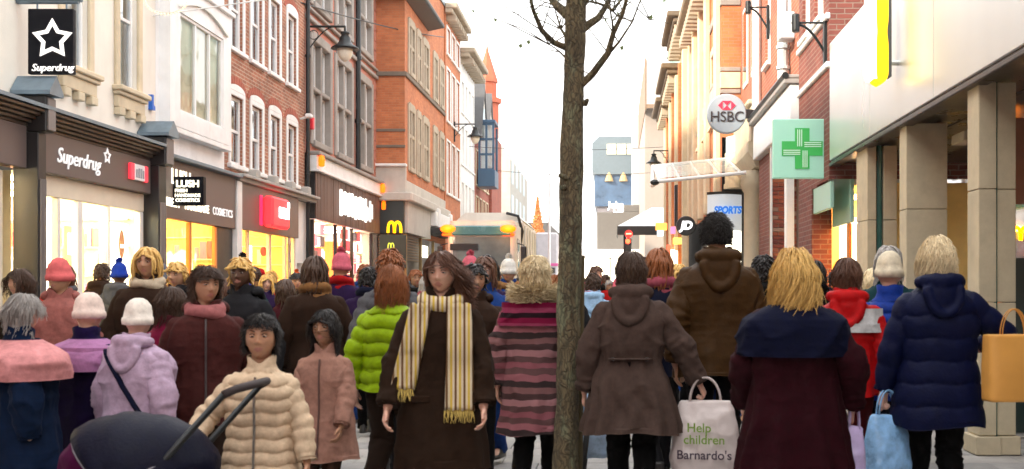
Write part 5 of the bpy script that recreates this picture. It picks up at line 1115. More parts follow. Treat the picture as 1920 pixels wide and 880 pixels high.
for pix, dz, r0 in BRN:
    pts = [at(u, v, TY + d) for (u, v), d in zip(pix, dz)]; n_ = len(pts)
    bark_tube(pts, [r0 * (1 - .75 * k / (n_ - 1)) for k in range(n_)], 12, .004).build('branch', BARK, tr, True)
for (u, v, du, dv) in ((1062, 335, -14, -6), (1092, 195, 10, -8), (1058, 352, -8, 0)):
    bark_tube([at(u + 4, v, TY - .05), at(u + du, v + dv, TY - .08)], [.022, .012], 10, .003).build('bark_knot', BARK, tr, True)
tw = MB(); lf = MB()
for _ in range(80):
    b_ = random.choice(BRN); k = random.randrange(1, len(b_[0])); u, v = b_[0][k]
    p0 = at(u, v, TY + b_[1][k]); d = Vector((random.uniform(-1, 1), random.uniform(-1, 1), random.uniform(-.2, 1))).normalized(); L = random.uniform(.12, .5)
    p1 = p0 + d * L * .5 + Vector((0, 0, .02)); p2 = p0 + d * L + Vector((random.uniform(-.04, .04), 0, random.uniform(-.03, .06))); tw.tube([p0, p1, p2], [.005, .0035, .0018], 5)
    if random.random() < .45:
        e = Vector((random.uniform(-1, 1), random.uniform(-1, 1), random.uniform(-1, .2))).normalized() * .03; s_ = e.orthogonal().normalized() * .012; lf.add([p2, p2 + e * .5 + s_, p2 + e, p2 + e * .5 - s_], [(0, 1, 2, 3)])
tag(tw.build('twigs', BARK, tr), kind='stuff')
for (u, v) in ((975, 91), (1165, 95), (990, 84), (1220, 37)):
    c = at(u, v, TY); lf.add([c, c + Vector((.016, 0, .008)), c + Vector((.01, .01, .035)), c + Vector((-.012, 0, .02))], [(0, 1, 2, 3)]); tw2 = None
tag(lf.build('leaves', pmat('last_leaves', (.10, .14, .03), .6, var=.3), tr), kind='stuff')

# ================================================================= refuse truck
tk = thing('refuse_truck', 'white refuse truck with flashing amber beacons coming up the street', 'truck', (-4, 37, 0))
TW = pmat('truck_white', (.68, .66, .60), .35, var=.06, dirt=.25, coat=.3); x0, x1, ty = -5.05, -2.95, 34.0
def rbox(mb, x0, x1, y0, y1, z0, z1, r, n=5, axis='z'):
    pts = []
    for cx, cy, a0 in ((x1 - r, y1 - r, 0), (x0 + r, y1 - r, 90), (x0 + r, y0 + r, 180), (x1 - r, y0 + r, 270)):
        for k in range(n + 1): a = R(a0 + 90 * k / n); pts.append((cx + r * math.cos(a), cy + r * math.sin(a)))
    mb.prism(pts, 'z', z0, z1)
m = MB(); rbox(m, x0, x1, ty, ty + 2.0, .55, 3.40, .22); m.build('cab', TW, tk)
m = MB(); rbox(m, x0 + .06, x1 - .06, ty + .05, ty + 1.95, 3.401, 3.52, .2); m.build('cab_roof', TW, tk)
m = MB(); rbox(m, x0 + .12, x1 - .12, ty - .03, ty + .3, 1.75, 3.02, .16); m.build('windscreen', pmat('truck_windscreen', (.13, .17, .18), .10, var=.35, vscale=1.2, coat=.4), tk)
m = MB(); m.box(x0 + .15, x1 - .15, ty - .14, ty + .05, 3.07, 3.36, .03); m.build('sun_visor', pmat('teal_visor', (.05, .17, .20), .25, coat=.5), tk)
m = MB(); m.box(x0 - .02, x1 + .02, ty - .10, ty + .2, .55, 1.05, .06); m.build('bumper', pmat('truck_bumper', (.45, .45, .43), .5), tk)
m = MB(); m.box(x0 + .45, x1 - .45, ty - .04, ty + .02, 1.12, 1.5, .03); m.build('grille', M_BLACK, tk)
m = MB(); m.tube([(x0 + .2, ty - .06, 1.85), (x0 + .75, ty - .05, 2.3)], .02, 6); m.box(x0 + .1, x0 + .95, ty - .07, ty - .045, 2.62, 2.82, .01); m.build('wiper', M_BLACK, tk)
for s_ in (0, 1):
    xx = x0 + .28 if s_ == 0 else x1 - .28
    m = MB(); m.ell((xx, ty - .1, .82), (.17, .05, .11), 16, 8); m.build('headlight', emis('truck_headlight', (1, .95, .85), .8), tk)
    xb = x0 + .05 if s_ == 0 else x1 - .22
    m = MB(); m.ell((xb + (.0 if s_ == 0 else -.02), ty - .1, 3.27), (.24, .13, .13), 18, 10); m.build('beacon', emis('amber_beacon', (1, .075, .0), 1.9), tk, True)
    ld = bpy.data.lights.new('beacon_light', 'POINT'); ld.energy = 7; ld.color = (1, .3, .03); ld.shadow_soft_size = .12; lo_ = bpy.data.objects.new('beacon_light', ld); COL.objects.link(lo_); lo_.location = (xb, ty - .42, 3.27); attach(lo_, tk)
    m = MB(); m.box(xb - .2, xb + .16, ty - .06, ty + .15, 3.06, 3.13, .02); m.build('beacon_mount', emis('amber_lens', (1, .06, .0), .8, (.6, .15, .02)), tk)
    xm = x0 - .22 if s_ == 0 else x1 + .22
    m = MB(); m.box(xm - .09, xm + .09, ty + .05, ty + .12, 2.1, 2.75, .03); m.tube([(xm, ty + .1, 2.78), (x0 if s_ == 0 else x1, ty + .3, 2.85)], .02, 6); m.build('mirror', M_BLACK, tk)
    xs2 = x0 - .005 if s_ == 0 else x1 + .005
    m = MB(); m.box(min(xs2, xs2), xs2 + .004, ty + .35, ty + 1.35, 2.0, 3.0); m.build('side_window', pmat('truck_side_glass', (.03, .035, .045), .1), tk)
    m = MB(); m.box(xs2 - .006, xs2 + .006, ty + .3, ty + 1.9, .7, 1.9, .003); m.build('door_panel', pmat('truck_door', (.04, .04, .06), .4), tk)
    for yy in (ty + 1.2, ty + 5.0, ty + 6.4):
        xw = x0 if s_ == 0 else x1 - .28
        m = MB(); m.tube([(xw, yy, .5), (xw + .28, yy, .5)], .5, 24); wh = m.build('wheel', pmat('tyre', (.02, .02, .02), .8), tk)
        m = MB(); m.tube([(xw - .01, yy, .5), (xw + .29, yy, .5)], .26, 16); m.build('rim', M_STEEL, wh)
for zz, c_ in ((2.75, (.4, .7, .75)), (2.2, (.1, .5, .7))): MB().box(x1 + .012, x1 + .02, ty + .75, ty + .98, zz - .15, zz + .1).build('side_sticker', pmat('sticker_%d' % int(zz * 100), c_, .4), tk)
MB().box(x1 + .012, x1 + .02, ty + .45, ty + .7, .9, 1.5).build('orange_panel', emis('orange_reflector_glow', (1, .18, .02), .5), tk)  # reflector shine put in as emission, not a lamp
m = MB(); m.box(x0 - .05, x1 + .05, ty + 2.15, ty + 8.0, .9, 3.65, .06); m.prism([(x0 - .05, 3.651), (x1 + .05, 3.651), (x1 - .25, 3.92), (x0 + .25, 3.92)], 'y', ty + 2.3, ty + 7.5); m.build('hopper_body', TW, tk)
for k in range(5): m = MB(); m.box(x1 + .051, x1 + .10, ty + 2.4 + 1.2 * k, ty + 2.5 + 1.2 * k, .95, 3.5, .01); m.build('body_rib', TW, tk)
m = MB(); m.tube([(x1 - .1, ty + 2.1, 2.6), (x1 + .02, ty + 2.1, 3.3), (x1 - .12, ty + 2.1, 3.8), (x1 - .5, ty + 2.1, 3.9)], .05, 8); m.build('exhaust_pipe', M_IRON, tk)
# ================================================================= PEOPLE
def remesh(mb, voxel, smooth=4, deci=None, sf=.5):
    me = mb.mesh('tmp'); o = bpy.data.objects.new('tmp', me); COL.objects.link(o)
    md = o.modifiers.new('r', 'REMESH'); md.mode = 'VOXEL'; md.voxel_size = voxel
    if smooth: s_ = o.modifiers.new('s', 'SMOOTH'); s_.factor = sf; s_.iterations = smooth
    if deci: d = o.modifiers.new('d', 'DECIMATE'); d.ratio = deci
    dg = bpy.context.evaluated_depsgraph_get(); out = bpy.data.meshes.new_from_object(o.evaluated_get(dg))
    bpy.data.objects.remove(o); bpy.data.meshes.remove(me); return out
def get_v(me):
    a = np.empty(len(me.vertices) * 3); me.vertices.foreach_get('co', a); return a.reshape(-1, 3)
def get_n(me):
    a = np.empty(len(me.vertices) * 3); me.vertex_normals.foreach_get('vector', a); return a.reshape(-1, 3)
def set_v(me, V): me.vertices.foreach_set('co', V.ravel()); me.update()
def limb(mb, pts, radii, n=14, flat=1.0, sub=5):
    """Rounded closed tube through joints, smoothly interpolated."""
    pts = [Vector(q) for q in pts]; P = []; Rr = []
    for i in range(len(pts) - 1):
        for k in range(sub):
            t = k / sub; P.append(pts[i].lerp(pts[i + 1], t)); e = t * t * (3 - 2 * t); Rr.append(radii[i] * (1 - e) + radii[i + 1] * e)
    P.append(pts[-1]); Rr.append(radii[-1])
    d0 = (P[0] - P[1]).normalized(); d1 = (P[-1] - P[-2]).normalized()
    pre = [(P[0] + d0 * Rr[0] * math.sin(a), Rr[0] * math.cos(a)) for a in (1.45, 1.05, .55)]; post = [(P[-1] + d1 * Rr[-1] * math.sin(a), Rr[-1] * math.cos(a)) for a in (.55, 1.05, 1.45)]
    P = [q[0] for q in pre] + P + [q[0] for q in post]; Rr = [q[1] for q in pre] + Rr + [q[1] for q in post]
    mb.tube(P, Rr, n, True, flat)
def loft(mb, secs, n=26, p=2.3):
    """Stack of super-elliptic rings: (cx, cy, z, rx, ry)."""
    vs = []; fs = []
    for cx, cy, z, rx, ry in secs:
        for k in range(n):
            t = 2 * math.pi * k / n; c, s = math.cos(t), math.sin(t)
            vs.append((cx + rx * math.copysign(abs(c) ** (2 / p), c), cy + ry * math.copysign(abs(s) ** (2 / p), s), z))
    m = len(secs)
    for i in range(m - 1):
        for k in range(n): fs.append((i * n + k, i * n + (k + 1) % n, (i + 1) * n + (k + 1) % n, (i + 1) * n + k))
    fs.append(tuple(range(n - 1, -1, -1))); fs.append(tuple((m - 1) * n + k for k in range(n))); mb.add(vs, fs)
def ik(a, b, l1, l2, pole):
    a, b = Vector(a), Vector(b); d = b - a; L = min(d.length, (l1 + l2) * .995); dn = d.normalized(); b = a + dn * L
    x = (l1 * l1 - l2 * l2 + L * L) / (2 * L); h = math.sqrt(max(0, l1 * l1 - x * x)); pl_ = Vector(pole); pl_ = (pl_ - dn * pl_.dot(dn)).normalized()
    return a + dn * x + pl_ * h, b

def head_mesh(mb, c, s, M, fine=True, female=False):
    """Head with brow, sockets, nose, lips, chin and ears; face looks along -Y before M."""
    nu, nv = (72, 56) if fine else (28, 20); vs = []; fs = []
    th = np.linspace(0, math.pi, nv + 1); ph = np.arange(nu) * 2 * math.pi / nu
    T, Pp = np.meshgrid(th, ph, indexing='ij'); X = np.sin(T) * np.sin(Pp); Y = -np.sin(T) * np.cos(Pp); Z = np.cos(T)
    rx, ry, rz = .077, .097, .118
    x, y, z = X * rx, Y * ry, Z * rz
    lo = np.clip(-z / rz, 0, 1); x = x * (1 - .30 * lo ** 1.6); y = np.where(y > 0, y * (1 - .42 * lo ** 1.3), y * (1 - .10 * lo ** 2))
    y = y + .006 * (1 - np.abs(Z)) ; x = x * (1 + .05 * np.clip(Z, 0, 1) * (y > 0))
    fr = np.clip(-Y * 1.6, 0, 1)
    def G(cx, cz, sx, sz): return np.exp(-((np.abs(x) - cx) / sx) ** 2 - ((z - cz) / sz) ** 2)
    b = 0
    b = b + .017 * np.exp(-(x / .011) ** 2) * np.exp(-((z + .022) / .013) ** 2) + .010 * np.exp(-(x / .009) ** 2) * np.exp(-((z + .002) / .02) ** 2)
    b = b + .007 * G(.012, -.026, .007, .007)
    b = b - .0095 * G(.031, .012, .017, .011) + .0055 * G(.028, .034, .024, .009) + .004 * G(.046, -.012, .018, .016)
    b = b + .0065 * np.exp(-(x / .019) ** 2) * (np.exp(-((z + .053) / .005) ** 2) + 1.1 * np.exp(-((z + .065) / .006) ** 2)) - .003 * np.exp(-(x / .02) ** 2) * np.exp(-((z + .0588) / .0025) ** 2)
    b = b + .008 * np.exp(-(x / .02) ** 2) * np.exp(-((z + .094) / .014) ** 2) - .003 * np.exp(-(x / .03) ** 2) * np.exp(-((z + .079) / .006) ** 2)
    y = y - b * fr
    V = np.stack([x, y, z], -1).reshape(-1, 3) * s
    V = [tuple(Vector(c) + M @ Vector(q)) for q in V]
    for i in range(nv):
        for k in range(nu): fs.append((i * nu + k, i * nu + (k + 1) % nu, (i + 1) * nu + (k + 1) % nu, (i + 1) * nu + k))
    mb.add(V, fs)
    for sx in (-1, 1):
        rot = M @ Matrix.Rotation(sx * R(-18), 3, 'Z'); mb.ell(tuple(Vector(c) + M @ Vector((sx * .076 * s, .012 * s, -.012 * s))), (.010 * s, .018 * s, .032 * s), 14, 10, rot)
def hand_mesh(mb, w_, d, n, s, side, curl=.5, spread=1.0):
    """w_: wrist, d: direction of the palm, n: palm normal. Five unequal bent fingers; thumb leaves the palm's side."""
    d = Vector(d).normalized(); n = Vector(n); n = (n - d * n.dot(d)).normalized(); a = d.cross(n) * side
    c = Vector(w_) + d * .045 * s
    limb(mb, [Vector(w_) - d * .02 * s, Vector(w_) + d * .01 * s], [.026 * s, .026 * s], 10, .8, 2)
    for k in range(4):
        off = (k - 1.5) * .0195 * s * spread; limb(mb, [Vector(w_) + d * .012 * s + a * off * .7, Vector(w_) + d * .088 * s + a * off], [.0145 * s, .0115 * s], 8, 1, 2)
        L = (.066, .078, .073, .056)[k] * s; p0 = Vector(w_) + d * .088 * s + a * off; dirn = d.copy(); pts = [p0]; ang = 0
        for seg in (.42, .32, .26):
            ang += curl * 1.0; q = d * math.cos(ang) + n * math.sin(ang); pts.append(pts[-1] + q * L * seg)
        limb(mb, pts, [.0095 * s, .0088 * s, .008 * s, .0065 * s], 8, 1, 2)
    p0 = Vector(w_) + d * .028 * s - a * .030 * s; t = (d * .75 - a * .62 + n * .35).normalized()
    limb(mb, [Vector(w_) + d * .015 * s - a * .012 * s, p0 + t * .02 * s, p0 + t * .045 * s + d * .008 * s, p0 + t * .055 * s + d * .03 * s], [.013 * s, .012 * s, .0105 * s, .008 * s], 8, 1, 2)

def strands(mb, c, M, s, n, style, L, rad=.0055, seed=0, wave=.012, wind=(0, 0, 0), front=.55, vol=1.12):
    """Hair as many tapered locks that flow over the skull and fall."""
    rg = random.Random(seed); r = Vector((.083, .104, .124)) * s; cnt = 0
    while cnt < n:
        th = math.acos(rg.uniform(-.55, 1)); ph = rg.uniform(0, 2 * math.pi); q = Vector((math.sin(th) * math.sin(ph), -math.sin(th) * math.cos(ph), math.cos(th)))
        if q.y < -.15 and q.z < front: continue
        if style == 'short' and q.z < -.35: continue
        cnt += 1
        p = Vector((q.x * r.x, q.y * r.y, q.z * r.z)); pts = [p.copy()]; Ls = L * rg.uniform(.75, 1.1) * s; ns = 8 if L > .12 else 5
        part = Vector((.1 * (1 if q.x > .0 else -1), .35, 0)); dirn = (Vector((q.x, q.y, 0)) + part * .5 + Vector((0, 0, -.2))); ph1 = rg.uniform(0, 6.28)
        lay = rg.uniform(1.0, vol)
        for k in range(ns):
            nrm = Vector((p.x / r.x ** 2, p.y / r.y ** 2, p.z / r.z ** 2)).normalized()
            gdir = Vector((0, 0, -1)) + Vector(wind) * (k / ns) + (Vector((q.x * .6, q.y * .6 + .25, 0)) if p.z > .03 * s else Vector((0, 0, 0)))
            g2 = gdir - nrm * min(0, gdir.dot(nrm)) if (p.x / r.x) ** 2 + (p.y / r.y) ** 2 + (p.z / r.z) ** 2 < 1.5 else gdir
            if style == 'short': g2 = g2.normalized() * .8 + Vector((rg.uniform(-.3, .3), rg.uniform(-.3, .3), rg.uniform(-.2, .2))) + nrm * .12
            p = p + g2.normalized() * Ls / ns + Vector((math.sin(ph1 + k * .9), math.cos(ph1 * 1.3 + k * .8), 0)) * wave * s * (k / ns)
            e = math.sqrt((p.x / r.x) ** 2 + (p.y / r.y) ** 2 + (p.z / r.z) ** 2)
            if e < lay: p = p * (lay / e)
            if p.y < -.03 * s and p.z < .045 * s and abs(p.x) < .068 * s: p.x = math.copysign(.068 * s + .012 * s * rg.random(), q.x if abs(q.x) > .02 else rg.uniform(-1, 1)); p.y = min(p.y + .012 * s, -.0)
            if p.z < -.10 * s and style != 'short':
                if p.y < -.02 * s and abs(p.x) < .07 * s: p.x = math.copysign(.07 * s, p.x)
                dd = max(0, -.10 * s - p.z) / (.2 * s); rr_ = math.hypot(p.x, p.y); lim = (.075 + .06 * min(1, dd)) * s
                if rr_ < lim and rr_ > 1e-5: p.x *= lim / rr_; p.y *= lim / rr_
            pts.append(p.copy())
        nn = len(pts); rr = [rad * s * rg.uniform(.7, 1.3) * (1.0 if k < nn * .5 else 1 - .85 * (k - nn * .5) / (nn * .5)) for k in range(nn)]
        mb.tube([Vector(c) + M @ q_ for q_ in pts], rr, 3 if n > 400 else 4, False, .8)
def cap(mb, c, M, s, k=1.03, low=-.45, front=.5):
    """Skull cap under the hair."""
    nu, nv = 28, 16; V = []; fs = []
    for i in range(nv + 1):
        for j in range(nu):
            a = 2 * math.pi * j / nu; f = -math.cos(a); fr_ = max(0, -f)
            zmin = low if f > -.1 else low + (front - low) * min(1, (fr_ - .1) / .35)
            tmax = math.acos(max(-1, min(1, zmin))); t = tmax * i / nv
            q = Vector((.080 * math.sin(t) * math.sin(a), -.102 * math.sin(t) * math.cos(a), .121 * math.cos(t))) * k * s; V.append(tuple(Vector(c) + M @ q))
    for i in range(nv):
        for j in range(nu): fs.append((i * nu + j, i * nu + (j + 1) % nu, (i + 1) * nu + (j + 1) % nu, (i + 1) * nu + j))
    mb.add(V, fs)

SKIN = {k: pmat('skin_' + k, c, .5, var=.10, vscale=18, bump=.12, bscale=160, spec=.4) for k, c in dict(fair=(.58, .34, .25), warm=(.46, .25, .15), tan=(.36, .19, .11), deep=(.11, .052, .03)).items()}
for _m in SKIN.values():
    _p = _m.node_tree.nodes['Principled BSDF']; _p.inputs['Subsurface Weight'].default_value = .25; _p.inputs['Subsurface Scale'].default_value = .012; _p.inputs['Subsurface Radius'].default_value = (1, .35, .2)
HAIR = {k: pmat('hair_' + k, c, .45, var=.4, vscale=30, stretch=(3, 3, .6), spec=.35) for k, c in dict(black=(.012, .009, .008), brown=(.055, .026, .013), auburn=(.24, .075, .02), blonde=(.62, .38, .11), pale=(.70, .56, .34), grey=(.32, .30, .28), chestnut=(.10, .04, .02)).items()}
EYEW = pmat('eye_white', (.42, .39, .36), .2, var=0); IRIS = pmat('eye_iris', (.035, .018, .01), .15, var=0)
LIP = pmat('lips', (.40, .17, .13), .4, var=.1)
M_SHOE = pmat('dark_shoe', (.02, .018, .017), .45, var=.3); M_SHOE2 = pmat('pale_shoe', (.5, .48, .45), .6, var=.2)
CLOTH = {}
def cloth(name, col, rough=.85, sheen=.0, var=.26, weave=75, bump=.22):
    col = tuple(min(c, .85) ** 1.42 for c in col)
    return pmat('cloth_' + name, col, rough, var=var, vscale=24, bump=bump, bscale=weave, sheen=sheen, spec=.12)
def stripes(name, cols, period, axis='x', rough=.9):
    """Woven stripes along an object axis."""
    if name in MATS: return MATS[name]
    cols = [tuple(c ** 1.2 for c in q) for q in cols]; m = pmat(name, cols[0], rough, spec=.12, var=.1, vscale=20, bump=.4, bscale=220); n = m.node_tree.nodes; l = m.node_tree.links; p = n['Principled BSDF']
    tc = n.new('ShaderNodeTexCoord'); sx = n.new('ShaderNodeSeparateXYZ'); l.new(tc.outputs['UV' if axis in 'uv' else 'Object'], sx.inputs[0])
    mt = n.new('ShaderNodeMath'); mt.operation = 'MULTIPLY'; mt.inputs[1].default_value = 1 / period; l.new(sx.outputs[{'x': 0, 'y': 1, 'z': 2, 'u': 0, 'v': 1}[axis]], mt.inputs[0])
    nz = n.new('ShaderNodeTexNoise'); nz.inputs['Scale'].default_value = 7; l.new(tc.outputs['Object'], nz.inputs['Vector'])
    ad = n.new('ShaderNodeMath'); ad.operation = 'MULTIPLY_ADD'; ad.inputs[1].default_value = .18 if axis == 'z' else .0; l.new(nz.outputs['Fac'], ad.inputs[0]); l.new(mt.outputs[0], ad.inputs[2])
    fc = n.new('ShaderNodeMath'); fc.operation = 'FRACT'; l.new(ad.outputs[0], fc.inputs[0])
    cr = n.new('ShaderNodeValToRGB'); cr.color_ramp.interpolation = 'CONSTANT'; e = cr.color_ramp.elements
    e[0].color = (*cols[0], 1); e[1].position = 1 / len(cols); e[1].color = (*cols[1], 1)
    for k in range(2, len(cols)): q = e.new(k / len(cols)); q.color = (*cols[k], 1)
    l.new(fc.outputs[0], cr.inputs[0]); l.new(cr.outputs[0], p.inputs['Base Color']); return m

def folds(me, amp, seed, quilt=0, zmin=None, zmax=None):
    V = get_v(me); N = get_n(me)
    a = vn3(V * np.array([7, 7, 3.2]) + seed * 7.3, seed); b = vn3(V * np.array([15, 15, 9]) + seed * 3.1, seed + 1); c = vn3(V * np.array([26, 26, 30]), seed + 2)
    w_ = vn3(V * 5 + 9, seed + 4)
    dgl = V[:, 2] * 30 + V[:, 0] * 14 * (1 if seed % 2 else -1) + 9 * w_
    rid = 1 - np.abs(2 * b - 1)
    d = (a - .5) * 1.1 + (rid - .5) * .8 + .28 * (c - .5) + .30 * np.sin(dgl) * np.clip(w_ * 2 - .7, 0, 1)
    if quilt:
        d = d * .55 + 1.3 * (np.abs(np.sin(V[:, 2] * math.pi / quilt + .6 * (a - .5))) ** .55 - .7)
    set_v(me, V + N * (d * amp)[:, None])

def cr(xs, ys, q):
    """Smooth (Hermite) interpolation of a table."""
    xs = np.asarray(xs, float); ys = np.asarray(ys, float); q = np.clip(np.asarray(q, float), xs[0], xs[-1]); i = np.clip(np.searchsorted(xs, q) - 1, 0, len(xs) - 2)
    m = np.gradient(ys, xs); h = xs[i + 1] - xs[i]; t = (q - xs[i]) / h
    return (2 * t**3 - 3 * t**2 + 1) * ys[i] + (t**3 - 2 * t**2 + t) * h * m[i] + (-2 * t**3 + 3 * t**2) * ys[i + 1] + (t**3 - t**2) * h * m[i + 1]
PROF = np.array([(.84, .196, .130), (.94, .190, .127), (1.04, .175, .116), (1.15, .180, .118), (1.28, .194, .122), (1.335, .186, .116), (1.38, .165, .104), (1.42, .130, .09), (1.45, .098, .08), (1.475, .076, .071)])
def ridged(p, seed): return 1 - np.abs(2 * vn3(p, seed) - 1)
def torso_shell(s, bw=1.0, ln=0.0, th=.03, hem=.7, flare=1.0, waist=0.0, amp=.012, seed=0, quilt=0, off=0.0, z0=None, z1=None, nz=96, na=84, drape=1.0, lip=True):
    """A coat body as one dense shell: tailored section, drape folds to the hem, pull creases and seams."""
    z1 = z1 or 1.472; z0 = z0 or hem; t = np.linspace(0, 1, nz); z = z0 + (z1 - z0) * t
    off = off * np.clip((1.475 - z) / .10, .12, 1); tht = th * np.clip((1.50 - z) / .09, .3, 1)
    rx = cr(PROF[:, 0], PROF[:, 1], z) * bw + tht + off; ry = cr(PROF[:, 0], PROF[:, 2], z) * bw + tht + off
    below = np.clip((.98 - z) / max(.05, .98 - min(hem, .93)), 0, 1); fl = 1 + (flare - 1) * below ** 1.2; rx = rx * fl; ry = ry * fl
    wz = 1 - waist * np.exp(-((z - 1.07) / .075) ** 2); rx *= wz; ry *= wz
    a = np.arange(na) * 2 * math.pi / na; Z, A = np.meshgrid(z, a, indexing='ij'); RX = np.repeat(rx[:, None], na, 1); RY = np.repeat(ry[:, None], na, 1)
    c, sn = np.cos(A), np.sin(A); p = 2.35; X = RX * np.sign(c) * np.abs(c) ** (2 / p); Y = RY * np.sign(sn) * np.abs(sn) ** (2 / p)
    P = np.stack([X, Y, Z], -1).reshape(-1, 3); B = np.repeat(below[:, None], na, 1).ravel(); Af = A.ravel(); Zf = Z.ravel(); sd = seed * 3.7
    w1 = vn3(P * 4 + sd, seed)
    k = 9 + seed % 4
    dr = np.sin(k * Af + 5 * w1 + .8 * np.sin(3 * Af + seed)) * (.25 + B) * .75 * drape
    cre = (ridged(P * np.array([9, 9, 5]) + sd, seed + 1) ** 2.2 - .35) * .9                    # sharp wandering creases
    dg1 = ridged(np.stack([P[:, 0] * 5 + P[:, 2] * 9, P[:, 1] * 3, P[:, 2] * 4 - P[:, 0] * 6], -1) + sd, seed + 2) ** 3
    dg2 = ridged(np.stack([P[:, 0] * 5 - P[:, 2] * 9, P[:, 1] * 3, P[:, 2] * 4 + P[:, 0] * 6], -1) + sd + 5, seed + 3) ** 3
    arm = np.exp(-((np.abs(np.cos(Af)) - .82) / .3) ** 2) * np.exp(-((Zf - 1.2) / .16) ** 2)
    fine = ridged(P * 21 + sd, seed + 5) ** 2 - .4
    d = dr + cre * .75 + (np.where(P[:, 0] > 0, dg1, dg2) - .2) * (.5 + 1.3 * arm) + .22 * fine + .5 * (w1 - .5)
    wc = np.exp(-((Zf - 1.07) / .05) ** 2) * (1 if waist else .35); d = d + wc * .6 * np.sin(k * 2 * Af + 7 * w1)
    top = np.clip((1.46 - Zf) / .05, .15, 1); d = d * top
    if quilt:
        zz = Zf + .006 * np.sin(7 * Af + seed) + .010 * (w1 - .5); q = np.abs(np.sin(zz * math.pi / quilt)) ** .45
        pk = np.sin(26 * Af + 9 * vn3(P * 6, seed)) * np.clip(1 - q, 0, 1); d = d * .4 + (q - .75) * 2.4 + pk * .5
    seam = -1.1 * (np.exp(-(np.minimum(np.abs(Af), np.abs(Af - 2 * math.pi)) / .03) ** 2) + np.exp(-(np.abs(Af - math.pi) / .03) ** 2) + np.exp(-(np.abs(Af - math.pi / 2) / .028) ** 2)) * (0 if quilt else .35)
    d = (d + seam) * amp
    n = np.stack([np.cos(Af), np.sin(Af) * 1.4, np.zeros_like(Af)], -1); n /= np.linalg.norm(n, axis=1, keepdims=True)
    P = P + n * d[:, None]
    P[:, 2] += .012 * B * np.sin(3 * Af + seed) * (B > .9)
    P[:, 1] -= ln * np.maximum(0, P[:, 2] - .9); P *= s
    fs = [(i * na + j, i * na + (j + 1) % na, (i + 1) * na + (j + 1) % na, (i + 1) * na + j) for i in range(nz - 1) for j in range(na)]
    if lip:   # turned-in hem and top closure
        base = len(P); cen = P[:na].mean(0); inn = P[:na] + (cen - P[:na]) * .10 + np.array([0, 0, .004]); inn2 = P[:na] + (cen - P[:na]) * .12 + np.array([0, 0, .16 * s]); P = np.vstack([P, inn, inn2])
        fs += [(j, (j + 1) % na, base + (j + 1) % na, base + j) for j in range(na)] + [(base + j, base + (j + 1) % na, base + na + (j + 1) % na, base + na + j) for j in range(na)]
    m = MB(); m.add([tuple(q) for q in P], fs); return m
def tube_shell(pts, radii, amp, seed, quilt=0, na=30, bunch=(), step=.012, joint=1):
    """A sleeve or trouser leg: dense tube with bunched folds at the joint and at the end."""
    pts = [Vector(q) for q in pts]; P = []; Rr = []; S = []; L_ = 0
    for i in range(len(pts) - 1):
        seg = max(4, int((pts[i + 1] - pts[i]).length / step)); 
        for k in range(seg + (i == len(pts) - 2)):
            t = k / seg; e = t * t * (3 - 2 * t); P.append(pts[i].lerp(pts[i + 1], t)); Rr.append(radii[i] * (1 - e) + radii[i + 1] * e); S.append(L_ + t * (pts[i + 1] - pts[i]).length)
        L_ += (pts[i + 1] - pts[i]).length
    for _ in range(6): P = [P[0]] + [(P[k - 1] + P[k] * 2 + P[k + 1]) / 4 for k in range(1, len(P) - 1)] + [P[-1]]
    P = [P[0] + (P[0] - P[1]).normalized() * Rr[0] * .55, P[0] + (P[0] - P[1]).normalized() * Rr[0] * .3] + P; Rr = [Rr[0] * .35, Rr[0] * .8] + Rr; S = [-.02, -.01] + S
    P += [P[-1] - (P[-1] - P[-2]).normalized() * .012]; Rr += [Rr[-1] * .82]; S += [S[-1]]
    m = MB(); m.tube(P, Rr, na); V = np.array(m.v); C = np.repeat(np.array([tuple(q) for q in P]), na, 0); s_ = np.repeat(np.array(S), na); d = V - C; d /= np.maximum(np.linalg.norm(d, axis=1, keepdims=True), 1e-6); ang = np.tile(np.arange(na) * 2 * math.pi / na, len(P))
    jl = (pts[joint] - pts[0]).length; w1 = vn3(V * 6 + seed, seed); nm = np.exp(-((s_ - jl) / .07) ** 2); en = np.exp(-((s_ - L_ + .04) / .06) ** 2); st = np.exp(-((s_ - .06) / .06) ** 2)
    f = (ridged(np.stack([np.cos(ang) * 1.2 + s_ * 4, np.sin(ang) * 1.2, s_ * 22], -1) + seed, seed) ** 2 - .35)
    tw = ridged(np.stack([np.cos(ang + s_ * 6) * 1.6, np.sin(ang + s_ * 6) * 1.6, s_ * 7], -1) + seed * 2, seed + 1) ** 2.5 - .25
    q = f * (.35 + 1.5 * nm + 1.2 * en + .6 * st) + tw * .9 + .5 * (w1 - .5)
    if quilt: qq = np.abs(np.sin(s_ * math.pi / quilt)) ** .45; q = q * .4 + (qq - .75) * 2.0
    V = V + d * (q * amp)[:, None]; m.v = [tuple(x) for x in V]; return m

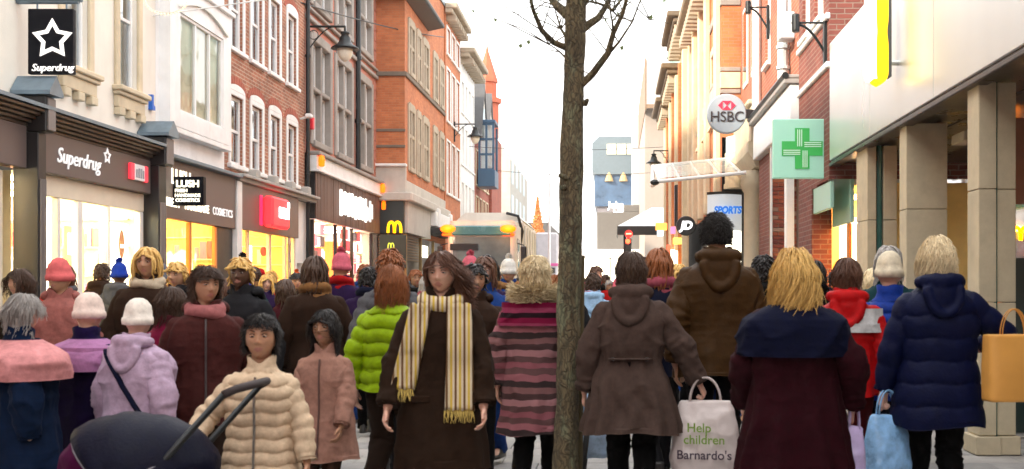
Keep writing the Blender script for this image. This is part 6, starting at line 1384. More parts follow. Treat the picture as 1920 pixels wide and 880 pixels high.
def person(label, loc, face, H, pose=None, skin='fair', hair=None, top=None, legs=None, hat=None, fine=True, group=None, seed=1, head_turn=0, head_tilt=0,
           build=1.0, child=False, shoes=None, name='person', lean=0.0, vox=None, extra=None, features=None):
    """face: heading in degrees (0 looks at the camera, 180 walks away). Returns the root Empty and joint positions (local)."""
    features = fine if features is None else features
    s = H / 1.75; hs = s if not child else s * 1.22; pose = pose or {}
    root = thing(name, label, 'person', (0, 0, 0), group); J = {}
    bw = build; sh_w = .185 * s * (1.0 if not child else .98) * (.9 + .1 * bw)
    lw = pose.get('stride', .25); ln = lean
    def L(x, y, z): return Vector((x, y - ln * max(0, z - .9 * s), z))
    neck = L(0, .012 * s, 1.475 * s); hc = L(0, -.012 * s, 1.475 * s + .155 * hs); J['head'] = hc; J['neck'] = neck
    M = Matrix.Rotation(R(head_turn), 3, 'Z') @ Matrix.Rotation(R(-head_tilt), 3, 'X')
    hip = {k: Vector((k * .09 * s, 0, .92 * s)) for k in (-1, 1)}; kn = {}; an = {}
    for k in (-1, 1):
        f = lw * k * pose.get('lead', 1); an[k] = Vector((k * .085 * s, -f * .55 * s, .085 * s + (.06 * s if f < -.12 else 0))); kn[k], an[k] = ik(hip[k], an[k], .43 * s, .42 * s, (0, -1, 0))
    shd = {k: L(k * sh_w, .01 * s, 1.385 * s) for k in (-1, 1)}; el = {}; wr = {}
    dfl = {k: (k * (sh_w + .07 * s), -.06 * s * k * pose.get('lead', 1), .86 * s) for k in (-1, 1)}
    for k in (-1, 1):
        tgt = pose.get('hand_l' if k == -1 else 'hand_r', None); tgt = Vector((tgt[0] * s, tgt[1] * s, tgt[2] * s)) if tgt else Vector(dfl[k])
        el[k], wr[k] = ik(shd[k], tgt, .285 * s, .26 * s, (k * .55, .8, -.25))
    J.update(wr=wr, el=el, sh=shd, s=s, an=an, M=M, hs=hs)
    # ---- body: one continuous surface
    b = MB(); head_mesh(b, hc, hs, M, features)
    limb(b, [L(0, .02 * s, 1.36 * s), hc + M @ Vector((0, .02, -.05)) * hs], [.062 * s, .052 * hs], 14)
    loft(b, [(0, -ln * max(0, z - .9) * s, z * s, rx * s * bw, ry * s * bw) for z, rx, ry in ((.84, .13, .10), (.92, .165, .115), (1.02, .145, .10), (1.15, .15, .105), (1.28, .16, .10), (1.36, .14, .08), (1.42, .09, .06))])
    for k in (-1, 1):
        limb(b, [shd[k] + Vector((-k * .045, 0, -.03)) * s, shd[k].lerp(el[k], .35) + Vector((-k * .01, 0, 0)) * s, el[k], wr[k]], [.042 * s, .042 * s, .038 * s, .027 * s], 12, 1.0, 3)
        fd = (wr[k] - el[k]).normalized(); cl = pose.get('curl', .35)
        if fine: hand_mesh(b, wr[k], fd, Vector((-k, -.15, 0)) if abs(fd.x) < .8 else Vector((0, .5, -.5)), s * (1.0 if not child else 1.05), k, cl)
        else: limb(b, [wr[k], wr[k] + fd * .07 * s, wr[k] + fd * .15 * s + Vector((0, -.02, 0))], [.03 * s, .036 * s, .022 * s], 8, .6)
        limb(b, [hip[k], kn[k], an[k]], [.08 * s, .052 * s, .038 * s], 12); limb(b, [an[k], an[k] + Vector((0, -.13, -.05)) * s], [.04 * s, .035 * s], 8)
    me = remesh(b, vox or (.0048 if fine else .013), 1 if features else 2, .45 if features else None, .4); bo = link('body', me, SKIN[skin], root, True)
    if features:   # lips tinted, eyes and brows
        me.materials.append(LIP if skin != 'deep' else pmat('lips_deep', (.16, .06, .05), .4))
        C = np.empty(len(me.polygons) * 3); me.polygons.foreach_get('center', C); C = C.reshape(-1, 3) - np.array(hc); Mi = np.array(M.inverted()); C = (Mi @ C.T).T / hs
        lip = (np.abs(C[:, 2] + .059) < .0125 * (1 - (C[:, 0] / .026) ** 2)) & (np.abs(C[:, 0]) < .025) & (C[:, 1] < -.06)
        me.polygons.foreach_set('material_index', lip.astype(np.int32)); me.update()
        for k in (-1, 1):
            ec = hc + M @ Vector((k * .031, -.0755, .0115)) * hs; m = MB(); m.ell(ec, (.0128 * hs, .0112 * hs, .0105 * hs), 18, 12, M); o = m.build('eye', EYEW, root, True)
            m = MB(); m.ell(ec + M @ Vector((0, -.0082, -.0005)) * hs, (.0066 * hs, .0036 * hs, .0066 * hs), 14, 8, M); m.build('iris', IRIS, o, True)
            for sg, lim in ((1, .18), (-1, .52)):      # upper and lower eyelids
                vs = []; fs = []; nu_, nv_ = 18, 7
                for i in range(nv_ + 1):
                    zz = sg * (lim + (1 - lim) * i / nv_); rr = math.sqrt(max(0, 1 - zz * zz)) + .02
                    for j in range(nu_): a_ = 2 * math.pi * j / nu_; vs.append(tuple(ec + M @ Vector((.0148 * rr * math.cos(a_), .0128 * rr * math.sin(a_), .0122 * zz)) * hs))
                for i in range(nv_):
                    for j in range(nu_): fs.append((i * nu_ + j, i * nu_ + (j + 1) % nu_, (i + 1) * nu_ + (j + 1) % nu_, (i + 1) * nu_ + j))
                m = MB(); m.add(vs, fs); m.build('eyelid', SKIN[skin], o, True)
            m = MB(); pts = [hc + M @ Vector((k * (.014 + .036 * t), -.0905 + .020 * t * t, .033 + .008 * math.sin(t * 2.4))) * hs for t in np.linspace(0, 1, 6)]; m.tube(pts, [.002 * hs, .0034 * hs, .0034 * hs, .003 * hs, .0022 * hs, .001], 6); m.build('eyebrow', HAIR['black'] if skin in ('deep', 'tan') else HAIR['brown'], root, True)
            m = MB(); pts = [hc + M @ Vector((k * (.017 + .029 * t), -.0875 + .010 * t * t, .0185 + .0045 * math.sin(t * 3.1))) * hs for t in np.linspace(0, 1, 6)]; m.tube(pts, .0021 * hs, 5); m.build('eyelash', IRIS, root, True)
    # ---- legs
    lg = legs or {}; vx = .012 if fine else .018
    th = lg.get('fat', 1.0); m = MB(); na_ = 30 if fine else 16; stp = .014 if fine else .035
    for k in (-1, 1):
        q = tube_shell([hip[k] + Vector((0, 0, .05 * s)), kn[k], an[k] + Vector((0, 0, -.03 * s))], [.098 * s * th * bw, .068 * s * th, .058 * s * th], .010 * s, seed + k, 0, na_, step=stp); m.add(q.v, q.f)
    q = MB(); loft(q, [(0, 0, z * s, rx * s * bw, ry * s * bw) for z, rx, ry in ((.83, .12, .10), (.88, .17, .12), (.94, .18, .13), (1.05, .165, .12))], 24); m.add(q.v, q.f)
    m.build('trousers', lg.get('mat') or cloth('black_trousers', (.012, .012, .014)), root, True)
    for k in (-1, 1):
        m = MB(); a = an[k]; h = .085 * s
        loft(m, [(a.x, a.y - .045 * s, a.z - h + .002, .047 * s, .135 * s), (a.x, a.y - .045 * s, a.z - h + .03 * s, .048 * s, .135 * s), (a.x, a.y - .025 * s, a.z - h + .065 * s, .043 * s, .10 * s), (a.x, a.y, a.z - h + .10 * s, .045 * s, .06 * s), (a.x, a.y, a.z + .05 * s, .048 * s, .055 * s)], 18, 2.6)
        link('shoe', remesh(m, .012, 2), shoes or M_SHOE, root, True)
    # ---- coat / jacket
    t = top or {}; hem = t.get('hem', .80); fl = t.get('flare', 1.0); th = t.get('thick', .03); amp = t.get('amp', .012); mat = t.get('mat') or cloth('grey_coat', (.1, .1, .1)); qz = t.get('quilt', 0)
    vx = .010 if fine else .016; ga = dict(nz=110, na=96) if fine else dict(nz=46, na=36)
    tz = dict(s=s, bw=bw, ln=ln, th=th, hem=hem, flare=fl, waist=t.get('waist', 0), seed=seed); J['shell'] = tz
    co = torso_shell(amp=amp, quilt=qz, drape=t.get('drape', 1.0), **ga, **tz).build(t.get('name', 'coat'), mat, root, True); J['coat'] = co
    for k in (-1, 1):
        e = wr[k] - (wr[k] - el[k]).normalized() * .005 * s
        q = tube_shell([shd[k] + Vector((-k * .042, 0, -.010)) * s, el[k], e], [(.068 + th * .45) * s * min(bw, 1.06), (.058 + th * .4) * s * bw, (.044 + th * .4) * s], amp * .95 * s, seed * 2 + k, qz * s, 34 if fine else 18, step=.011 if fine else .03)
        q.build('sleeve', mat, co, True)
    if t.get('collar', 'high') == 'high':
        m = MB(); cz = [(1.435, .135, .10), (1.46, .104, .092), (1.50, .089, .084), (1.545, .094, .09), (1.55, .085, .081), (1.50, .078, .074), (1.46, .08, .075)]; vs = []; fs = []; na = 40
        for z, rx, ry in cz:
            for j in range(na): a_ = 2 * math.pi * j / na; o_ = .9 if abs(a_ - 1.5 * math.pi) < .35 else 1; vs.append(tuple(L(rx * s * math.cos(a_), (.012 + ry * math.sin(a_)) * s, z * s - (.05 * s * math.exp(-((a_ - 1.5 * math.pi) / .5) ** 2) if z > 1.48 else 0) + .006 * math.sin(4 * a_ + seed) * s)))
        for i in range(len(cz) - 1):
            for j in range(na): fs.append((i * na + j, i * na + (j + 1) % na, (i + 1) * na + (j + 1) % na, (i + 1) * na + j))
        m.add(vs, fs); m.build('collar', mat, co, True)
    if t.get('hood') == 'down':   # a hood lying in folds on the back
        m = MB(); q = [L(.112 * math.cos(a) * s, (.04 + .092 * math.sin(a)) * s, (1.488 + .004 * math.sin(a)) * s) for a in np.linspace(-.6, math.pi + .6, 13)]
        m.tube(q, [(.024 + .026 * math.sin(math.pi * k / 12)) * s for k in range(13)], 14)
        q = [L(.095 * math.cos(a) * s, (.10 + th + .028 * math.sin(a)) * s, (1.46 - .155 * math.sin(a)) * s) for a in np.linspace(0, math.pi, 13)]
        m.tube(q, [.03 * s] * 13, 12); m.ell(L(0, (.105 + th) * s, 1.405 * s), (.088 * s, .034 * s, .095 * s), 18, 12)
        me = remesh(m, vx, 2); folds(me, .010 * s, seed + 2); link('hood_folds', me, mat, co, True)
    if t.get('pockets'):
        V = get_v(co.data)
        for k in (-1, 1):
            x, z = k * .115 * s, t['pockets'] * s; sel = V[(np.abs(V[:, 0] - x) < .03) & (np.abs(V[:, 2] - z) < .03)]; fy = sel[:, 1].min(); m = MB(); m.box(x - .055 * s, x + .055 * s, fy - .008, fy + .03, z - .02 * s, z + .02 * s, .006); m.build('pocket_flap', mat, co)
    if t.get('half_belt'):
        V = get_v(co.data); z = t['half_belt'] * s; pts = []
        for x in np.linspace(-.13, .13, 12) * s:
            sel = V[(np.abs(V[:, 0] - x) < .02) & (np.abs(V[:, 2] - z) < .02)]
            if len(sel): pts.append((x, sel[:, 1].max() + .004, z))
        m = MB(); m.tube(pts, .024 * s, 8, True, .3); m.build('half_belt', mat, co, True)
        for x in (-.1, .1):
            q = min(pts, key=lambda p_: abs(p_[0] - x * s)); m = MB(); m.lathe([(.002, q[1] + .012), (.011, q[1] + .011), (.012, q[1])], (q[0], 0, z), 12, 'y'); m.build('button', M_SHOE, co)
    for wn, z0_, z1_, off, wm in t.get('wraps', ()):
        torso_shell(amp=amp * 1.3, off=off, z0=z0_, z1=z1_, nz=50, na=84, **{**tz, 'waist': 0, 'flare': 1.0, 'seed': seed + 7}).build(wn, wm, root, True)
    if t.get('hood') == 'up':
        m = MB(); n1, n2 = 22, 14; cap(m, hc + M @ Vector((0, .008, -.005)) * hs, M, hs, 1.24, -.62, .72); A = MB()
        V = m.v; me = m.mesh('hood'); ho = link('hood', me, t.get('mat'), root, True); sd_ = ho.modifiers.new('t', 'SOLIDIFY'); sd_.thickness = .025 * s
        if t.get('fur'):
            f = MB(); rg = random.Random(seed)
            for i in range(420):
                a = rg.uniform(.0, 1.0) * math.pi * 1.5 - math.pi * .25; rr = 1.20 * hs
                p = hc + M @ (Vector((math.cos(a) * .088, -.055, math.sin(a) * .125)) * rr); d = (M @ Vector((math.cos(a), -.7 + rg.uniform(-.6, .6), math.sin(a)))).normalized() + Vector((rg.uniform(-.5, .5), rg.uniform(-.5, .5), rg.uniform(-.5, .5)))
                f.tube([p, p + d.normalized() * .03 * s, p + d.normalized() * .065 * s + Vector((0, 0, -.012))], [.006, .005, .001], 4, False)
            f.build('fur_trim', t['fur'], root)
    if t.get('furcollar'):
        f = MB(); rg = random.Random(seed)
        for i in range(700):
            a = rg.uniform(-.7, math.pi + .7); p = L(.13 * math.cos(a) * s, (.03 + .13 * math.sin(a)) * s, (1.475 + rg.uniform(-.045, .05)) * s); d = Vector((math.cos(a), math.sin(a), rg.uniform(-.3, 1.1))) + Vector((rg.uniform(-.6, .6), rg.uniform(-.6, .6), 0))
            f.tube([p, p + d.normalized() * .035 * s, p + d.normalized() * .075 * s], [.0075, .006, .001], 4, False)
        f.build('fur_trim', t['furcollar'], root)
    if t.get('zip'):
        V = get_v(co.data); f = MB(); pts = []
        for z in np.linspace(hem + .03, 1.42, 20) * s:
            sel = V[(np.abs(V[:, 2] - z) < .02) & (np.abs(V[:, 0]) < .03)]
            if len(sel): pts.append((0, sel[:, 1].min() - .001, z))
        if len(pts) > 3: f.tube(pts, .006, 6); f.build('zip', t['zip'], root)
    if t.get('belt'):
        V = get_v(co.data); z = t.get('belt_z', 1.05) * s; sel = V[(np.abs(V[:, 2] - z) < .02) & (np.abs(V[:, 0]) < .27 * s)]; rx, ry = (.178 * bw + th + .012) * s, (.118 * bw + th + .012) * s
        f = MB(); f.tube([(rx * math.cos(a), ry * math.sin(a) - ln * .1 * s, z) for a in np.linspace(0, 2 * math.pi, 33)], .02 * s, 6, False, .4); f.build('belt', t['belt'], root, True)
    if t.get('skirt'):   # coat skirt over the hem, e.g. a dark lower half
        k = t['skirt']; f = MB(); loft(f, [(0, 0, z * s, rx * s, ry * s) for z, rx, ry in k['secs']], 28); me = remesh(f, vx, 3); folds(me, .014 * s, seed + 5); link('skirt', me, k['mat'], root, True)
    # ---- hair and hats
    if hair:
        m = MB(); cap(m, hc, M, hs, 1.035, hair.get('low', -.5), hair.get('front', .5)); strands(m, hc, M, hs, int(hair.get('n', 420) * (2.4 if fine else .3)), hair.get('style', 'long'), hair.get('len', .28), hair.get('rad', .005) * (.62 if fine else 1.7), seed, hair.get('wave', .012), hair.get('wind', (0, 0, 0)), hair.get('front', .5), hair.get('vol', 1.12))
        m.build('hair', HAIR[hair['col']], root, True)
    if hat:
        hk = hat['kind']; m = MB()
        if hk in ('beanie', 'bobble'):
            pr_ = [(.005, .150), (.03, .148), (.06, .132), (.085, .10), (.098, .055), (.103, .015), (.109, .012), (.112, -.01), (.108, -.035), (.098, -.038)]
            V0 = len(m.v); m.lathe([(r_ * hs, h_ * hs) for r_, h_ in pr_], (0, 0, 0), 40); V = np.array(m.v); a = np.arctan2(V[:, 1], V[:, 0]); rr = 1 + .018 * np.sin(a * 20); V[:, 0] *= rr * .90; V[:, 1] *= rr * 1.02; V += (vn3(V * 14, seed) - .5)[:, None] * .012
            m.v = [tuple(hc + M @ Vector(q) + Vector((0, .004, .012)) * hs) for q in V]
            if hk == 'bobble':
                rg = random.Random(seed); c = hc + M @ Vector((0, .01, .178)) * hs
                for i in range(170): d = Vector((rg.gauss(0, 1), rg.gauss(0, 1), rg.gauss(0, 1))).normalized(); m.tube([c, c + d * .045 * hs], [.008, .002], 4, False)
        elif hk == 'cap':
            m.lathe([(r_ * hs, h_ * hs) for r_, h_ in ((.005, .128), (.05, .122), (.08, .10), (.095, .06), (.10, .02))], (0, 0, 0), 28)
            m.prism([(.095 * hs * math.cos(a), -.06 * hs - .11 * hs * math.sin(a)) for a in np.linspace(0, math.pi, 14)], 'z', .016 * hs, .026 * hs)
            V = np.array(m.v); V[:, 0] *= .9; V[:, 1] *= 1.06; m.v = [tuple(hc + M @ Vector(q) + Vector((0, 0, .01)) * hs) for q in V]
        m.build('hat', hat['mat'], root, True)
    if extra: extra(root, J, s, L)
    root.location = loc; root.rotation_euler = (0, 0, R(face))
    return root, J

def neck_scarf(mat, seed=1, ends=True):
    def fn(root, J, s, L):
        m = MB(); q = [L(.094 * math.cos(a) * s, (.004 + .094 * math.sin(a)) * s, (1.485 + .022 * math.sin(a)) * s) for a in np.linspace(0, 2 * math.pi, 25)]; m.tube(q, .038 * s, 12, False, 1.1)
        q = [L(.10 * math.cos(a) * s, (-.01 + .10 * math.sin(a)) * s, (1.44 - .03 * math.sin(a + .6)) * s) for a in np.linspace(0, 2 * math.pi, 25)]; m.tube(q, .032 * s, 12, False, 1.1)
        me = remesh(m, .010, 1); folds(me, .010, seed); link('scarf', me, mat, root, True)
    return fn
def plastic_bag(label, loc, size, mat, rot=0, seed=0, name='shopping_bag', prints=(), cat='bag', square=False):
    """Carrier bag hung from its two handles: wrinkled, fuller at the bottom."""
    t = thing(name, label, cat); w_, d, h = size; m = MB()
    if square: secs = [(0, 0, -h, w_ / 2 * .97, d / 2), (0, 0, -h * .98, w_ / 2, d / 2), (0, 0, -h * .5, w_ / 2 * 1.01, d / 2 * 1.02), (0, 0, 0, w_ / 2, d / 2 * .8)]
    else: secs = [(0, 0, -h, w_ * .36, d * .36), (0, 0, -h * .95, w_ * .47, d * .47), (0, 0, -h * .7, w_ * .52, d * .52), (0, 0, -h * .35, w_ * .46, d * .40), (0, 0, -h * .12, w_ * .40, d * .26), (0, 0, 0, w_ * .36, d * .14)]
    loft(m, secs, 30, 4.5 if square else 3.0); me = remesh(m, .008, 1 if square else 3); folds(me, .003 if square else .014, seed + 3); bo = link('bag_body', me, mat, t, True)
    for sy in (-1, 1):
        m = MB(); pts = [(w_ * .22 * math.cos(a), sy * d * .08, .15 * math.sin(a) - .01) for a in np.linspace(math.pi, 0, 13)]; m.tube(pts, .006 if square else .010, 6, True, .5); m.build('handle', mat, t, True)
    for (txt, x, z, sz, mt) in prints:
        o = text('lettering', txt, sz, mt, None, (0, 0, 0), (R(90), 0, 0), .0015, offset=.001)
        o.location = (x, -d * (.54 if not square else .51) - .012, z); o.parent = t
    t.location = loc; t.rotation_euler = (0, 0, R(rot)); return t
# ----------------------------------------------------------------- foreground people
BLK = cloth('black', (.008, .008, .010)); NAVY = cloth('navy', (.010, .016, .055)); DARKB = cloth('dark_brown', (.045, .026, .016))
def wp(u, y): return ((u - VX) * y / F, y, 0.0)

# walking away on the right
taupe = cloth('taupe_wool', (.135, .098, .084))
person('woman walking away in a flared taupe hooded coat beside the tree trunk', wp(1183, 6.7), 176, 1.63, dict(stride=.3, hand_l=(-.44, -.08, .90), hand_r=(.30, -.02, .86), curl=.9), 'fair', dict(col='brown', len=.12, n=300),
       dict(hem=.60, flare=1.34, thick=.032, waist=.12, mat=taupe, hood='down', amp=.013, half_belt=1.07, drape=1.9), dict(mat=BLK, fat=1.05), seed=3, lean=.05, name='person', vox=.008, build=1.06)
brownc = cloth('olive_brown', (.105, .058, .018), rough=.6)
person('tall dark-haired man walking away in an olive brown jacket with big collar', wp(1344, 7.35), 183, 1.90, dict(stride=.25, lead=-1), 'warm', dict(col='black', len=.03, style='short', n=600, rad=.004),
       dict(hem=.78, flare=1.06, thick=.04, mat=brownc, hood='down', amp=.013), dict(mat=BLK), seed=4, vox=.008, build=1.12)
burg = cloth('burgundy', (.060, .006, .018))
person('blonde woman walking away in a burgundy coat with navy shawl over shoulders', wp(1490, 5.55), 178, 1.60, dict(stride=.22, hand_l=(-.32, -.05, .90), hand_r=(.26, -.18, .90), curl=.9), 'fair', dict(col='blonde', len=.36, n=700, wave=.035, rad=.005, vol=1.3),
       dict(hem=.50, flare=1.24, thick=.035, mat=burg, amp=.014, drape=1.6, wraps=(('shawl', 1.18, 1.455, .05, NAVY),)), dict(mat=BLK), seed=5, vox=.008, build=1.12)
red = cloth('red', (.52, .015, .02), rough=.6)
person('person in a bright red jacket with white chest band behind the blonde woman', wp(1588, 7.0), 170, 1.60, dict(stride=.2), 'fair', dict(col='chestnut', len=.12, n=320), dict(hem=.82, thick=.035, mat=red, amp=.012, hood='down', wraps=(('white_band', 1.25, 1.31, .024, cloth('white_band', (.6, .6, .6))),)), dict(mat=cloth('wine_trousers', (.14, .012, .02))), seed=6, vox=.009)
blue = cloth('bright_blue', (.02, .08, .34), rough=.6)
person('person in a bright blue jacket and cream knitted hat on the right', wp(1668, 7.3), 178, 1.62, dict(stride=.25, lead=-1), 'fair', None, dict(hem=.76, thick=.03, mat=blue, quilt=.09, amp=.010), dict(mat=NAVY), dict(kind='beanie', mat=cloth('cream_knit', (.70, .64, .52))), seed=7, vox=.009)
navyc = cloth('deep_navy_coat', (.006, .016, .075), rough=.6)
person('pale blonde woman walking away in a long deep navy hooded coat by the columns', wp(1757, 6.3), 180, 1.70, dict(stride=.28, hand_r=(.30, -.06, .84), hand_l=(-.36, -.24, 1.12), curl=.9), 'fair', dict(col='pale', len=.20, n=520, wave=.016), dict(hem=.66, flare=1.1, thick=.038, mat=navyc, hood='down', amp=.007, quilt=.13), dict(mat=BLK, fat=1.05), seed=8, vox=.008, build=1.05)

# centre, coming towards the camera
choc = cloth('chocolate_wool', (.060, .036, .022))
SCARF = stripes('striped_scarf', [(.62, .47, .10), (.68, .60, .46), (.20, .12, .06), (.66, .58, .42)], .045, 'x')
def scarf(root, J, s, L):
    V = get_v(J['coat'].data); hc = J['head']
    def fronty(x, z):
        sel = V[(np.abs(V[:, 0] - x) < .03) & (np.abs(V[:, 2] - z) < .03)]; return sel[:, 1].min() if len(sel) else -.15
    m = MB(); q = [(.098 * math.cos(a) * s, (.0 + .098 * math.sin(a)) * s, (1.475 + .025 * math.sin(a)) * s) for a in np.linspace(0, 2 * math.pi, 25)]; m.tube(q, .042 * s, 12, False, 1.1); me = remesh(m, .008, 2); folds(me, .008, 3); link('scarf', me, SCARF, root, True)
    for x0, x1, w_, z1 in ((-.11, -.22, .11, .98), (.10, .10, .13, .86)):
        m = MB(); vs = []; fs = []; n_ = 22; nw = 9
        for i in range(n_ + 1):
            t = i / n_; z = (1.46 * (1 - t) + z1 * t) * s; xc = (x0 + (x1 - x0) * t) * s
            for j in range(nw):
                x = xc + (j / (nw - 1) - .5) * w_ * s * (1 + .25 * t); y = min(fronty(xc, z), -.13 * s) - .018 - .010 * math.sin(j * 1.9 + t * 2)
                vs.append((x, y, z + .006 * math.sin(j * 2.2)))
        for i in range(n_):
            for j in range(nw - 1): fs.append((i * nw + j, i * nw + j + 1, (i + 1) * nw + j + 1, (i + 1) * nw + j))
        m.add(vs, fs); o = m.build('scarf_end', SCARF, root, True); sd_ = o.modifiers.new('t', 'SOLIDIFY'); sd_.thickness = .008
        f = MB(); e = vs[-nw:]
        for j in range(nw - 1):
            for k in range(3): a = Vector(e[j]).lerp(Vector(e[j + 1]), k / 3); f.tube([a, a + Vector((random.uniform(-.008, .008), -.004, -.03)), a + Vector((random.uniform(-.015, .015), 0, -.065))], [.003, .0028, .001], 4, False)
        tag(f.build('scarf_fringe', pmat('fringe_yellow', (.6, .45, .12), .9), root), kind='stuff')
person('brown-haired woman facing forward in a chocolate coat with striped yellow scarf', wp(828, 5.9), 8, 1.60, dict(stride=.22, hand_l=(-.30, -.16, .86), hand_r=(.24, -.20, .83), curl=.45), 'fair', dict(col='chestnut', len=.20, n=620, wave=.02, wind=(1.2, .2, .3), front=.80, rad=.0048),
       dict(name='coat', hem=.52, flare=1.2, thick=.03, mat=choc, amp=.013, pockets=.92), dict(mat=DARKB), seed=12, head_turn=-14, head_tilt=-4, extra=scarf)
lime = cloth('lime', (.33, .46, .012), rough=.55)
def limebag(root, J, s, L):
    for k, (x, z1) in enumerate(((-.16, .92), (-.20, .98))):
        pass
person('auburn-haired person in a lime green jacket walking away left of the scarf woman', wp(733, 7.2), 165, 1.56, dict(stride=.35, lead=-1), 'fair', dict(col='auburn', len=.26, n=520, wave=.015), dict(name='jacket', hem=.86, thick=.034, mat=lime, amp=.012, quilt=.10), dict(mat=DARKB, fat=1.15), seed=13, vox=.009)
PSTR = stripes('rose_stripe_knit', [(.30, .12, .14), (.14, .08, .08), (.40, .22, .23), (.10, .06, .06), (.26, .14, .14), (.07, .05, .05), (.36, .16, .18), (.16, .09, .09)], .31, 'z')
furm = pmat('blond_fur', (.50, .40, .24), .8, var=.35, vscale=25)
person('person in a rose striped long knit coat with blond fur collar', wp(1003, 7.25), 172, 1.62, dict(stride=.25, lead=-1, hand_l=(-.29, -.1, .85)), 'fair', dict(col='pale', len=.10, n=420, style='short', rad=.006),
       dict(hem=.52, flare=1.12, thick=.034, mat=PSTR, furcollar=furm, amp=.014, wraps=(('shawl', 1.27, 1.45, .03, stripes('magenta_shawl', [(.22, .012, .06), (.03, .012, .018), (.30, .06, .12)], .10, 'z')),)), dict(mat=BLK), seed=14, vox=.009)
cream = cloth('cream_jacket', (.66, .55, .42), rough=.7)
person('dark-haired boy facing forward in a cream padded jacket', wp(490, 5.2), 2, 1.24, dict(stride=.12, hand_l=(-.40, -.20, .98), hand_r=(.32, -.08, .84), curl=.3), 'warm', dict(col='black', len=.055, style='short', n=700, front=.62, rad=.0036), dict(name='jacket', hem=.74, flare=1.08, thick=.042, mat=cream, quilt=.085, amp=.010, zip=pmat('zip_metal', (.4, .38, .35), .3, metal=.8)), dict(mat=cloth('sand_trousers', (.42, .30, .2))), seed=15, child=True, head_turn=6, head_tilt=2)
rose = cloth('rose_beige', (.42, .27, .22))
girl, gJ = person('small girl facing forward in a rose beige coat with dark hair', wp(610, 6.5), -4, 1.24, dict(stride=.14, hand_l=(-.20, -.24, .82), hand_r=(.20, -.24, .82), curl=.5), 'tan', dict(col='black', len=.16, n=520, front=.6), dict(hem=.60, flare=1.22, thick=.034, mat=rose, amp=.012, zip=pmat('dark_button_band', (.10, .05, .04), .6)), dict(mat=cloth('brown_leggings', (.10, .06, .045))), seed=16, child=True, head_turn=-5, head_tilt=3)

# left
lil = cloth('pale_lilac', (.52, .42, .52), rough=.7)
def crossbag(root, J, s, L):
    V = get_v(J['coat'].data); pts = []
    for t in np.linspace(0, 1, 22):
        x, z = (.14 - .36 * t) * s, (1.44 - .55 * t) * s; sel = V[(np.abs(V[:, 0] - x) < .035) & (np.abs(V[:, 2] - z) < .035)]
        if len(sel): pts.append((x, sel[:, 1].max() + .008, z))
    m = MB(); m.tube(pts, .014, 6, True, .35); m.build('shoulder_strap', NAVY, root, True)
person('short person in a white knitted hat and pale lilac coat with dark shoulder strap', wp(258, 5.9), 168, 1.33, dict(stride=.2), 'fair', None, dict(hem=.62, flare=1.1, thick=.042, mat=lil, amp=.013, hood='down'), dict(mat=NAVY), dict(kind='beanie', mat=cloth('white_knit', (.78, .74, .68))), seed=17, vox=.008, build=1.1, extra=crossbag)
mag = cloth('magenta', (.24, .012, .075)); maroon = cloth('maroon_brown', (.115, .042, .038))
person('person in a magenta coat between the white hat and the maroon jacket', wp(318, 6.5), 150, 1.42, dict(stride=.2), 'warm', dict(col='brown', len=.2, n=300), dict(hem=.7, thick=.034, mat=mag, amp=.012), dict(mat=BLK), seed=18, vox=.009)
person('dark-haired man facing forward in a maroon brown jacket behind the boy', wp(386, 6.3), 20, 1.53, dict(stride=.2, lead=-1), 'warm', dict(col='brown', len=.07, style='short', n=520, front=.6), dict(name='jacket', hem=.74, thick=.042, mat=maroon, amp=.014, hood='down', zip=pmat('zip_dark', (.05, .04, .04), .4)), dict(mat=DARKB), seed=19, build=1.0, head_turn=22, extra=neck_scarf(cloth('dusty_pink_scarf', (.42, .20, .20)), 3))
teal = cloth('dark_teal', (.010, .035, .085)); navyp = cloth('navy_purple', (.030, .016, .085)); 
person('person in a dark teal coat and pale pink scarf at the left edge', wp(40, 5.6), 140, 1.38, dict(stride=.2), 'fair', dict(col='grey', len=.12, n=300), dict(hem=.5, flare=1.15, thick=.03, mat=teal, amp=.014, wraps=(('pink_shawl', 1.22, 1.465, .075, cloth('pale_pink', (.62, .34, .34))),)), dict(mat=NAVY), seed=20, vox=.009, build=1.25)
person('person in a white knitted hat and navy purple coat near the left edge', wp(165, 6.1), 160, 1.36, dict(stride=.2, lead=-1), 'fair', None, dict(hem=.55, flare=1.1, thick=.042, mat=navyp, amp=.013, wraps=(('lilac_shawl', 1.25, 1.465, .065, cloth('lilac_pink', (.45, .26, .42))),)), dict(mat=NAVY), dict(kind='beanie', mat=cloth('offwhite_knit', (.76, .66, .60))), seed=21, vox=.009, build=1.15)
person('person in a pink knitted hat behind the left edge group', wp(112, 8.2), 20, 1.60, dict(stride=.2), 'warm', None, dict(hem=.7, thick=.034, mat=cloth('dusky_pink', (.38, .18, .16)), amp=.012, hood='down'), dict(mat=DARKB), dict(kind='beanie', mat=cloth('pink_knit', (.66, .22, .22))), seed=22, vox=.008, head_turn=-30)
person('dark-haired person in a brown coat at the far left edge', wp(40, 8.4), -25, 1.56, dict(stride=.2), 'warm', dict(col='brown', len=.2, n=300), dict(hem=.7, thick=.034, mat=DARKB, amp=.012), dict(mat=BLK), seed=23, vox=.008)

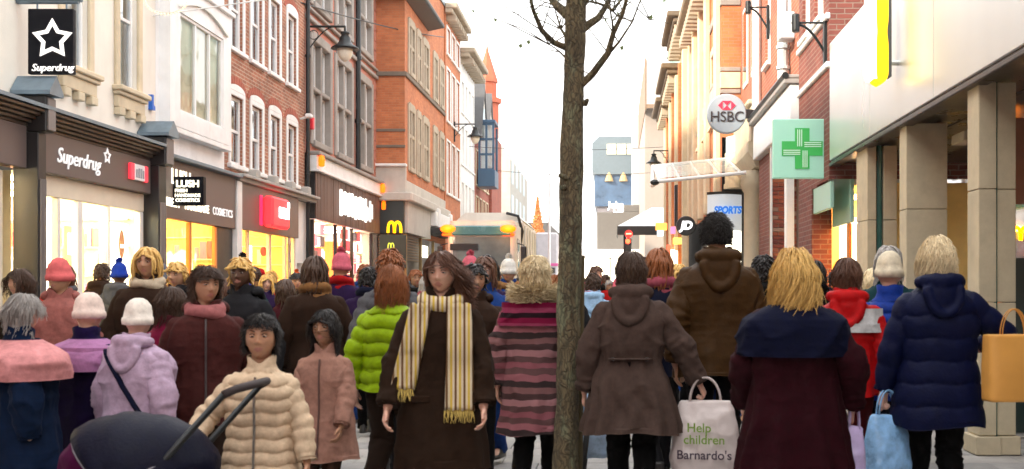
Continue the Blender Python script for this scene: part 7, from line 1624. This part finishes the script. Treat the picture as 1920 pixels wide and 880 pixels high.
# bags and other carried things
WBAG = pmat('white_plastic_bag', (.55, .48, .46), .35, var=.1, vscale=6, bump=.15, bscale=30)
GRN = pmat('bag_green_print', (.16, .28, .03), .5); INK = pmat('bag_dark_print', (.05, .03, .05), .5)
plastic_bag("white carrier bag printed Help children Barnardo's in the right-hand crowd", (.55, 6.70, .74), (.42, .20, .50), WBAG, -8, 1, prints=(('Help', -.03, -.15, .075, GRN), ('children', 0, -.22, .075, GRN), ("Barnardo's", .0, -.31, .075, INK)))
plastic_bag('tan orange paper shopping bag swinging beside the navy coat', (2.18, 6.10, 1.16), (.34, .15, .36), pmat('tan_paper', (.62, .30, .06), .55, var=.12), 12, 2, square=True)
plastic_bag('blue, white and pink plastic bag held low near the right columns', (1.54, 6.30, .70), (.28, .18, .40), pmat('blue_plastic', (.22, .42, .68), .3, var=.6, vscale=9), 20, 3)
plastic_bag('narrow lilac and white bottle bag beside the burgundy coat', (1.20, 5.58, .72), (.11, .10, .42), pmat('lilac_plastic', (.48, .40, .66), .35, var=.4, vscale=7), 0, 4)
plastic_bag('white carrier bag hanging beside the dark purple coat', ((662 - VX) * 10.5 / F, 10.5, .98), (.28, .16, .36), pmat('plain_white_bag', (.72, .70, .68), .35, var=.1), 10, 5)
plastic_bag('pale blue plastic bag hanging just behind the tree', ((1112 - VX) * 7.4 / F, 7.4, .72), (.24, .16, .42), pmat('pale_blue_plastic', (.42, .58, .78), .3, var=.4, vscale=9), 0, 6)
# pushchair at lower left
ps = thing('pushchair', 'navy pushchair with big hood at the lower left in front of the boy', 'pushchair', ((270 - VX) * 4.75 / F, 4.75, 0))
px, py = ps.location.x, ps.location.y; NV2 = cloth('pushchair_navy', (.010, .014, .045), rough=.55)
m = MB()
for i in range(13):
    pass
loft(m, [(px, py + .05, z, .22, .27) for z in (.42, .5, .62, .72)], 28, 3); link('seat_shell', remesh(m, .012, 3), NV2, ps, True)
m = MB(); vs = []; fs = []; nu, nv = 16, 18     # ribbed hood
for i in range(nv + 1):
    a = R(-20 + 150 * i / nv)
    for j in range(nu + 1):
        b_ = math.pi * j / nu; rr = .36 * (1 + .025 * abs(math.sin(i * math.pi / 3.0)))
        vs.append((px - .02 + rr * math.cos(a) * .95 * 1.0 * math.sin(b_) * 1.0, py - .05 + .27 * math.cos(b_), .62 + rr * math.sin(a) * math.sin(b_) * .70))
for i in range(nv):
    for j in range(nu): fs.append((i * (nu + 1) + j, i * (nu + 1) + j + 1, (i + 1) * (nu + 1) + j + 1, (i + 1) * (nu + 1) + j))
m.add(vs, fs); hv = list(vs); ho = m.build('hood', NV2, ps, True); folds(ho.data, .012, 8); sd_ = ho.modifiers.new('t', 'SOLIDIFY'); sd_.thickness = .015
for yy in (-.24, .24):
    m = MB(); m.tube([(px - .30, py + yy, .18), (px + .42, py + yy, .98)], .014, 8); m.build('frame_tube', M_IRON, ps, True)
    m = MB(); m.tube([(px + .30, py + yy, .18), (px - .18, py + yy, .62)], .014, 8); m.build('frame_tube', M_IRON, ps, True)
for i in (0, 6, 12, 18):
    m = MB(); m.tube([hv[i * (nu + 1) + j] for j in range(nu + 1)], .011, 6); m.build('hood_rib', pmat('piping_grey', (.24, .24, .28), .6), ho, True)
m = MB(); m.tube([(px + .42, py - .24, .98), (px + .46, py - .2, 1.0), (px + .46, py + .2, 1.0), (px + .42, py + .24, .98)], .018, 8); m.build('handle', pmat('handle_foam', (.03, .02, .02), .8), ps, True)
m = MB(); loft(m, [(px - .08, py, z, rx, ry) for z, rx, ry in ((.60, .26, .23), (.72, .25, .22), (.78, .20, .18))], 24); me = remesh(m, .012, 3); folds(me, .012, 31); link('blanket', me, cloth('plum_blanket', (.13, .015, .09)), ps, True)
for xx in (-.3, .3):
    for yy in (-.26, .26):
        m = MB(); m.tube([(px + xx + .13 * math.cos(a), py + yy, .16 + .13 * math.sin(a)) for a in np.linspace(0, 2 * math.pi, 25)], .022, 8, False); wh = m.build('wheel', MATS['tyre'], ps, True)
        m = MB()
        for k in range(5): a = 2 * math.pi * k / 5; m.tube([(px + xx, py + yy, .16), (px + xx + .12 * math.cos(a), py + yy, .16 + .12 * math.sin(a))], .008, 6)
        m.build('spokes', M_STEEL, wh)
# bicycle leaning behind the tree, seen end on
bc = thing('bicycle', 'black bicycle leaning behind the tree, seen from its end', 'bicycle', (at(1098, 0, 7.5).x, 7.5, 0)); bx = bc.location.x
for yy, nm in ((7.45, 'wheel'), (8.47, 'wheel')):
    m = MB(); m.tube([(bx + .04 * math.sin(a), yy + .33 * math.cos(a), .34 + .33 * math.sin(a)) for a in np.linspace(0, 2 * math.pi, 37)], .018, 8, False); wh = m.build('wheel', MATS['tyre'], bc, True)
    m = MB()
    for k in range(14): a = 2 * math.pi * k / 14; m.tube([(bx, yy, .34), (bx + .04 * math.sin(a), yy + .32 * math.cos(a), .34 + .32 * math.sin(a))], .0016, 4)
    tag(m.build('spokes', M_STEEL, wh), kind='stuff')
m = MB()
for a, b_ in (((0, 7.45, .34), (.0, 7.62, .92)), ((0, 7.62, .86), (0, 8.1, .82)), ((0, 7.63, .8), (0, 7.98, .32)), ((0, 7.98, .32), (0, 8.15, .92)), ((0, 7.98, .32), (0, 8.47, .34)), ((0, 8.1, .8), (0, 8.47, .34))): m.tube([(bx + a[0], a[1], a[2]), (bx + b_[0], b_[1], b_[2])], .016, 8)
m.build('frame', pmat('bike_black', (.012, .012, .014), .25, coat=.5), bc, True)
m = MB(); m.tube([(bx - .28, 7.72, 1.0), (bx - .1, 7.62, 1.02), (bx, 7.62, .98), (bx + .1, 7.62, 1.02), (bx + .28, 7.72, 1.0)], .014, 8); m.build('handlebar', M_IRON, bc, True)
m = MB(); m.ell((bx, 8.2, .95), (.07, .14, .035), 16, 8); m.build('saddle', M_BLACK, bc, True)
m = MB(); m.ell((bx + .02, 7.55, .86), (.035, .025, .035), 12, 8); m.build('reflector', emis('bike_reflector_glow', (1, .25, .05), .6), bc, True)  # unpowered reflector, its glint given as a glow

# ----------------------------------------------------------------- further crowd: a few builds, copied with other clothes
def crowd_proto(i, kind):
    rg = random.Random(100 + i)
    hairk = dict(long=dict(col='brown', len=.24, n=420, rad=.006), short=dict(col='black', len=.05, style='short', n=520, rad=.005), hat=None, cap=None)[kind]
    hat = {'hat': dict(kind='bobble', mat=cloth('knit_grey', (.2, .2, .22))), 'cap': dict(kind='cap', mat=red)}.get(kind)
    r, _ = person('proto', (0, -40 - i, 0), 0, 1.70, dict(stride=.3, lead=rg.choice((-1, 1)), hand_l=(-.27, -.10 - .15 * (i % 2), .88), hand_r=(.27, .02, .86)), 'fair', hairk,
                  dict(hem=rg.choice((.82, .62, .74)), flare=1.06, thick=.03, mat=BLK, amp=.013, hood='down' if i % 2 else None, quilt=.1 if i in (1, 5) else 0), dict(mat=BLK), hat, fine=False, features=True, vox=.0075, seed=40 + i, build=rg.uniform(1.0, 1.1), head_turn=rg.uniform(-25, 25), extra=neck_scarf(BLK, i) if i in (1, 2, 4, 6) else None)
    return r
KINDS = ['long', 'short', 'hat', 'short', 'long', 'hat', 'short', 'cap']
PROTO = [crowd_proto(i, k) for i, k in enumerate(KINDS)]
COATS = {n_: cloth('crowd_' + n_, c) for n_, c in dict(black=(.010, .010, .012), navy=(.012, .018, .05), charcoal=(.04, .04, .045), brown=(.07, .04, .025), lilac=(.38, .28, .36), red=(.42, .02, .025), grey=(.16, .16, .17), camel=(.32, .19, .09), green=(.03, .06, .035), wine=(.10, .012, .025), purple=(.05, .02, .09), cream=(.55, .48, .38), blue=(.03, .09, .26), teal=(.02, .08, .09), pink=(.42, .14, .18), sky=(.42, .58, .74)).items()}
HKEYS = list(HAIR); SKEYS = ['fair', 'warm', 'tan', 'deep']
used = set()
def copy_person(o, away, parent=None):
    c = o.copy(); COL.objects.link(c); c.parent = parent
    for ch in o.children:
        if away and ch.name.startswith('eye'): continue      # faces turned from us
        copy_person(ch, away, c)
    return c
SCARFS = ['grey', 'cream', 'wine', 'camel', 'pink', 'navy', 'black', 'red']
def crowd(label, u, y, kind, face, H=1.7, coat='black', hair='brown', skin='fair', hat=None, legs='black', group='shoppers further down the street', x=None):
    global used
    i = kind; src = PROTO[i]
    if i in used: r = copy_person(src, 90 < (face % 360) < 270)
    else: r = src; used.add(i)
    r.location = ((u - VX) * y / F if x is None else x, y, 0); r.rotation_euler = (0, 0, R(face)); k = H / 1.70; r.scale = (k, k, k)
    r['label'] = label; r['group'] = group
    for ch in r.children:
        b = ch.name.split('.')[0]
        mt = dict(body=SKIN[skin], hair=HAIR[hair], coat=COATS[coat], trousers=COATS[legs], scarf=COATS[SCARFS[int(abs(u) + 7 * y) % 8]], hat=hat and cloth('hat_' + hat, COATS_RGB[hat])).get(b)
        if b == 'eye':
            for q in ch.children:
                if q.name.startswith('eyelid'): q.material_slots[0].link = 'OBJECT'; q.material_slots[0].material = SKIN[skin]
        if mt is not None:
            for q in [ch] + list(ch.children): q.material_slots[0].link = 'OBJECT'; q.material_slots[0].material = mt
    return r
COATS_RGB = dict(blue=(.04, .10, .42), red=(.5, .02, .03), white=(.7, .68, .64), grey=(.2, .2, .22), pink=(.6, .2, .25), black=(.012, .012, .014), orange=(.6, .16, .02), green=(.05, .14, .06))
# named figures the photo shows in the middle distance
crowd('man in a red cap and red jacket in front of the amber lit shop window', 486, 17.0, 7, 15, 1.72, 'red', 'black', 'warm', hat='red')
crowd('person in a blue bobble hat and dark coat left of the red-capped man', 452, 11.2, 2, 170, 1.56, 'black', 'brown', 'fair', hat='blue')
crowd('person in a pale lilac jacket walking away from the camera', 594, 12.0, 1, 175, 1.60, 'lilac', 'brown', 'fair')
crowd('dark-haired person in a brown coat facing us beside the lilac jacket', 556, 14.5, 3, 10, 1.62, 'brown', 'black', 'warm')
crowd('black-haired person in a dark purple coat walking away with a white bag', 690, 10.8, 6, 178, 1.62, 'purple', 'black', 'fair')
crowd('short person in a dark wine coat behind the small girl', 535, 10.2, 0, 180, 1.50, 'wine', 'brown', 'fair')
crowd('dark-haired woman in a purple coat walking away in front of the truck', 912, 9.6, 4, 178, 1.70, 'purple', 'black', 'fair')
crowd('person in a pale sky blue jacket right of the tree trunk', 1112, 12.0, 1, 178, 1.58, 'sky', 'brown', 'fair')
crowd('person in a grey bobble hat beside the black pilaster', 300, 10.5, 5, 20, 1.62, 'charcoal', 'brown', 'fair', hat='grey')
crowd('brown-haired person in a charcoal coat beyond the maroon jacket', 430, 9.0, 0, 165, 1.50, 'charcoal', 'chestnut', 'fair')
crowd('dark-haired man in a brown coat just behind the scarf woman', 890, 7.8, 3, 5, 1.58, 'brown', 'black', 'warm')
crowd('short-haired person in dark green beyond the blonde woman', 1430, 9.5, 6, 178, 1.66, 'green', 'black', 'fair')
crowd('long-haired person in black beside the white pilaster', 1528, 10.0, 4, 175, 1.66, 'black', 'black', 'fair')
crowd('person in a camel coat close behind the red jacket', 1640, 9.2, 0, 160, 1.58, 'camel', 'pale', 'fair')
crowd('person in dark clothes near the tan stone columns', 1570, 11.5, 1, 10, 1.62, 'navy', 'black', 'deep')
# the throng: rows of shoppers down the street
WORDS = {'black': 'black', 'navy': 'navy', 'charcoal': 'charcoal', 'brown': 'brown', 'lilac': 'lilac', 'red': 'red', 'grey': 'grey', 'camel': 'camel', 'green': 'dark green', 'wine': 'wine red', 'purple': 'purple', 'cream': 'cream', 'blue': 'blue', 'teal': 'teal', 'pink': 'pink', 'sky': 'sky blue'}
rg = random.Random(5); placed = []
NEAR = ['beyond the boy and the small girl', 'in front of the refuse truck', 'beyond the tree trunk', 'below the round black sign', 'near the golden arch sign', 'in front of the plank fascia', 'outside the amber lit shop']
def place_name(u, y):
    if u < 330: return 'outside the chemist'
    if u < 435: return 'by the LUSH shop'
    if u < 575: return 'below the red sign'
    if u < 705: return 'by the plank fascia'
    if u < 830: return 'by the golden arch'
    if u < 1000: return 'before the refuse truck'
    if u < 1120: return 'near the bare tree'
    if u < 1250: return 'near the awning stall'
    return 'by the ornate shopfronts'
hatc = list(COATS_RGB); tries = 0; labs = {}
while len(placed) < 112 and tries < 4000:
    tries += 1
    y = 8.0 + 28 * rg.random() ** 1.6; xl = max(-6.6, -1150 / F * y + .1); xr = 2.2; x = rg.uniform(xl, xr); u = VX + x / y * F
    if y > 31.5 and -5.8 < x < -2.2: continue
    if y < 14 and u < 60: continue
    if any((x - a) ** 2 + (y - b) ** 2 < .62 ** 2 for a, b in placed): continue
    if any(o.parent is None and o.name.startswith('person') and (o.location.x - x) ** 2 + (o.location.y - y) ** 2 < .6 ** 2 for o in COL.objects): continue
    if abs(x + .27) < .4 and y < 9.5: continue
    placed.append((x, y)); k = rg.randrange(7); away = rg.random() < .55
    coat = rg.choice(['black', 'black', 'navy', 'charcoal', 'brown', 'grey', 'camel', 'green', 'wine', 'purple', 'cream', 'teal', 'blue', 'red', 'brown', 'charcoal']); hat = rg.choice(hatc) if KINDS[k] == 'hat' else None
    hr = rg.choice(['black', 'brown', 'brown', 'chestnut', 'auburn', 'blonde', 'grey']); sk = rg.choice(['fair', 'fair', 'warm', 'tan', 'deep'])
    who = '%s-hatted shopper' % hat if hat else '%s %s-haired shopper' % ('long' if KINDS[k] == 'long' else 'short', hr)
    lab = '%s in a %s coat %s %s' % (who, WORDS[coat], 'walking away' if away else 'coming this way', place_name(u, y))
    if lab in labs: lab = lab.replace('shopper', 'tall shopper' if y < labs[lab] else 'second shopper'); 
    labs[lab] = y
    crowd(lab, u, y, k, (180 if away else 0) + rg.uniform(-25, 25), rg.uniform(1.52, 1.78), coat, hr, sk, hat, rg.choice(['black', 'navy', 'charcoal', 'blue']), x=x)
for i, p_ in enumerate(PROTO):
    if i not in used:
        for ch in list(p_.children): bpy.data.objects.remove(ch)
        bpy.data.objects.remove(p_)
# ================================================================= damp bright air down the street
hz = bpy.data.materials.new('street_haze'); hz.use_nodes = True; n = hz.node_tree.nodes; n.remove(n['Principled BSDF'])
pv_ = n.new('ShaderNodeVolumePrincipled'); pv_.inputs['Color'].default_value = (.96, .95, .93, 1); pv_.inputs['Density'].default_value = .0003; pv_.inputs['Anisotropy'].default_value = .1
hz.node_tree.links.new(pv_.outputs[0], n['Material Output'].inputs['Volume'])
hb = MB().box(-20, 20, -52, 165, -1.02, 22.5).build('haze', hz); tag(hb, kind='stuff')
sc.cycles.volume_bounces = 1
